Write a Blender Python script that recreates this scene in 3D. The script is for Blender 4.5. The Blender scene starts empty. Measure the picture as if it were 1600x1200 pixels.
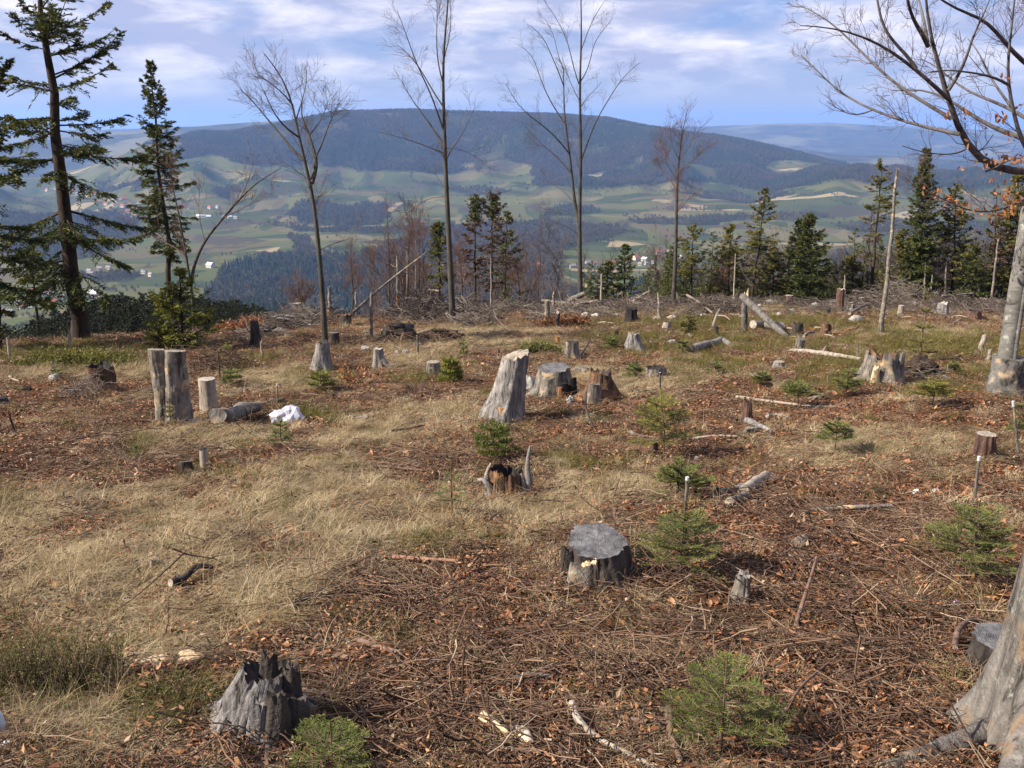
import bpy, math, random
import numpy as np
from mathutils import Vector

SC = bpy.context.scene
COL = SC.collection
rad = math.radians
# ------------------------------------------------------------------ camera
F_PX, W_PX, H_PX = 1500.0, 1600.0, 1200.0
PITCH = rad(15.5)
cd = bpy.data.cameras.new("camera")
cam = bpy.data.objects.new("camera", cd)
COL.objects.link(cam)
cd.sensor_width = 36.0
cd.lens = F_PX / W_PX * 36.0
cd.clip_start = 0.05
cd.clip_end = 120000.0
cam.location = (0, 0, 0)
cam.rotation_euler = (math.pi / 2 - PITCH, 0, 0)
SC.camera = cam
# ------------------------------------------------------------------ light
SUN_EL = rad(37.0)
SUN_DIR = np.array([-0.965, -0.262])          # where the sun stands, seen from above
SUN_ROT = math.atan2(SUN_DIR[0], SUN_DIR[1])
sd = bpy.data.lights.new("sun", 'SUN')
sd.energy = 5.0
sd.angle = rad(0.53)
sd.color = (1.0, 0.91, 0.77)
sun = bpy.data.objects.new("sun", sd)
COL.objects.link(sun)
ldir = Vector((-SUN_DIR[0] * math.cos(SUN_EL), -SUN_DIR[1] * math.cos(SUN_EL), -math.sin(SUN_EL)))
sun.rotation_euler = ldir.to_track_quat('-Z', 'Y').to_euler()


ALBEDO = 0.84          # one scale for all surface colours


def nd(nt, typ, ins=None, **props):
    n = nt.nodes.new(typ)
    for k, v in props.items():
        setattr(n, k, v)
    for k, v in (ins or {}).items():
        s = n.inputs[k]
        if isinstance(v, bpy.types.NodeSocket):
            nt.links.new(v, s)
        elif v is not None:
            s.default_value = v
    return n


def math_(nt, op, a, b=None, c=None, clamp=False):
    n = nt.nodes.new('ShaderNodeMath')
    n.operation = op
    n.use_clamp = clamp
    for i, v in enumerate((a, b, c)):
        if v is None:
            continue
        if isinstance(v, bpy.types.NodeSocket):
            nt.links.new(v, n.inputs[i])
        else:
            n.inputs[i].default_value = v
    return n.outputs[0]


def mixc(nt, f, a, b, blend='MIX'):
    n = nt.nodes.new('ShaderNodeMix')
    n.data_type = 'RGBA'
    n.blend_type = blend
    n.clamp_factor = True
    for s, v in ((n.inputs[0], f), (n.inputs[6], a), (n.inputs[7], b)):
        if isinstance(v, bpy.types.NodeSocket):
            nt.links.new(v, s)
        else:
            s.default_value = v if not isinstance(v, tuple) or len(v) == 4 else (*v, 1)
    return n.outputs[2]


def ramp(nt, f, stops, interp='LINEAR'):
    n = nt.nodes.new('ShaderNodeValToRGB')
    n.color_ramp.interpolation = interp
    e = n.color_ramp.elements
    while len(e) < len(stops):
        e.new(0.5)
    for el, (p, c) in zip(e, stops):
        el.position = p
        el.color = (*[x * ALBEDO for x in c], 1)
    nt.links.new(f, n.inputs[0])
    return n.outputs[0]


def rng_map(nt, v, a, b, c=0.0, d=1.0):
    n = nt.nodes.new('ShaderNodeMapRange')
    nt.links.new(v, n.inputs[0])
    for i, x in enumerate((a, b, c, d)):
        n.inputs[i + 1].default_value = x
    return n.outputs[0]


world = bpy.data.worlds.new("World")
SC.world = world
world.use_nodes = True
wt = world.node_tree
wt.nodes.clear()
sky = nd(wt, 'ShaderNodeTexSky', sky_type='NISHITA', sun_disc=False, sun_elevation=SUN_EL,
         sun_rotation=SUN_ROT, altitude=700.0, air_density=1.0, dust_density=0.4, ozone_density=1.6)
tc = nd(wt, 'ShaderNodeTexCoord')
sx = nd(wt, 'ShaderNodeSeparateXYZ', {0: tc.outputs['Generated']})
zc = math_(wt, 'ADD', math_(wt, 'MAXIMUM', sx.outputs[2], 0.0), 0.11)
cv = nd(wt, 'ShaderNodeCombineXYZ', {0: math_(wt, 'MULTIPLY', sx.outputs[0], 6.0), 1: math_(wt, 'MULTIPLY', sx.outputs[1], 6.0),
                                     2: math_(wt, 'MULTIPLY', sx.outputs[2], 23.0)})
n1 = nd(wt, 'ShaderNodeTexNoise', {'Vector': cv.outputs[0], 'Scale': 1.0, 'Detail': 9.0, 'Roughness': 0.57, 'Distortion': 0.3})
n2 = nd(wt, 'ShaderNodeTexNoise', {'Vector': cv.outputs[0], 'Scale': 1.7, 'Detail': 8.0, 'Roughness': 0.58, 'Distortion': 0.25})
cover = rng_map(wt, n1.outputs[0], 0.33, 0.50)
cover = math_(wt, 'MULTIPLY', cover, rng_map(wt, sx.outputs[2], 0.006, 0.06))
bright = rng_map(wt, n2.outputs[0], 0.42, 0.68)
# clear sky: the physical sky pulled towards the blue of the photograph's white balance
clear = mixc(wt, 1.0, sky.outputs[0], (0.62, 0.72, 1.05, 1), 'MULTIPLY')
deep = mixc(wt, rng_map(wt, sx.outputs[2], 0.02, 0.12), (3.1, 3.75, 5.7, 1), (1.75, 2.85, 5.6, 1))
clear = mixc(wt, rng_map(wt, sx.outputs[2], 0.0, 0.4, 0.85, 0.5), clear, deep)
cloudc = mixc(wt, bright, (3.5, 3.9, 5.8, 1), (7.7, 7.5, 8.3, 1))
skyc = mixc(wt, cover, clear, cloudc)
bg = nd(wt, 'ShaderNodeBackground', {'Color': skyc, 'Strength': 0.061})
wo = nd(wt, 'ShaderNodeOutputWorld', {'Surface': bg.outputs[0]})
# ------------------------------------------------------------------ film
vs = SC.view_settings
vs.view_transform = 'Standard'
vs.look = 'None'
vs.exposure = 1.22
vs.gamma = 1.0
vs.use_curve_mapping = False
SC.render.engine = 'CYCLES'
cy = SC.cycles
cy.max_bounces = 5
cy.diffuse_bounces = 2
cy.glossy_bounces = 1
cy.transmission_bounces = 2
cy.volume_bounces = 1
cy.transparent_max_bounces = 8
cy.caustics_reflective = False
cy.caustics_refractive = False
cy.use_denoising = True
try:
    cy.denoiser = 'OPENIMAGEDENOISE'
    cy.denoising_input_passes = 'RGB_ALBEDO_NORMAL'
    cy.denoising_prefilter = 'ACCURATE'
except Exception:
    pass

# ------------------------------------------------------------------ numeric helpers
random.seed(7)
RS = np.random.RandomState(11)
_perm = np.random.RandomState(5).permutation(256)
_perm = np.concatenate([_perm, _perm, _perm])
_grad = np.random.RandomState(6).normal(size=(256, 3))
_grad /= np.linalg.norm(_grad, axis=1)[:, None]


def perlin3(x, y, z):
    x, y, z = np.broadcast_arrays(np.asarray(x, float), np.asarray(y, float), np.asarray(z, float))
    xi, yi, zi = np.floor(x).astype(int), np.floor(y).astype(int), np.floor(z).astype(int)
    xf, yf, zf = x - xi, y - yi, z - zi
    u, v, w = [t * t * t * (t * (t * 6 - 15) + 10) for t in (xf, yf, zf)]
    out = 0.0
    for dx in (0, 1):
        wx = u if dx else 1 - u
        for dy in (0, 1):
            wy = v if dy else 1 - v
            for dz in (0, 1):
                wz = w if dz else 1 - w
                h = _perm[_perm[_perm[(xi + dx) & 255] + ((yi + dy) & 255)] + ((zi + dz) & 255)]
                g = _grad[h]
                out = out + wx * wy * wz * (g[..., 0] * (xf - dx) + g[..., 1] * (yf - dy) + g[..., 2] * (zf - dz))
    return out


def fbm(x, y, z=0.0, oct=4, gain=0.5):
    o, a, f = 0.0, 1.0, 1.0
    for i in range(oct):
        o = o + a * perlin3(x * f + 17.3 * i, y * f - 9.1 * i, np.asarray(z) * f + 3.3 * i)
        a *= gain
        f *= 2.03
    return o


def smooth(a, b, x):
    t = np.clip((x - a) / (b - a), 0, 1)
    return t * t * (3 - 2 * t)


SP, CP = math.sin(PITCH), math.cos(PITCH)


def ray(px, py):
    cx, cyy = (px - 800.0) / F_PX, (600.0 - py) / F_PX
    return np.array([cx, CP + cyy * SP, -SP + cyy * CP])


# ------------------------------------------------------------------ terrain
_ca = np.radians([-180, -90, -50, -30, -22, -15, -8, -3, 2, 8, 20, 30, 50, 90, 180])
_cr = np.array([300, 120, 24, 20, 24, 31, 42, 50, 57, 62, 66, 66, 66, 120, 300.])


def sky_pts(pts, r):
    az, z = [], []
    for px, py in pts:
        d = ray(px, py)
        az.append(math.atan2(d[0], d[1]))
        z.append(r * d[2] / math.hypot(d[0], d[1]))
    return np.array(az), np.array(z)


MAIN = [(-800, 300), (-100, 290), (60, 275), (130, 262), (200, 240), (300, 217), (400, 205), (480, 186), (530, 176), (640, 174), (700, 177),
        (850, 180), (950, 187), (1010, 199), (1080, 210), (1120, 213), (1180, 224), (1250, 240), (1300, 253),
        (1370, 265), (1420, 292), (1500, 312), (1700, 325), (2400, 330)]
RID1 = [(-800, 240), (0, 226), (100, 217), (180, 208), (280, 198), (380, 191), (440, 188), (530, 188), (800, 190),
        (1000, 203), (1100, 217), (1200, 228), (1300, 240), (1450, 246), (1600, 254), (2400, 260)]
RID2 = [(-800, 215), (0, 206), (150, 204), (300, 201), (900, 201), (1010, 197), (1090, 198), (1200, 193), (1290, 191),
        (1400, 198), (1500, 202), (1600, 207), (2400, 215)]
R_CTL = np.array([130, 350, 800, 1250, 1800, 2500, 3300, 4200, 5300, 6700, 9000, 11500, 15000, 20000, 31000.])
AZ = np.concatenate([np.linspace(-math.pi, -0.75, 40)[:-1], np.linspace(-0.75, 0.75, 640), np.linspace(0.75, math.pi, 40)[1:]])
RR = np.concatenate([[0.3], np.geomspace(0.45, 130, 260)[:-1], np.geomspace(130, 31000, 520)])


def near_h(x, y):
    r = np.hypot(x, y)
    az = np.arctan2(x, y)
    rc = np.interp(az, _ca, _cr)
    e = np.maximum(r - rc, 0)
    z = -1.6 - 0.165 * y - 0.22 * (e - 22 * (1 - np.exp(-e / 22)))
    damp = smooth(0.6, 2.5, r)
    z = z + damp * (0.10 * fbm(x / 3.1, y / 3.1, 0.5, 2) + 0.22 * smooth(8, 30, r) * fbm(x / 9.0, y / 9.0, 4.5, 2))
    return z


def ctl_table():
    front = smooth(rad(95), rad(60), np.abs(AZ))
    tab = np.zeros((len(AZ), len(R_CTL)))
    tab[:, 0] = near_h(130 * np.sin(AZ), 130 * np.cos(AZ))
    left = smooth(-0.12, -0.35, AZ)
    for j, (zf, zl) in enumerate([(-100, -92), (-205, -188), (-268, -232), (-300, -292), (-306, -306), (-281, -285), (-222, -240)], 1):
        tab[:, j] = (zf + (zl - zf) * left)
    for j, P in ((8, MAIN), (10, RID1), (12, RID2)):
        a, z = sky_pts(P, R_CTL[j])
        tab[:, j] = np.interp(AZ, a, z)
    tab[:, 9] = np.minimum(tab[:, 8], tab[:, 10]) - 150
    tab[:, 11] = np.minimum(tab[:, 10], tab[:, 12]) - 170
    tab[:, 13] = -260
    tab[:, 14] = -330
    back = np.interp(np.log(R_CTL), np.log([130, 400, 1500, 31000]), [20, 45, 30, -50])
    tab[:, 1:] = tab[:, 1:] * front[:, None] + back[None, 1:] * (1 - front)[:, None]
    return tab


def pchip_rows(xk, yk, x):
    d = np.diff(yk, axis=1) / np.diff(xk)[None]
    m = np.zeros_like(yk)
    a, b = d[:, :-1], d[:, 1:]
    h = np.where(a * b > 0, 2 * a * b / np.where(np.abs(a + b) < 1e-12, 1, a + b), 0)
    m[:, 1:-1] = h
    m[:, 0], m[:, -1] = d[:, 0], d[:, -1]
    i = np.clip(np.searchsorted(xk, x) - 1, 0, len(xk) - 2)
    w = xk[i + 1] - xk[i]
    t = ((x - xk[i]) / w)[None]
    return ((2 * t ** 3 - 3 * t ** 2 + 1) * yk[:, i] + (t ** 3 - 2 * t ** 2 + t) * w * m[:, i]
            + (-2 * t ** 3 + 3 * t ** 2) * yk[:, i + 1] + (t ** 3 - t ** 2) * w * m[:, i + 1])


_far = RR >= 130 - 1e-6
_Rf = RR[_far]
FAR_Z = pchip_rows(np.log(R_CTL), ctl_table(), np.log(_Rf))
_X = np.sin(AZ)[:, None] * _Rf[None]
_Y = np.cos(AZ)[:, None] * _Rf[None]
_amp = smooth(300, 1500, _Rf)[None]
_ridgefade = 1 - 0.75 * np.exp(-((np.log(_Rf) - math.log(5300)) / 0.07) ** 2)[None]
FAR_Z = FAR_Z + _amp * _ridgefade * (34 * fbm(_X / 1500, _Y / 1500, 1.5, 4) + 10 * fbm(_X / 380, _Y / 380, 6.5, 2))
_spur = smooth(3000, 3900, _Rf) * (1 - np.exp(-((np.log(_Rf) - math.log(5300)) / 0.06) ** 2)) * smooth(6500, 5600, _Rf)
FAR_Z = FAR_Z + _spur[None] * (120 * fbm(AZ[:, None] * 5000 / 560, _Rf[None] / 1900, 3.5, 3) + 34 * fbm(_X / 260, _Y / 420, 8.5, 2))
FAR_Z[:, 0] = near_h(_X[:, 0], _Y[:, 0])


def far_h(x, y):
    r = np.clip(np.hypot(x, y), 130, 30999)
    az = np.arctan2(x, y)
    fa = np.interp(az, AZ, np.arange(len(AZ)))
    fr = np.interp(np.log(r), np.log(_Rf), np.arange(len(_Rf)))
    i = np.clip(fa.astype(int), 0, len(AZ) - 2)
    j = np.clip(fr.astype(int), 0, len(_Rf) - 2)
    a, b = fa - i, fr - j
    return ((1 - a) * (1 - b) * FAR_Z[i, j] + a * (1 - b) * FAR_Z[i + 1, j]
            + (1 - a) * b * FAR_Z[i, j + 1] + a * b * FAR_Z[i + 1, j + 1])


def ground_h(x, y):
    x, y = np.asarray(x, float), np.asarray(y, float)
    return np.where(np.hypot(x, y) < 130, near_h(x, y), far_h(x, y))


_ST = np.concatenate([np.geomspace(0.8, 130, 2600), np.geomspace(130, 30000, 2600)[1:]])


def hit(px, py, rmax=1e9, rmin=0.0):
    """the ground point under a pixel of the photograph"""
    d = ray(px, py)
    d = d / math.hypot(d[0], d[1])
    s = _ST[(_ST <= rmax) & (_ST >= rmin)]
    gap = d[2] * s - ground_h(d[0] * s, d[1] * s)
    k = np.argmax(gap <= 0)
    if gap[k] > 0:
        k = int(np.argmin(gap / s))
    elif k > 0:
        t = gap[k - 1] / (gap[k - 1] - gap[k])
        r = s[k - 1] + t * (s[k] - s[k - 1])
        return np.array([d[0] * r, d[1] * r, float(ground_h(d[0] * r, d[1] * r))])
    r = s[k]
    return np.array([d[0] * r, d[1] * r, float(ground_h(d[0] * r, d[1] * r))])


def nhit(px, py):
    """same, kept on the clearing (never through to the valley)"""
    az = math.atan2(ray(px, py)[0], ray(px, py)[1])
    return hit(px, py, rmax=float(np.interp(az, _ca, _cr)) + 9.0)


def at(px, py, Y):
    """the point at depth Y seen at a pixel of the photograph"""
    d = ray(px, py)
    return d * (Y / d[1])


def gz(x, y):
    return float(ground_h(x, y))


# ------------------------------------------------------------------ mesh helpers
class MB:
    """collects shapes; build() links them as ONE mesh object"""

    def __init__(s):
        s.V, s.Q, s.T, s.A, s.n = [], [], [], [], 0

    def add(s, v, q=None, t=None, tint=0.5):
        v = np.asarray(v, float).reshape(-1, 3)
        if q is not None and len(q):
            s.Q.append(np.asarray(q, int).reshape(-1, 4) + s.n)
        if t is not None and len(t):
            s.T.append(np.asarray(t, int).reshape(-1, 3) + s.n)
        s.V.append(v)
        s.A.append(np.broadcast_to(np.asarray(tint, float), (len(v),)).copy())
        s.n += len(v)
        return s

    def mesh(s, name, mat, origin=(0, 0, 0), smooth=True):
        V = np.concatenate(s.V) - np.asarray(origin, float)[None]
        Q = np.concatenate(s.Q) if s.Q else np.zeros((0, 4), int)
        T = np.concatenate(s.T) if s.T else np.zeros((0, 3), int)
        me = bpy.data.meshes.new(name)
        me.vertices.add(len(V))
        me.vertices.foreach_set('co', V.astype(np.float32).ravel())
        li = np.concatenate([Q.ravel(), T.ravel()]).astype(np.int32)
        me.loops.add(len(li))
        me.loops.foreach_set('vertex_index', li)
        st = np.concatenate([np.arange(len(Q)) * 4, len(Q) * 4 + np.arange(len(T)) * 3]).astype(np.int32)
        me.polygons.add(len(st))
        me.polygons.foreach_set('loop_start', st)
        me.polygons.foreach_set('use_smooth', np.full(len(st), bool(smooth)))
        a = me.attributes.new('tint', 'FLOAT', 'POINT')
        a.data.foreach_set('value', np.concatenate(s.A).astype(np.float32))
        me.update(calc_edges=True)
        if mat is not None:
            me.materials.append(mat)
        return me

    def build(s, name, mat, parent=None, origin=(0, 0, 0), smooth=True, kind=None, link=True):
        o = bpy.data.objects.new(name, s.mesh(name, mat, origin, smooth))
        if link:
            COL.objects.link(o)
        if parent is not None:
            o.parent = parent
        else:
            o.location = origin
        if kind:
            o['kind'] = kind
        return o


def tag(o, label, cat, group=None):
    o['label'] = label
    o['category'] = cat
    if group:
        o['group'] = group
    return o


def thing(name, label, cat, loc, group=None):
    o = bpy.data.objects.new(name, None)
    COL.objects.link(o)
    o.location = tuple(float(c) for c in loc)
    o.empty_display_size = 0.1
    return tag(o, label, cat, group)


def norm(v):
    return v / np.maximum(np.linalg.norm(v, axis=-1, keepdims=True), 1e-9)


def tubes(P, R, k=5):
    """many tubes at once: P (m,n,3) paths, R (m,n) radii -> verts, quads"""
    P = np.asarray(P, float)
    R = np.asarray(R, float)
    m, n, _ = P.shape
    T = np.empty_like(P)
    T[:, 1:-1] = P[:, 2:] - P[:, :-2]
    T[:, 0] = P[:, 1] - P[:, 0]
    T[:, -1] = P[:, -1] - P[:, -2]
    T = norm(T)
    main = norm(P[:, -1] - P[:, 0])
    ref = np.where((np.abs(main[:, 2]) > 0.8)[:, None], np.array([[1.0, 0, 0]]), np.array([[0, 0, 1.0]]))
    A = norm(np.cross(T, ref[:, None, :]))
    B = np.cross(T, A)
    th = np.arange(k) * 2 * math.pi / k
    ring = A[:, :, None, :] * np.cos(th)[None, None, :, None] + B[:, :, None, :] * np.sin(th)[None, None, :, None]
    V = P[:, :, None, :] + ring * R[:, :, None, None]
    idx = np.arange(m * n * k).reshape(m, n, k)
    a = idx[:, :-1, :]
    b = np.roll(idx, -1, axis=2)[:, :-1, :]
    c = np.roll(idx, -1, axis=2)[:, 1:, :]
    d = idx[:, 1:, :]
    return V.reshape(-1, 3), np.stack([a, b, c, d], -1).reshape(-1, 4)


def resample(path, n):
    path = np.asarray(path, float)
    s = np.concatenate([[0], np.cumsum(np.linalg.norm(np.diff(path, axis=0), axis=1))])
    t = np.linspace(0, s[-1], n)
    return np.stack([np.interp(t, s, path[:, i]) for i in range(path.shape[1])], -1)


def smooth_path(path, n):
    p = resample(path, n)
    for _ in range(2):
        q = p.copy()
        q[1:-1] = 0.25 * p[:-2] + 0.5 * p[1:-1] + 0.25 * p[2:]
        p = q
    return p


def tube1(mb, path, r0, r1, k=8, n=None, tint=0.5, power=1.0, caps=False):
    P = smooth_path(path, n) if n else np.asarray(path, float)
    t = np.linspace(0, 1, len(P))
    R = r0 + (r1 - r0) * t ** power
    v, q = tubes(P[None], R[None], k)
    mb.add(v, q, tint=tint)
    if caps:
        nn = len(P)
        for ring, flip in ((np.arange(k), 1), (np.arange(k) + (nn - 1) * k, 0)):
            rr = ring[::-1] if flip else ring
            c = v[rr].mean(0)
            mb.add(np.vstack([v[rr], c[None]]), t=[(i, (i + 1) % k, k) for i in range(k)], tint=tint)
    return P


def blades(base, d, L, Wd, up=None, tint=0.5, mb=None, bend=None):
    """rhombus blades: base (m,3), dir (m,3), L (m,), W (m,)"""
    m = len(base)
    d = norm(d)
    if up is None:
        up = norm(RS.normal(size=(m, 3)))
    side = norm(np.cross(d, up))
    L = np.broadcast_to(L, (m,))[:, None]
    Wd = np.broadcast_to(Wd, (m,))[:, None]
    tip = base + d * L
    mid = base + d * L * 0.45
    if bend is not None:
        tip = tip + bend
    v = np.stack([base, mid + side * Wd * 0.5, tip, mid - side * Wd * 0.5], 1).reshape(-1, 3)
    q = np.arange(m * 4).reshape(m, 4)
    if np.ndim(tint):
        tint = np.repeat(tint, 4)
    mb.add(v, q, tint=tint)


def rotvec(v, ax, ang):
    """rotate rows of v about rows of ax by ang"""
    ax = norm(ax)
    c, s = np.cos(ang)[..., None], np.sin(ang)[..., None]
    return v * c + np.cross(ax, v) * s + ax * (np.sum(ax * v, -1, keepdims=True)) * (1 - c)


# ------------------------------------------------------------------ materials
def new_mat(name):
    m = bpy.data.materials.new(name)
    m.use_nodes = True
    nt = m.node_tree
    nt.nodes.clear()
    out = nt.nodes.new('ShaderNodeOutputMaterial')
    b = nt.nodes.new('ShaderNodeBsdfPrincipled')
    b.inputs['Roughness'].default_value = 0.85
    b.inputs['Specular IOR Level'].default_value = 0.25
    nt.links.new(b.outputs[0], out.inputs[0])
    return m, nt, b, out


def attr(nt, name):
    return nd(nt, 'ShaderNodeAttribute', attribute_name=name).outputs['Fac']


def noise(nt, vec, scale, detail=4.0, rough=0.55, dist=0.0):
    return nd(nt, 'ShaderNodeTexNoise', {'Vector': vec, 'Scale': scale, 'Detail': detail, 'Roughness': rough, 'Distortion': dist}).outputs[0]


def bump(nt, b, h, strength=0.5, dist=0.02):
    n = nd(nt, 'ShaderNodeBump', {'Height': h, 'Strength': strength, 'Distance': dist})
    nt.links.new(n.outputs[0], b.inputs['Normal'])


def leaf_mat(name, stops, trans=0.25, rough=0.6, inst=True, spec=0.2):
    """thin leaves, needles and blades: colour by the blade's own tint, a little per copy, light through them"""
    m, nt, b, out = new_mat(name)
    f = attr(nt, 'tint')
    if inst:
        oi = nd(nt, 'ShaderNodeObjectInfo')
        f = math_(nt, 'ADD', math_(nt, 'MULTIPLY', f, 0.55), math_(nt, 'MULTIPLY', oi.outputs['Random'], 0.45))
    c = ramp(nt, f, stops)
    nt.links.new(c, b.inputs['Base Color'])
    b.inputs['Roughness'].default_value = rough
    b.inputs['Specular IOR Level'].default_value = spec
    if trans > 0:
        tr = nd(nt, 'ShaderNodeBsdfTranslucent', {'Color': c})
        mx = nd(nt, 'ShaderNodeMixShader', {0: trans, 1: b.outputs[0], 2: tr.outputs[0]})
        nt.links.new(mx.outputs[0], out.inputs[0])
    return m


def wood_mat(name, dark, light, warm=None, stretch=(22, 22, 3.0), patch=2.5, bumpd=0.012, lichen=None):
    m, nt, b, out = new_mat(name)
    tcn = nd(nt, 'ShaderNodeTexCoord')
    mp = nd(nt, 'ShaderNodeMapping', {0: tcn.outputs['Object'], 3: stretch})
    g = noise(nt, mp.outputs[0], 1.0, 6.0, 0.65, 0.6)
    p = noise(nt, tcn.outputs['Object'], patch, 4.0, 0.6)
    fine = noise(nt, tcn.outputs['Object'], 60.0, 3.0)
    f = math_(nt, 'ADD', math_(nt, 'MULTIPLY', g, 0.75), math_(nt, 'MULTIPLY', p, 0.45))
    c = ramp(nt, f, [(0.44, dark), (0.60, tuple(0.6 * a + 0.4 * e for a, e in zip(dark, light))), (0.80, light)])
    bl = rng_map(nt, noise(nt, tcn.outputs['Object'], patch * 1.9, 6.0, 0.7, 0.4), 0.52, 0.64)
    c = mixc(nt, math_(nt, 'MULTIPLY', bl, 0.6), c, tuple(1.3 * a for a in dark))
    cr = rng_map(nt, g, 0.36, 0.44, 1.0, 0.0)
    c = mixc(nt, math_(nt, 'MULTIPLY', cr, 0.85), c, tuple(0.4 * a for a in dark))
    if warm:
        w = rng_map(nt, noise(nt, tcn.outputs['Object'], patch * 1.3, 3.0, 0.5), 0.55, 0.68)
        c = mixc(nt, w, c, warm)
    if lichen:
        w = rng_map(nt, noise(nt, tcn.outputs['Object'], patch * 3.1, 5.0, 0.7), 0.58, 0.66)
        c = mixc(nt, w, c, lichen)
    nt.links.new(c, b.inputs['Base Color'])
    h = math_(nt, 'ADD', g, math_(nt, 'MULTIPLY', fine, 0.4))
    bump(nt, b, h, 0.9, bumpd)
    b.inputs['Roughness'].default_value = 0.9
    return m


def plain_mat(name, col, rough=0.8, var=0.15, scale=8.0, spec=0.25):
    m, nt, b, out = new_mat(name)
    tcn = nd(nt, 'ShaderNodeTexCoord')
    n = noise(nt, tcn.outputs['Object'], scale, 5.0, 0.6)
    c = ramp(nt, n, [(0.3, tuple(x * (1 - var) for x in col)), (0.7, tuple(min(1, x * (1 + var)) for x in col))])
    nt.links.new(c, b.inputs['Base Color'])
    b.inputs['Roughness'].default_value = rough
    b.inputs['Specular IOR Level'].default_value = spec
    return m


# ------------------------------------------------------------------ scattering (only for what nobody could count)
def scatter(name, protos, P, ROT, S, IDX, label):
    me = bpy.data.meshes.new(name)
    me.vertices.add(len(P))
    me.vertices.foreach_set('co', np.asarray(P, np.float32).ravel())
    for an, typ, dat, key in (('rot', 'FLOAT_VECTOR', ROT, 'vector'), ('scl', 'FLOAT', S, 'value'), ('idx', 'INT', IDX, 'value')):
        a = me.attributes.new(an, typ, 'POINT')
        dt = np.int32 if typ == 'INT' else np.float32
        a.data.foreach_set(key, np.asarray(dat, dt).ravel())
    o = bpy.data.objects.new(name, me)
    COL.objects.link(o)
    o['kind'] = 'stuff'
    o['label'] = label
    ng = bpy.data.node_groups.new('scatter_' + name, 'GeometryNodeTree')
    ng.interface.new_socket('Geometry', in_out='INPUT', socket_type='NodeSocketGeometry')
    ng.interface.new_socket('Geometry', in_out='OUTPUT', socket_type='NodeSocketGeometry')
    gi = ng.nodes.new('NodeGroupInput')
    go = ng.nodes.new('NodeGroupOutput')
    g2i = ng.nodes.new('GeometryNodeGeometryToInstance')
    for p in reversed(protos):
        oi = ng.nodes.new('GeometryNodeObjectInfo')
        oi.inputs['Object'].default_value = p
        ng.links.new(oi.outputs['Geometry'], g2i.inputs[0])
    iop = ng.nodes.new('GeometryNodeInstanceOnPoints')
    iop.inputs['Pick Instance'].default_value = True

    def na(n, t):
        x = ng.nodes.new('GeometryNodeInputNamedAttribute')
        x.data_type = t
        x.inputs['Name'].default_value = n
        return next(s for s in x.outputs if s.enabled and s.name == 'Attribute')
    e2r = ng.nodes.new('FunctionNodeEulerToRotation')
    ng.links.new(na('rot', 'FLOAT_VECTOR'), e2r.inputs[0])
    ng.links.new(gi.outputs[0], iop.inputs['Points'])
    ng.links.new(g2i.outputs[0], iop.inputs['Instance'])
    ng.links.new(na('idx', 'INT'), iop.inputs['Instance Index'])
    ng.links.new(e2r.outputs[0], iop.inputs['Rotation'])
    ng.links.new(na('scl', 'FLOAT'), iop.inputs['Scale'])
    ng.links.new(iop.outputs[0], go.inputs[0])
    md = o.modifiers.new('scatter', 'NODES')
    md.node_group = ng
    return o


def in_poly(x, y, poly):
    inside = np.zeros(np.shape(x), bool)
    n = len(poly)
    for i in range(n):
        x0, y0 = poly[i]
        x1, y1 = poly[(i + 1) % n]
        c = ((y0 > y) != (y1 > y)) & (x < (x1 - x0) * (y - y0) / (y1 - y0 + 1e-12) + x0)
        inside ^= c
    return inside
# ------------------------------------------------------------------ ground cover of the clearing: patches in metres on the ground
def patches(lst):
    out = []
    for px, py, rx, ry in lst:
        c = nhit(px, py)
        d = np.hypot(c[0], c[1])
        a, b = nhit(px, py - ry), nhit(px, min(py + ry, 1400))
        ly = max(0.5 * np.hypot(*(a - b)[:2]), 0.15)
        lx = rx * d / F_PX
        u = c[:2] / d
        out.append((c[0], c[1], u[0], u[1], lx, ly))
    return out


def cover_of(P, x, y):
    m = np.zeros(np.shape(x))
    for cx, cyy, ux, uy, lx, ly in P:
        dx, dy = x - cx, y - cyy
        f = (dx * ux + dy * uy) / ly
        s = (dx * uy - dy * ux) / lx
        m = np.maximum(m, np.exp(-(f * f + s * s) ** 1.3 * 0.9))
    return m


STRAW = patches([(330, 830, 250, 60), (150, 900, 170, 55), (480, 765, 210, 40), (420, 935, 110, 38), (570, 850, 120, 40),
                 (700, 800, 80, 50), (70, 1130, 110, 60), (330, 690, 150, 20), (560, 680, 130, 22), (900, 780, 120, 40),
                 (1000, 770, 80, 40), (1370, 690, 150, 28), (1240, 715, 60, 18), (650, 655, 140, 22), (700, 543, 130, 12),
                 (860, 540, 60, 14), (930, 588, 60, 16), (1080, 582, 90, 18), (430, 590, 90, 20), (230, 580, 50, 14),
                 (740, 520, 120, 9), (780, 790, 60, 30), (60, 810, 120, 40), (760, 640, 50, 18), (650, 560, 70, 12), (1000, 600, 60, 14),
                 (250, 1010, 120, 25), (1440, 520, 80, 10), (820, 840, 50, 20), (520, 730, 120, 24), (80, 580, 90, 10), (130, 790, 150, 40), (250, 950, 140, 30)])
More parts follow.
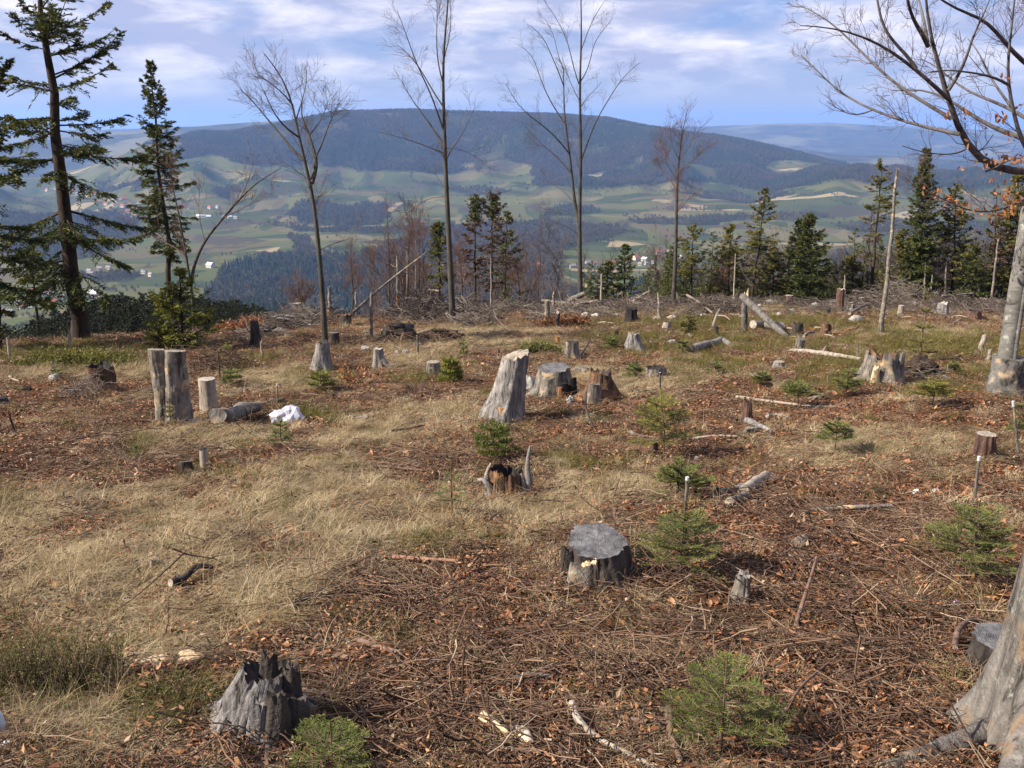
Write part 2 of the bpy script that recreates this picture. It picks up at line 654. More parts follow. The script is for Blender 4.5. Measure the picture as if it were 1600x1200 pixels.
GREEN = patches([(110, 557, 100, 18), (60, 555, 60, 14), (1200, 540, 140, 14), (1450, 540, 170, 22), (1570, 585, 60, 18), (980, 530, 80, 10),
                 (1110, 570, 60, 16), (845, 545, 34, 11), (700, 577, 34, 15), (478, 645, 45, 14), (215, 700, 36, 12),
                 (500, 590, 45, 12), (1470, 612, 45, 12), (380, 565, 60, 14), (40, 1010, 120, 60), (690, 850, 90, 14), (560, 970, 60, 15),
                 (1300, 600, 60, 14), (640, 590, 40, 14), (1020, 545, 60, 12), (1150, 505, 200, 8), (20, 800, 40, 24), (880, 720, 60, 12), (270, 1110, 90, 40), (1330, 575, 90, 14)])
LEAFY = patches([(1350, 650, 220, 40), (1230, 670, 90, 30), (1400, 900, 220, 150), (1450, 1050, 170, 110), (950, 960, 200, 60),
                 (200, 605, 170, 20), (60, 660, 90, 40), (1180, 740, 90, 40), (560, 590, 70, 20), (1010, 960, 120, 50), (1330, 760, 160, 40)])
TWIGGY = patches([(800, 1090, 420, 130), (150, 720, 190, 34), (980, 1030, 300, 120), (1330, 1000, 260, 150), (640, 960, 160, 70),
                  (1300, 800, 160, 50), (540, 1100, 160, 90), (700, 730, 160, 26), (500, 720, 60, 16)])


def edge_noise(x, y, s, z):
    return fbm(x * s, y * s, z, 3)


def covers(x, y):
    st = np.clip(cover_of(STRAW, x, y) * 1.2 + 0.85 * edge_noise(x, y, 1.5, 2.1) + 1.05 * edge_noise(x, y, 4.0, 3.1) + 0.45 * edge_noise(x, y, 0.5, 8.1) - 0.20, 0, 1)
    gr = np.clip(cover_of(GREEN, x, y) * 1.3 + 1.05 * edge_noise(x, y, 1.7, 5.1) + 0.5 * edge_noise(x, y, 0.5, 1.7) - 0.15, 0, 1)
    lf = np.clip(cover_of(LEAFY, x, y) * 0.9 + 0.6 * edge_noise(x, y, 1.3, 7.1), 0, 1)
    return st, gr, lf


def micro(x, y):
    r = np.hypot(x, y)
    f1 = smooth(90, 25, r)
    f2 = smooth(40, 10, r)
    f3 = smooth(14, 5, r)
    return (0.15 * smooth(9, 20, r) * smooth(100, 40, r) * fbm(x / 2.4, y / 2.4, 1.9, 3) + 0.085 * f1 * fbm(x / 1.1, y / 1.1, 3.5, 2) + 0.045 * f2 * fbm(x / 0.36, y / 0.36, 5.5, 2) + 0.022 * f3 * fbm(x / 0.11, y / 0.11, 7.5, 2)) * smooth(0.6, 2.0, r)


def top_h(x, y):
    """the clearing's surface with its small bumps"""
    return ground_h(x, y) + micro(x, y)


def grid_mesh(name, az, rr, zf, mat, attrs, close=True):
    X = np.sin(az)[:, None] * rr[None]
    Y = np.cos(az)[:, None] * rr[None]
    Z = zf(X, Y)
    na_, nr = len(az), len(rr)
    V = np.stack([X, Y, Z], -1).reshape(-1, 3)
    idx = np.arange(na_ * nr).reshape(na_, nr)
    q = np.stack([idx[:-1, :-1], idx[:-1, 1:], idx[1:, 1:], idx[1:, :-1]], -1).reshape(-1, 4)
    mb = MB().add(V, q)
    if close:
        c = idx[:, 0]
        mb.add(np.vstack([V[c], [[0, 0, float(zf(np.array([0.0]), np.array([0.0]))[0])]]]),
               t=[(i, i + 1, na_) for i in range(na_ - 1)])
    o = mb.build(name, mat)
    for k, f in attrs.items():
        a = o.data.attributes.new(k, 'FLOAT', 'POINT')
        v = f(X, Y).reshape(-1)
        full = np.zeros(len(o.data.vertices), np.float32)
        full[:len(v)] = v
        a.data.foreach_set('value', full)
    o['kind'] = 'structure'
    return o


def soil_material():
    m, nt, b, out = new_mat('forest_soil')
    tcn = nd(nt, 'ShaderNodeTexCoord')
    P = tcn.outputs['Object']
    a = noise(nt, P, 38.0, 8.0, 0.72)
    c2 = noise(nt, P, 7.0, 6.0, 0.65)
    c3 = noise(nt, P, 1.1, 5.0, 0.6)
    base = ramp(nt, math_(nt, 'ADD', math_(nt, 'MULTIPLY', a, 0.6), math_(nt, 'MULTIPLY', c2, 0.4)),
                [(0.34, (0.022, 0.014, 0.008)), (0.46, (0.062, 0.034, 0.019)), (0.56, (0.125, 0.066, 0.036)), (0.70, (0.22, 0.128, 0.072))])
    base = mixc(nt, rng_map(nt, c3, 0.42, 0.62), base, mixc(nt, 1.0, base, (1.25, 1.12, 0.95, 1), 'MULTIPLY'))
    straw = ramp(nt, a, [(0.32, (0.10, 0.065, 0.033)), (0.50, (0.28, 0.205, 0.115)), (0.68, (0.50, 0.40, 0.25))])
    green = ramp(nt, a, [(0.32, (0.022, 0.024, 0.008)), (0.50, (0.075, 0.072, 0.020)), (0.68, (0.16, 0.135, 0.042))])
    leaf = ramp(nt, a, [(0.32, (0.04, 0.018, 0.009)), (0.50, (0.17, 0.075, 0.033)), (0.68, (0.33, 0.165, 0.08))])
    c = mixc(nt, math_(nt, 'MULTIPLY', attr(nt, 'leaf'), 0.7), base, leaf)
    c = mixc(nt, math_(nt, 'MULTIPLY', attr(nt, 'straw'), 0.85), c, straw)
    c = mixc(nt, math_(nt, 'MULTIPLY', attr(nt, 'green'), 0.85), c, green)
    nt.links.new(c, b.inputs['Base Color'])
    b.inputs['Roughness'].default_value = 0.95
    b.inputs['Specular IOR Level'].default_value = 0.1
    bump(nt, b, math_(nt, 'ADD', a, math_(nt, 'MULTIPLY', c2, 1.5)), 1.0, 0.05)
    return m


az_near = np.concatenate([np.linspace(-math.pi, -0.66, 50)[:-1], np.linspace(-0.66, 0.66, 520), np.linspace(0.66, math.pi, 50)[1:]])
rr_near = np.concatenate([np.geomspace(0.6, 130, 420)])
clearing = grid_mesh('clearing_ground', az_near, rr_near, top_h, soil_material(),
                     {'straw': lambda x, y: covers(x, y)[0], 'green': lambda x, y: covers(x, y)[1], 'leaf': lambda x, y: covers(x, y)[2]})
clearing['label'] = 'brown littered ground of the felled hilltop clearing'


# ------------------------------------------------------------------ the valley and the hills
def wpoly(pts, rmin=131.0):
    return [tuple(hit(px, py, rmin=rmin)[:2]) for px, py in pts]


# woods: (polygon, spacing m, share of conifers, height m)
WOODS = [
    (wpoly([(318, 478), (322, 440), (350, 418), (420, 402), (500, 396), (560, 402), (620, 398), (680, 405), (690, 470), (600, 500), (500, 520), (400, 520)]), 10.5, 0.86, 17),
    (wpoly([(560, 398), (640, 372), (740, 350), (800, 352), (870, 365), (872, 400), (860, 430), (800, 440), (700, 460), (600, 440)]), 12, 0.12, 15),
    (wpoly([(870, 352), (985, 352), (975, 362), (950, 372), (900, 385), (865, 395), (860, 365)]), 13, 0.15, 13),
    (wpoly([(470, 348), (455, 335), (465, 318), (520, 316), (600, 320), (608, 338), (600, 350), (560, 356)]), 14, 0.5, 16),
    (wpoly([(400, 352), (560, 356), (700, 352), (860, 342), (905, 345), (860, 356), (700, 366), (560, 364)]), 15, 0.55, 14),
    (wpoly([(860, 322), (925, 322), (940, 332), (900, 338), (850, 336)]), 15, 0.6, 14),
    (wpoly([(980, 342), (1100, 335), (1270, 333), (1300, 340), (1210, 346), (1080, 350), (990, 350)]), 15, 0.2, 12),
    (wpoly([(400, 398), (452, 395), (470, 392), (480, 400), (450, 408)]), 11, 0.1, 12),
    (wpoly([(452, 366), (480, 372), (492, 392), (470, 396), (455, 384)]), 11, 0.2, 12),
    (wpoly([(760, 398), (880, 415), (850, 440), (780, 445)]), 11, 0.15, 13),
    (wpoly([(640, 465), (760, 420), (880, 430), (860, 445), (960, 455), (960, 475), (700, 490)]), 12, 0.2, 14),
    (wpoly([(975, 462), (1000, 440), (1100, 438), (1180, 440), (1200, 470), (980, 480)]), 10, 0.9, 18),
    (wpoly([(150, 285), (215, 280), (260, 290), (200, 298), (150, 296)]), 15, 0.7, 14),
    (wpoly([(330, 300), (400, 272), (402, 280), (345, 308)]), 14, 0.8, 14),
    (wpoly([(0, 330), (140, 330), (215, 340), (225, 370), (160, 400), (40, 410), (0, 400)]), 15, 0.25, 14),
    (wpoly([(60, 418), (130, 428), (230, 425), (200, 440), (120, 436)]), 13, 0.2, 12),
    (wpoly([(1310, 395), (1380, 400), (1500, 405), (1620, 400), (1620, 440), (1480, 445), (1350, 435), (1300, 420)]), 13, 0.15, 13),
    (wpoly([(1360, 340), (1450, 348), (1460, 360), (1380, 356)]), 14, 0.3, 13),
    (wpoly([(1060, 300), (1140, 292), (1250, 305), (1200, 312), (1100, 310)]), 16, 0.3, 14),
    (wpoly([(640, 275), (760, 292), (800, 300), (760, 306), (690, 296)]), 16, 0.3, 14),
    (wpoly([(1300, 352), (1420, 345), (1600, 350), (1600, 362), (1450, 372), (1330, 362)]), 16, 0.2, 13),
    (wpoly([(1390, 380), (1600, 372), (1600, 392), (1450, 395)]), 14, 0.2, 13),
]


def mountain_wood(x, y):
    r = np.hypot(x, y)
    az = np.arctan2(x, y)
    z = far_h(x, y)
    low = np.interp(az, np.radians([-30, -22, -14, -8, -3, 2, 6, 11, 17, 24, 30]), [-120, -140, -200, -175, -225, -255, -215, -225, -255, -262, -240])
    n = 105 * fbm(x / 800.0, y / 800.0, 9.5, 3) + 45 * fbm(x / 250.0, y / 250.0, 2.5, 2)
    w = smooth(-14, 14, z - low + n) * smooth(3400, 3900, r)
    return w


def wood_mask(x, y):
    x, y = np.asarray(x), np.asarray(y)
    m = mountain_wood(x, y)
    r = np.hypot(x, y)
    jx = x + 0.012 * r * fbm(x / 160.0, y / 160.0, 1.2, 2)
    jy = y + 0.03 * r * fbm(x / 160.0, y / 160.0, 4.2, 2)
    for poly, *_ in WOODS:
        m = np.maximum(m, in_poly(jx, jy, poly).astype(float))
    return m


def valley_material():
    m, nt, b, out = new_mat('valley_fields')
    tcn = nd(nt, 'ShaderNodeTexCoord')
    P = tcn.outputs['Object']
    wob = nd(nt, 'ShaderNodeTexNoise', {'Vector': P, 'Scale': 0.0022, 'Detail': 2.0})
    off = nd(nt, 'ShaderNodeVectorMath', {0: wob.outputs['Color'], 1: (240, 240, 0)}, operation='MULTIPLY')
    P2 = nd(nt, 'ShaderNodeVectorMath', {0: P, 1: off.outputs[0]}, operation='ADD').outputs[0]
    mpa = nd(nt, 'ShaderNodeMapping', {0: P2, 2: (0, 0, rad(18)), 3: (1 / 240.0, 1 / 110.0, 0.0)})
    va = nd(nt, 'ShaderNodeTexVoronoi', {'Vector': mpa.outputs[0], 'Scale': 1.0, 'Randomness': 0.85}, distance='CHEBYCHEV')
    mpb = nd(nt, 'ShaderNodeMapping', {0: P2, 2: (0, 0, rad(-27)), 3: (1 / 70.0, 1 / 330.0, 0.0)})
    vb = nd(nt, 'ShaderNodeTexVoronoi', {'Vector': mpb.outputs[0], 'Scale': 1.0, 'Randomness': 0.8}, distance='CHEBYCHEV')
    sel = rng_map(nt, noise(nt, P, 0.0012, 2.0), 0.49, 0.51)
    cell = nd(nt, 'ShaderNodeSeparateColor', {0: mixc(nt, sel, va.outputs['Color'], vb.outputs['Color'])})
    f = ramp(nt, cell.outputs[0], [(0.0, (0.036, 0.052, 0.018)), (0.16, (0.095, 0.098, 0.036)), (0.34, (0.050, 0.066, 0.024)), (0.48, (0.145, 0.125, 0.060)),
                                   (0.60, (0.036, 0.056, 0.022)), (0.72, (0.105, 0.085, 0.046)), (0.84, (0.078, 0.094, 0.033)), (0.95, (0.29, 0.23, 0.13))], 'CONSTANT')
    tone = noise(nt, P, 0.011, 5.0, 0.6)
    f = mixc(nt, rng_map(nt, tone, 0.35, 0.7, 0.0, 0.40), f, (0.095, 0.083, 0.042, 1))
    scrub = rng_map(nt, noise(nt, P, 0.0042, 5.0, 0.68), 0.555, 0.585)
    f = mixc(nt, math_(nt, 'MULTIPLY', scrub, 0.85), f, (0.050, 0.042, 0.030, 1))
    wood = ramp(nt, noise(nt, P, 0.006, 6.0, 0.65), [(0.36, (0.018, 0.025, 0.014)), (0.52, (0.040, 0.042, 0.022)), (0.66, (0.085, 0.070, 0.042))])
    c = mixc(nt, rng_map(nt, attr(nt, 'wood'), 0.25, 0.55), f, wood)
    # beyond the main ridge: woods and open land in large soft patches
    far = rng_map(nt, nd(nt, 'ShaderNodeVectorMath', {0: P}, operation='LENGTH').outputs['Value'], 6200, 7200)
    patch = mixc(nt, rng_map(nt, noise(nt, P, 0.0009, 5.0, 0.6), 0.50, 0.58), wood, (0.12, 0.11, 0.06, 1))
    c = mixc(nt, far, c, patch)
    nt.links.new(c, b.inputs['Base Color'])
    b.inputs['Roughness'].default_value = 1.0
    b.inputs['Specular IOR Level'].default_value = 0.0
    return m


valley = grid_mesh('valley', AZ, _Rf, lambda x, y: FAR_Z.copy(), valley_material(), {'wood': wood_mask}, close=False)
valley['label'] = 'broad farmed valley with wooded hills behind it'

# ------------------------------------------------------------------ haze
hz = MB()
zb, zt = float(FAR_Z.min()) - 1.5, max(150.0, float(FAR_Z[:, :].max()) + 30)
c8 = np.array([(x, y, z) for z in (zb, zt) for x, y in ((-32000, -32000), (32000, -32000), (32000, 32000), (-32000, 32000))], float)
hz.add(c8, [(3, 2, 1, 0), (4, 5, 6, 7), (0, 1, 5, 4), (1, 2, 6, 5), (2, 3, 7, 6), (3, 0, 4, 7)])
hm = bpy.data.materials.new('valley_haze')
hm.use_nodes = True
hm.node_tree.nodes.clear()
pv = nd(hm.node_tree, 'ShaderNodeVolumePrincipled', {'Color': (0.30, 0.50, 1.0, 1), 'Density': 0.000060, 'Anisotropy': 0.15})
pv.inputs['Density Attribute'].default_value = ''
ho = nd(hm.node_tree, 'ShaderNodeOutputMaterial', {'Volume': pv.outputs[0]})
try:
    hm.cycles.homogeneous_volume = True
except Exception:
    pass
haze = hz.build('haze', hm, smooth=False, kind='stuff')
haze['label'] = 'thin blue haze lying over the valley'


# ------------------------------------------------------------------ far woods
def proto_conifer(seed, mat, layers=5, k=9):
    r = np.random.RandomState(seed)
    mb = MB()
    for i in range(layers):
        t = i / layers
        z0, z1 = 0.06 + 0.80 * t, 0.06 + 0.80 * t + 0.36 * (1 - 0.4 * t)
        R = 0.17 * (1 - t) ** 0.85 + 0.02
        th = np.arange(2 * k) * math.pi / k + r.rand() * 3
        rr = R * np.where(np.arange(2 * k) % 2, 0.55, 1.0) * (0.75 + 0.5 * r.rand(2 * k))
        zz = z0 + np.where(np.arange(2 * k) % 2, 0.05, -0.02) + 0.03 * r.rand(2 * k)
        ring = np.stack([rr * np.cos(th), rr * np.sin(th), zz], -1)
        mb.add(np.vstack([ring, [[0, 0, min(z1, 1.0)]]]), t=[(j, (j + 1) % (2 * k), 2 * k) for j in range(2 * k)], tint=r.rand(2 * k + 1))
    v, q = tubes(np.array([[[0, 0, -0.1], [0, 0, 0.3]]]), np.array([[0.018, 0.014]]), 4)
    mb.add(v, q, tint=0.9)
    return mb.build('conifer_proto', mat, smooth=False, link=False)


def proto_broadleaf(seed, mat, n=150):
    r = np.random.RandomState(seed)
    mb = MB()
    d = norm(r.normal(size=(n, 3)))
    c = np.array([0, 0, 0.58]) + d * np.array([0.27, 0.27, 0.38]) * (r.rand(n, 1) ** 0.5)
    global RS
    blades(c, d + 0.5 * r.normal(size=(n, 3)) + [0, 0, 0.6], 0.16 + 0.12 * r.rand(n), 0.05, tint=r.rand(n), mb=mb)
    P = [[[0, 0, -0.1], [0.01, 0, 0.3], [0.02, 0, 0.75]]] + [[[0, 0, 0.3], [0.08 * math.cos(a), 0.08 * math.sin(a), 0.5], [0.2 * math.cos(a), 0.2 * math.sin(a), 0.8]] for a in (0.3, 2.2, 4.1)]
    v, q = tubes(np.array(P), np.tile([[0.02, 0.014, 0.004]], (4, 1)), 4)
    mb.add(v, q, tint=0.3)
    return mb.build('broadleaf_proto', mat, smooth=False, link=False)


M_FARCON = leaf_mat('far_conifer', [(0.0, (0.008, 0.017, 0.009)), (0.5, (0.018, 0.032, 0.015)), (1.0, (0.040, 0.056, 0.024))], trans=0.0)
M_FARBARE = leaf_mat('far_bare_wood', [(0.0, (0.040, 0.034, 0.022)), (0.5, (0.080, 0.066, 0.042)), (1.0, (0.135, 0.112, 0.070))], trans=0.0)
CON = [proto_conifer(s, M_FARCON) for s in range(4)]
BRO = [proto_broadleaf(s, M_FARBARE) for s in range(4)]


def rot_upright(n, tilt=0.06):
    return np.stack([RS.normal(size=n) * tilt, RS.normal(size=n) * tilt, RS.rand(n) * 6.283], -1)


def plant(name, x, y, hgt, share, label, sink=0.3):
    z = ground_h(x, y) - sink
    con = RS.rand(len(x)) < share
    idx = np.where(con, RS.randint(0, 4, len(x)), 4 + RS.randint(0, 4, len(x)))
    s = hgt * (0.65 + 0.55 * RS.rand(len(x))) * np.where(con, 1.0, 0.85)
    return scatter(name, CON + BRO, np.stack([x, y, z], -1), rot_upright(len(x), 0.04), s, idx, label)


xs, ys, hs, shs = [], [], [], []
for poly, sp, share, hgt in WOODS:
    p = np.array(poly)
    lo, hi = p.min(0), p.max(0)
    n = int(min((hi[0] - lo[0]) * (hi[1] - lo[1]) / sp ** 2, 60000))
    x = lo[0] + RS.rand(n) * (hi[0] - lo[0])
    y = lo[1] + RS.rand(n) * (hi[1] - lo[1])
    r = np.hypot(x, y)
    jx = x + 0.012 * r * fbm(x / 160.0, y / 160.0, 1.2, 2)
    jy = y + 0.03 * r * fbm(x / 160.0, y / 160.0, 4.2, 2)
    k = in_poly(jx, jy, poly)
    x, y = x[k], y[k]
    xs.append(x); ys.append(y); hs.append(np.full(len(x), hgt))
    shs.append(np.clip(share + 0.9 * fbm(x / 120.0, y / 120.0, 3.1, 2), 0, 1))
plant('valley_woods', np.concatenate(xs), np.concatenate(ys), np.concatenate(hs), np.concatenate(shs), 'dark conifer and bare brown woods on the valley floor')
# hedges and lone trees between the fields
n = 60000
az = RS.uniform(-0.6, 0.6, n)
r = np.sqrt(RS.uniform(1100 ** 2, 4600 ** 2, n))
x, y = r * np.sin(az), r * np.cos(az)
hedge = np.abs(fbm(x / 330.0, y / 240.0, 12.5, 2)) < 0.018
lone = (RS.rand(n) < 0.006) & (fbm(x / 500.0, y / 500.0, 1.5, 2) > 0.0)
k = hedge & (wood_mask(x, y) < 0.5)
x, y = x[k], y[k]
plant('hedgerow_woods', x, y, np.full(len(x), 9.0), np.full(len(x), 0.2), 'lines of bare trees and hedges between the valley fields')
# the wooded mountain
n = 150000
az = RS.uniform(-0.62, 0.62, n)
r = np.sqrt(RS.uniform(3400 ** 2, 5700 ** 2, n))
x, y = r * np.sin(az), r * np.cos(az)
k = (mountain_wood(x, y) > RS.uniform(0.3, 0.7, n)) & (fbm(x / 210.0, y / 330.0, 7.7, 3) > -0.42 + 0.2 * RS.rand(n))
x, y = x[k], y[k]
sh = np.clip(0.66 + 2.6 * fbm(x / 380.0, y / 380.0, 5.1, 3), 0, 1)
plant('mountain_woods', x, y, np.full(len(x), 17.0), sh, 'mixed woods covering the long mountain across the valley')
# ------------------------------------------------------------------ bark and foliage
M_SPRUCEBARK = wood_mat('spruce_bark', (0.018, 0.013, 0.010), (0.075, 0.052, 0.040), stretch=(14, 14, 4), patch=1.2, bumpd=0.02)
M_GREYBARK = wood_mat('grey_bark', (0.030, 0.026, 0.022), (0.105, 0.094, 0.080), stretch=(9, 9, 2.0), patch=1.0, bumpd=0.01)
M_BEECHBARK = wood_mat('beech_bark', (0.085, 0.078, 0.072), (0.25, 0.240, 0.222), stretch=(3, 3, 9.0), patch=2.2, bumpd=0.006, lichen=(0.30, 0.31, 0.27, 1))
M_LIMBBARK = wood_mat('beech_limb_bark', (0.070, 0.060, 0.062), (0.20, 0.180, 0.175), stretch=(9, 9, 3.0), patch=2.0, bumpd=0.006)
M_TWIG = plain_mat('bare_twig', (0.095, 0.072, 0.060), var=0.3, scale=3.0)
M_REDTWIG = plain_mat('reddish_twig', (0.13, 0.070, 0.052), var=0.3, scale=3.0)
M_BEECHTWIG = plain_mat('beech_twig', (0.125, 0.092, 0.092), var=0.3, scale=5.0)
M_SPRUCE = leaf_mat('spruce_needles', [(0.0, (0.024, 0.036, 0.012)), (0.5, (0.062, 0.080, 0.021)), (0.8, (0.112, 0.120, 0.027)), (1.0, (0.165, 0.150, 0.037))], trans=0.2, inst=False)
M_DRYSPRUCE = leaf_mat('thin_spruce_needles', [(0.0, (0.045, 0.050, 0.015)), (0.4, (0.115, 0.115, 0.028)), (0.75, (0.195, 0.172, 0.042)), (1.0, (0.25, 0.18, 0.07))], trans=0.2, inst=False)
M_DEADSPRUCE = leaf_mat('dead_spruce_twigs', [(0.0, (0.060, 0.042, 0.030)), (0.5, (0.115, 0.075, 0.055)), (1.0, (0.17, 0.115, 0.085))], trans=0.05, inst=False)
M_YOUNG = leaf_mat('young_spruce_needles', [(0.0, (0.045, 0.062, 0.012)), (0.4, (0.115, 0.130, 0.020)), (0.8, (0.21, 0.205, 0.030)), (1.0, (0.30, 0.26, 0.06))], trans=0.2, inst=False)
M_FIR = leaf_mat('fir_needles', [(0.0, (0.028, 0.048, 0.011)), (0.5, (0.088, 0.122, 0.022)), (1.0, (0.235, 0.245, 0.055))], trans=0.25, inst=False)
M_DEADLEAF = leaf_mat('clinging_beech_leaf', [(0.0, (0.20, 0.075, 0.035)), (0.5, (0.36, 0.15, 0.06)), (1.0, (0.50, 0.27, 0.13))], trans=0.35)


# ------------------------------------------------------------------ conifers
def spruce(name, label, base, top, width, crown=(0.1, 1.0), n=60, tw=0.5, r0=0.15, mat=None, bark=None, blade=(0.12, 0.030), droop=0.25,
           seed=1, gaps=0.0, power=0.75, sides=None, group=None, cat='tree', dead=None, twstep=0.16, maxw=None, dens=1.0):
    """base, top: trunk ends; width: longest branch; crown: where branches begin and end along the trunk"""
    r = np.random.RandomState(seed)
    base, top = np.asarray(base, float), np.asarray(top, float)
    H = np.linalg.norm(top - base)
    t = thing(name, label, cat, base, group)
    m = MB()
    tt = np.linspace(-0.015, 1, 12)
    path = base + (top - base) * tt[:, None]
    path[1:-1, :2] += r.normal(size=(10, 2)) * 0.004 * H
    R = r0 * (1 - np.clip(tt, 0, 1)) ** 0.8 + 0.008
    R[0] *= 1.25
    R[1] *= 1.06
    v, q = tubes(path[None], R[None], 9)
    m.add(v, q)
    m.build('trunk', bark or M_SPRUCEBARK, t, base)
    u = np.sort(crown[0] + (crown[1] - crown[0]) * r.rand(n) ** 0.9)
    if gaps:
        u = u[fbm(u * 9.0, seed * 1.7, 0.3, 2) > -0.55 + gaps]
    n = len(u)
    az = r.rand(n) * 6.283
    rel = (u - crown[0]) / (crown[1] - crown[0])
    L = width * np.clip((1 - rel), 0, 1) ** power * (0.55 + 0.6 * r.rand(n)) + 0.05 * width
    low = np.clip(rel / 0.12, 0.35, 1)
    L = L * low
    if sides is not None:                                   # branches longer on one side (radians, strength)
        L = L * (1 + sides[1] * np.cos(az - sides[0]))
    el = 0.15 - droop * 1.6 * (1 - rel) + 0.75 * rel ** 2 + 0.15 * r.normal(size=n)
    org = np.stack([np.interp(u, tt, path[:, i]) for i in range(3)], -1)
    s = np.linspace(0, 1, 6)
    d = np.stack([np.cos(az) * np.cos(el), np.sin(az) * np.cos(el), np.sin(el)], -1)
    BP = org[:, None] + d[:, None] * (L[:, None] * s)[..., None]
    BP[..., 2] += (-droop * L[:, None] * 0.5 * s ** 2 * (1 - rel[:, None]) + 0.22 * L[:, None] * s ** 3)
    br = np.clip(0.010 * L + 0.006, 0.006, 0.05)[:, None] * (1 - 0.8 * s)
    mb = MB()
    v, q = tubes(BP, br, 4)
    mb.add(v, q)
    mb.build('branchwork', bark or M_SPRUCEBARK, t, base)
    # side twigs with needle sprays
    B, D, LL, TT = [], [], [], []
    for i in range(n):
        k = max(3, int(L[i] / twstep * dens))
        sp = 0.12 + 0.88 * r.rand(k)
        p = np.stack([np.interp(sp, s, BP[i, :, j]) for j in range(3)], -1)
        tang = norm(BP[i, -1] - BP[i, 0])
        sidev = norm(np.cross(tang, [0, 0, 1.0]))
        sg = np.where(r.rand(k) < 0.5, -1, 1)[:, None]
        a = (0.75 + 0.35 * r.rand(k))[:, None]
        dd = norm(tang * np.cos(a) + sidev * sg * np.sin(a) + np.array([0, 0, -0.28]) * r.rand(k, 1) + 0.12 * r.normal(size=(k, 3)))
        ln = tw * (0.35 + 0.65 * r.rand(k)) * np.minimum(L[i], 1.6) * (1.05 - 0.75 * sp)
        B.append(p); D.append(dd); LL.append(ln)
        TT.append(np.clip(0.25 + 0.35 * sp + 0.28 * r.normal(size=k) + 0.25 * (rel[i] - 0.4), 0, 1))
        B.append(BP[i, -2:-1]); D.append(tang[None]); LL.append(np.array([0.22 * min(L[i], 1.6) + 0.05])); TT.append([0.7])
    B, D, LL, TT = np.concatenate(B), np.concatenate(D), np.concatenate(LL), np.concatenate(TT)
    per = max(6, int(np.mean(LL) / (blade[0] * 0.085)))
    ss = (np.arange(per) + 0.3) / per
    base_b = (B[:, None] + D[:, None] * (LL[:, None] * ss)[..., None])
    base_b[..., 2] -= 0.22 * LL[:, None] * ss ** 2
    sg = np.where(np.arange(per) % 2, 1, -1)[None, :, None]
    sv = norm(np.cross(D, np.array([0, 0, 1.0]) + 0.5 * r.normal(size=D.shape)))[:, None]
    bd = norm(D[:, None] * 0.75 + sv * sg * 0.75 + 0.25 * r.normal(size=base_b.shape))
    m_ = base_b.reshape(-1, 3)
    tint = np.clip(np.repeat(TT, per) + 0.12 * r.normal(size=len(m_)), 0, 1)
    f = MB()
    blades(m_, bd.reshape(-1, 3), blade[0] * (0.6 + 0.6 * r.rand(len(m_))), blade[1], tint=tint, mb=f)
    f.build('crown', mat or M_SPRUCE, t, base, smooth=False, kind='stuff')
    return t


def on_crest(px, py, extra=4.0):
    """a ground point just beyond the edge of the clearing below that pixel"""
    az = math.atan2(ray(px, py)[0], ray(px, py)[1])
    r = float(np.interp(az, _ca, _cr)) + extra
    x, y = r * math.sin(az), r * math.cos(az)
    return np.array([x, y, gz(x, y)])


def topof(base, px, py):
    return at(px, py, base[1])


def tall(name, label, bpx, bpy_, tpx, tpy, wpx, extra=None, **kw):
    b = nhit(bpx, bpy_) if extra is None else on_crest(bpx, bpy_, extra)
    tp = topof(b, tpx, tpy)
    sc = b[1] / F_PX
    return spruce(name, label, b - [0, 0, 0.1], tp, wpx * sc * 1.12, **kw)


tall('spruce_tree', 'tall lone spruce with a dark bare trunk and ragged drooping boughs, left side', 125, 532, 52, -110, 128, n=70,
     crown=(0.12, 1.0), r0=0.20, blade=(0.10, 0.026), droop=0.42, seed=3, power=0.40, gaps=0.30, tw=0.50, twstep=0.065, mat=M_SPRUCE)
tall('spruce_tree', 'dark spruce cut off by the left edge of the photo with heavy dark boughs', -14, 548, -34, 60, 105, n=60,
     crown=(0.12, 1.0), r0=0.2, blade=(0.12, 0.030), droop=0.35, seed=5, power=0.5, twstep=0.06, gaps=0.1)
tall('spruce_tree', 'slender pointed spruce with a bushy middle, behind the yellow-green young spruce', 272, 500, 234, 100, 50, extra=14.0, n=170,
     crown=(0.30, 1.0), r0=0.12, blade=(0.12, 0.032), droop=0.30, seed=8, power=0.62, twstep=0.075, mat=M_SPRUCE)
tall('spruce_tree', 'small dark spruce with a bare lower stem seen just left of the tall lone spruce', 57, 500, 47, 395, 44, extra=17.0, n=44,
     crown=(0.50, 1.0), r0=0.07, blade=(0.11, 0.03), twstep=0.07, droop=0.2, seed=12, power=0.6, mat=M_SPRUCE)
tall('young_spruce', 'bushy yellow-green young spruce behind the twin grey stump', 285, 545, 281, 425, 58, n=95, crown=(0.03, 1.0), r0=0.045,
     blade=(0.075, 0.020), droop=0.12, seed=14, power=0.7, mat=M_YOUNG, tw=0.5, twstep=0.07)
tall('young_spruce', 'low green spruce bush at the foot of the yellow-green young spruce', 248, 548, 246, 505, 30, n=40, crown=(0.03, 1.0), r0=0.02,
     blade=(0.06, 0.016), droop=0.1, seed=15, power=0.6, mat=M_YOUNG, tw=0.5, twstep=0.06)
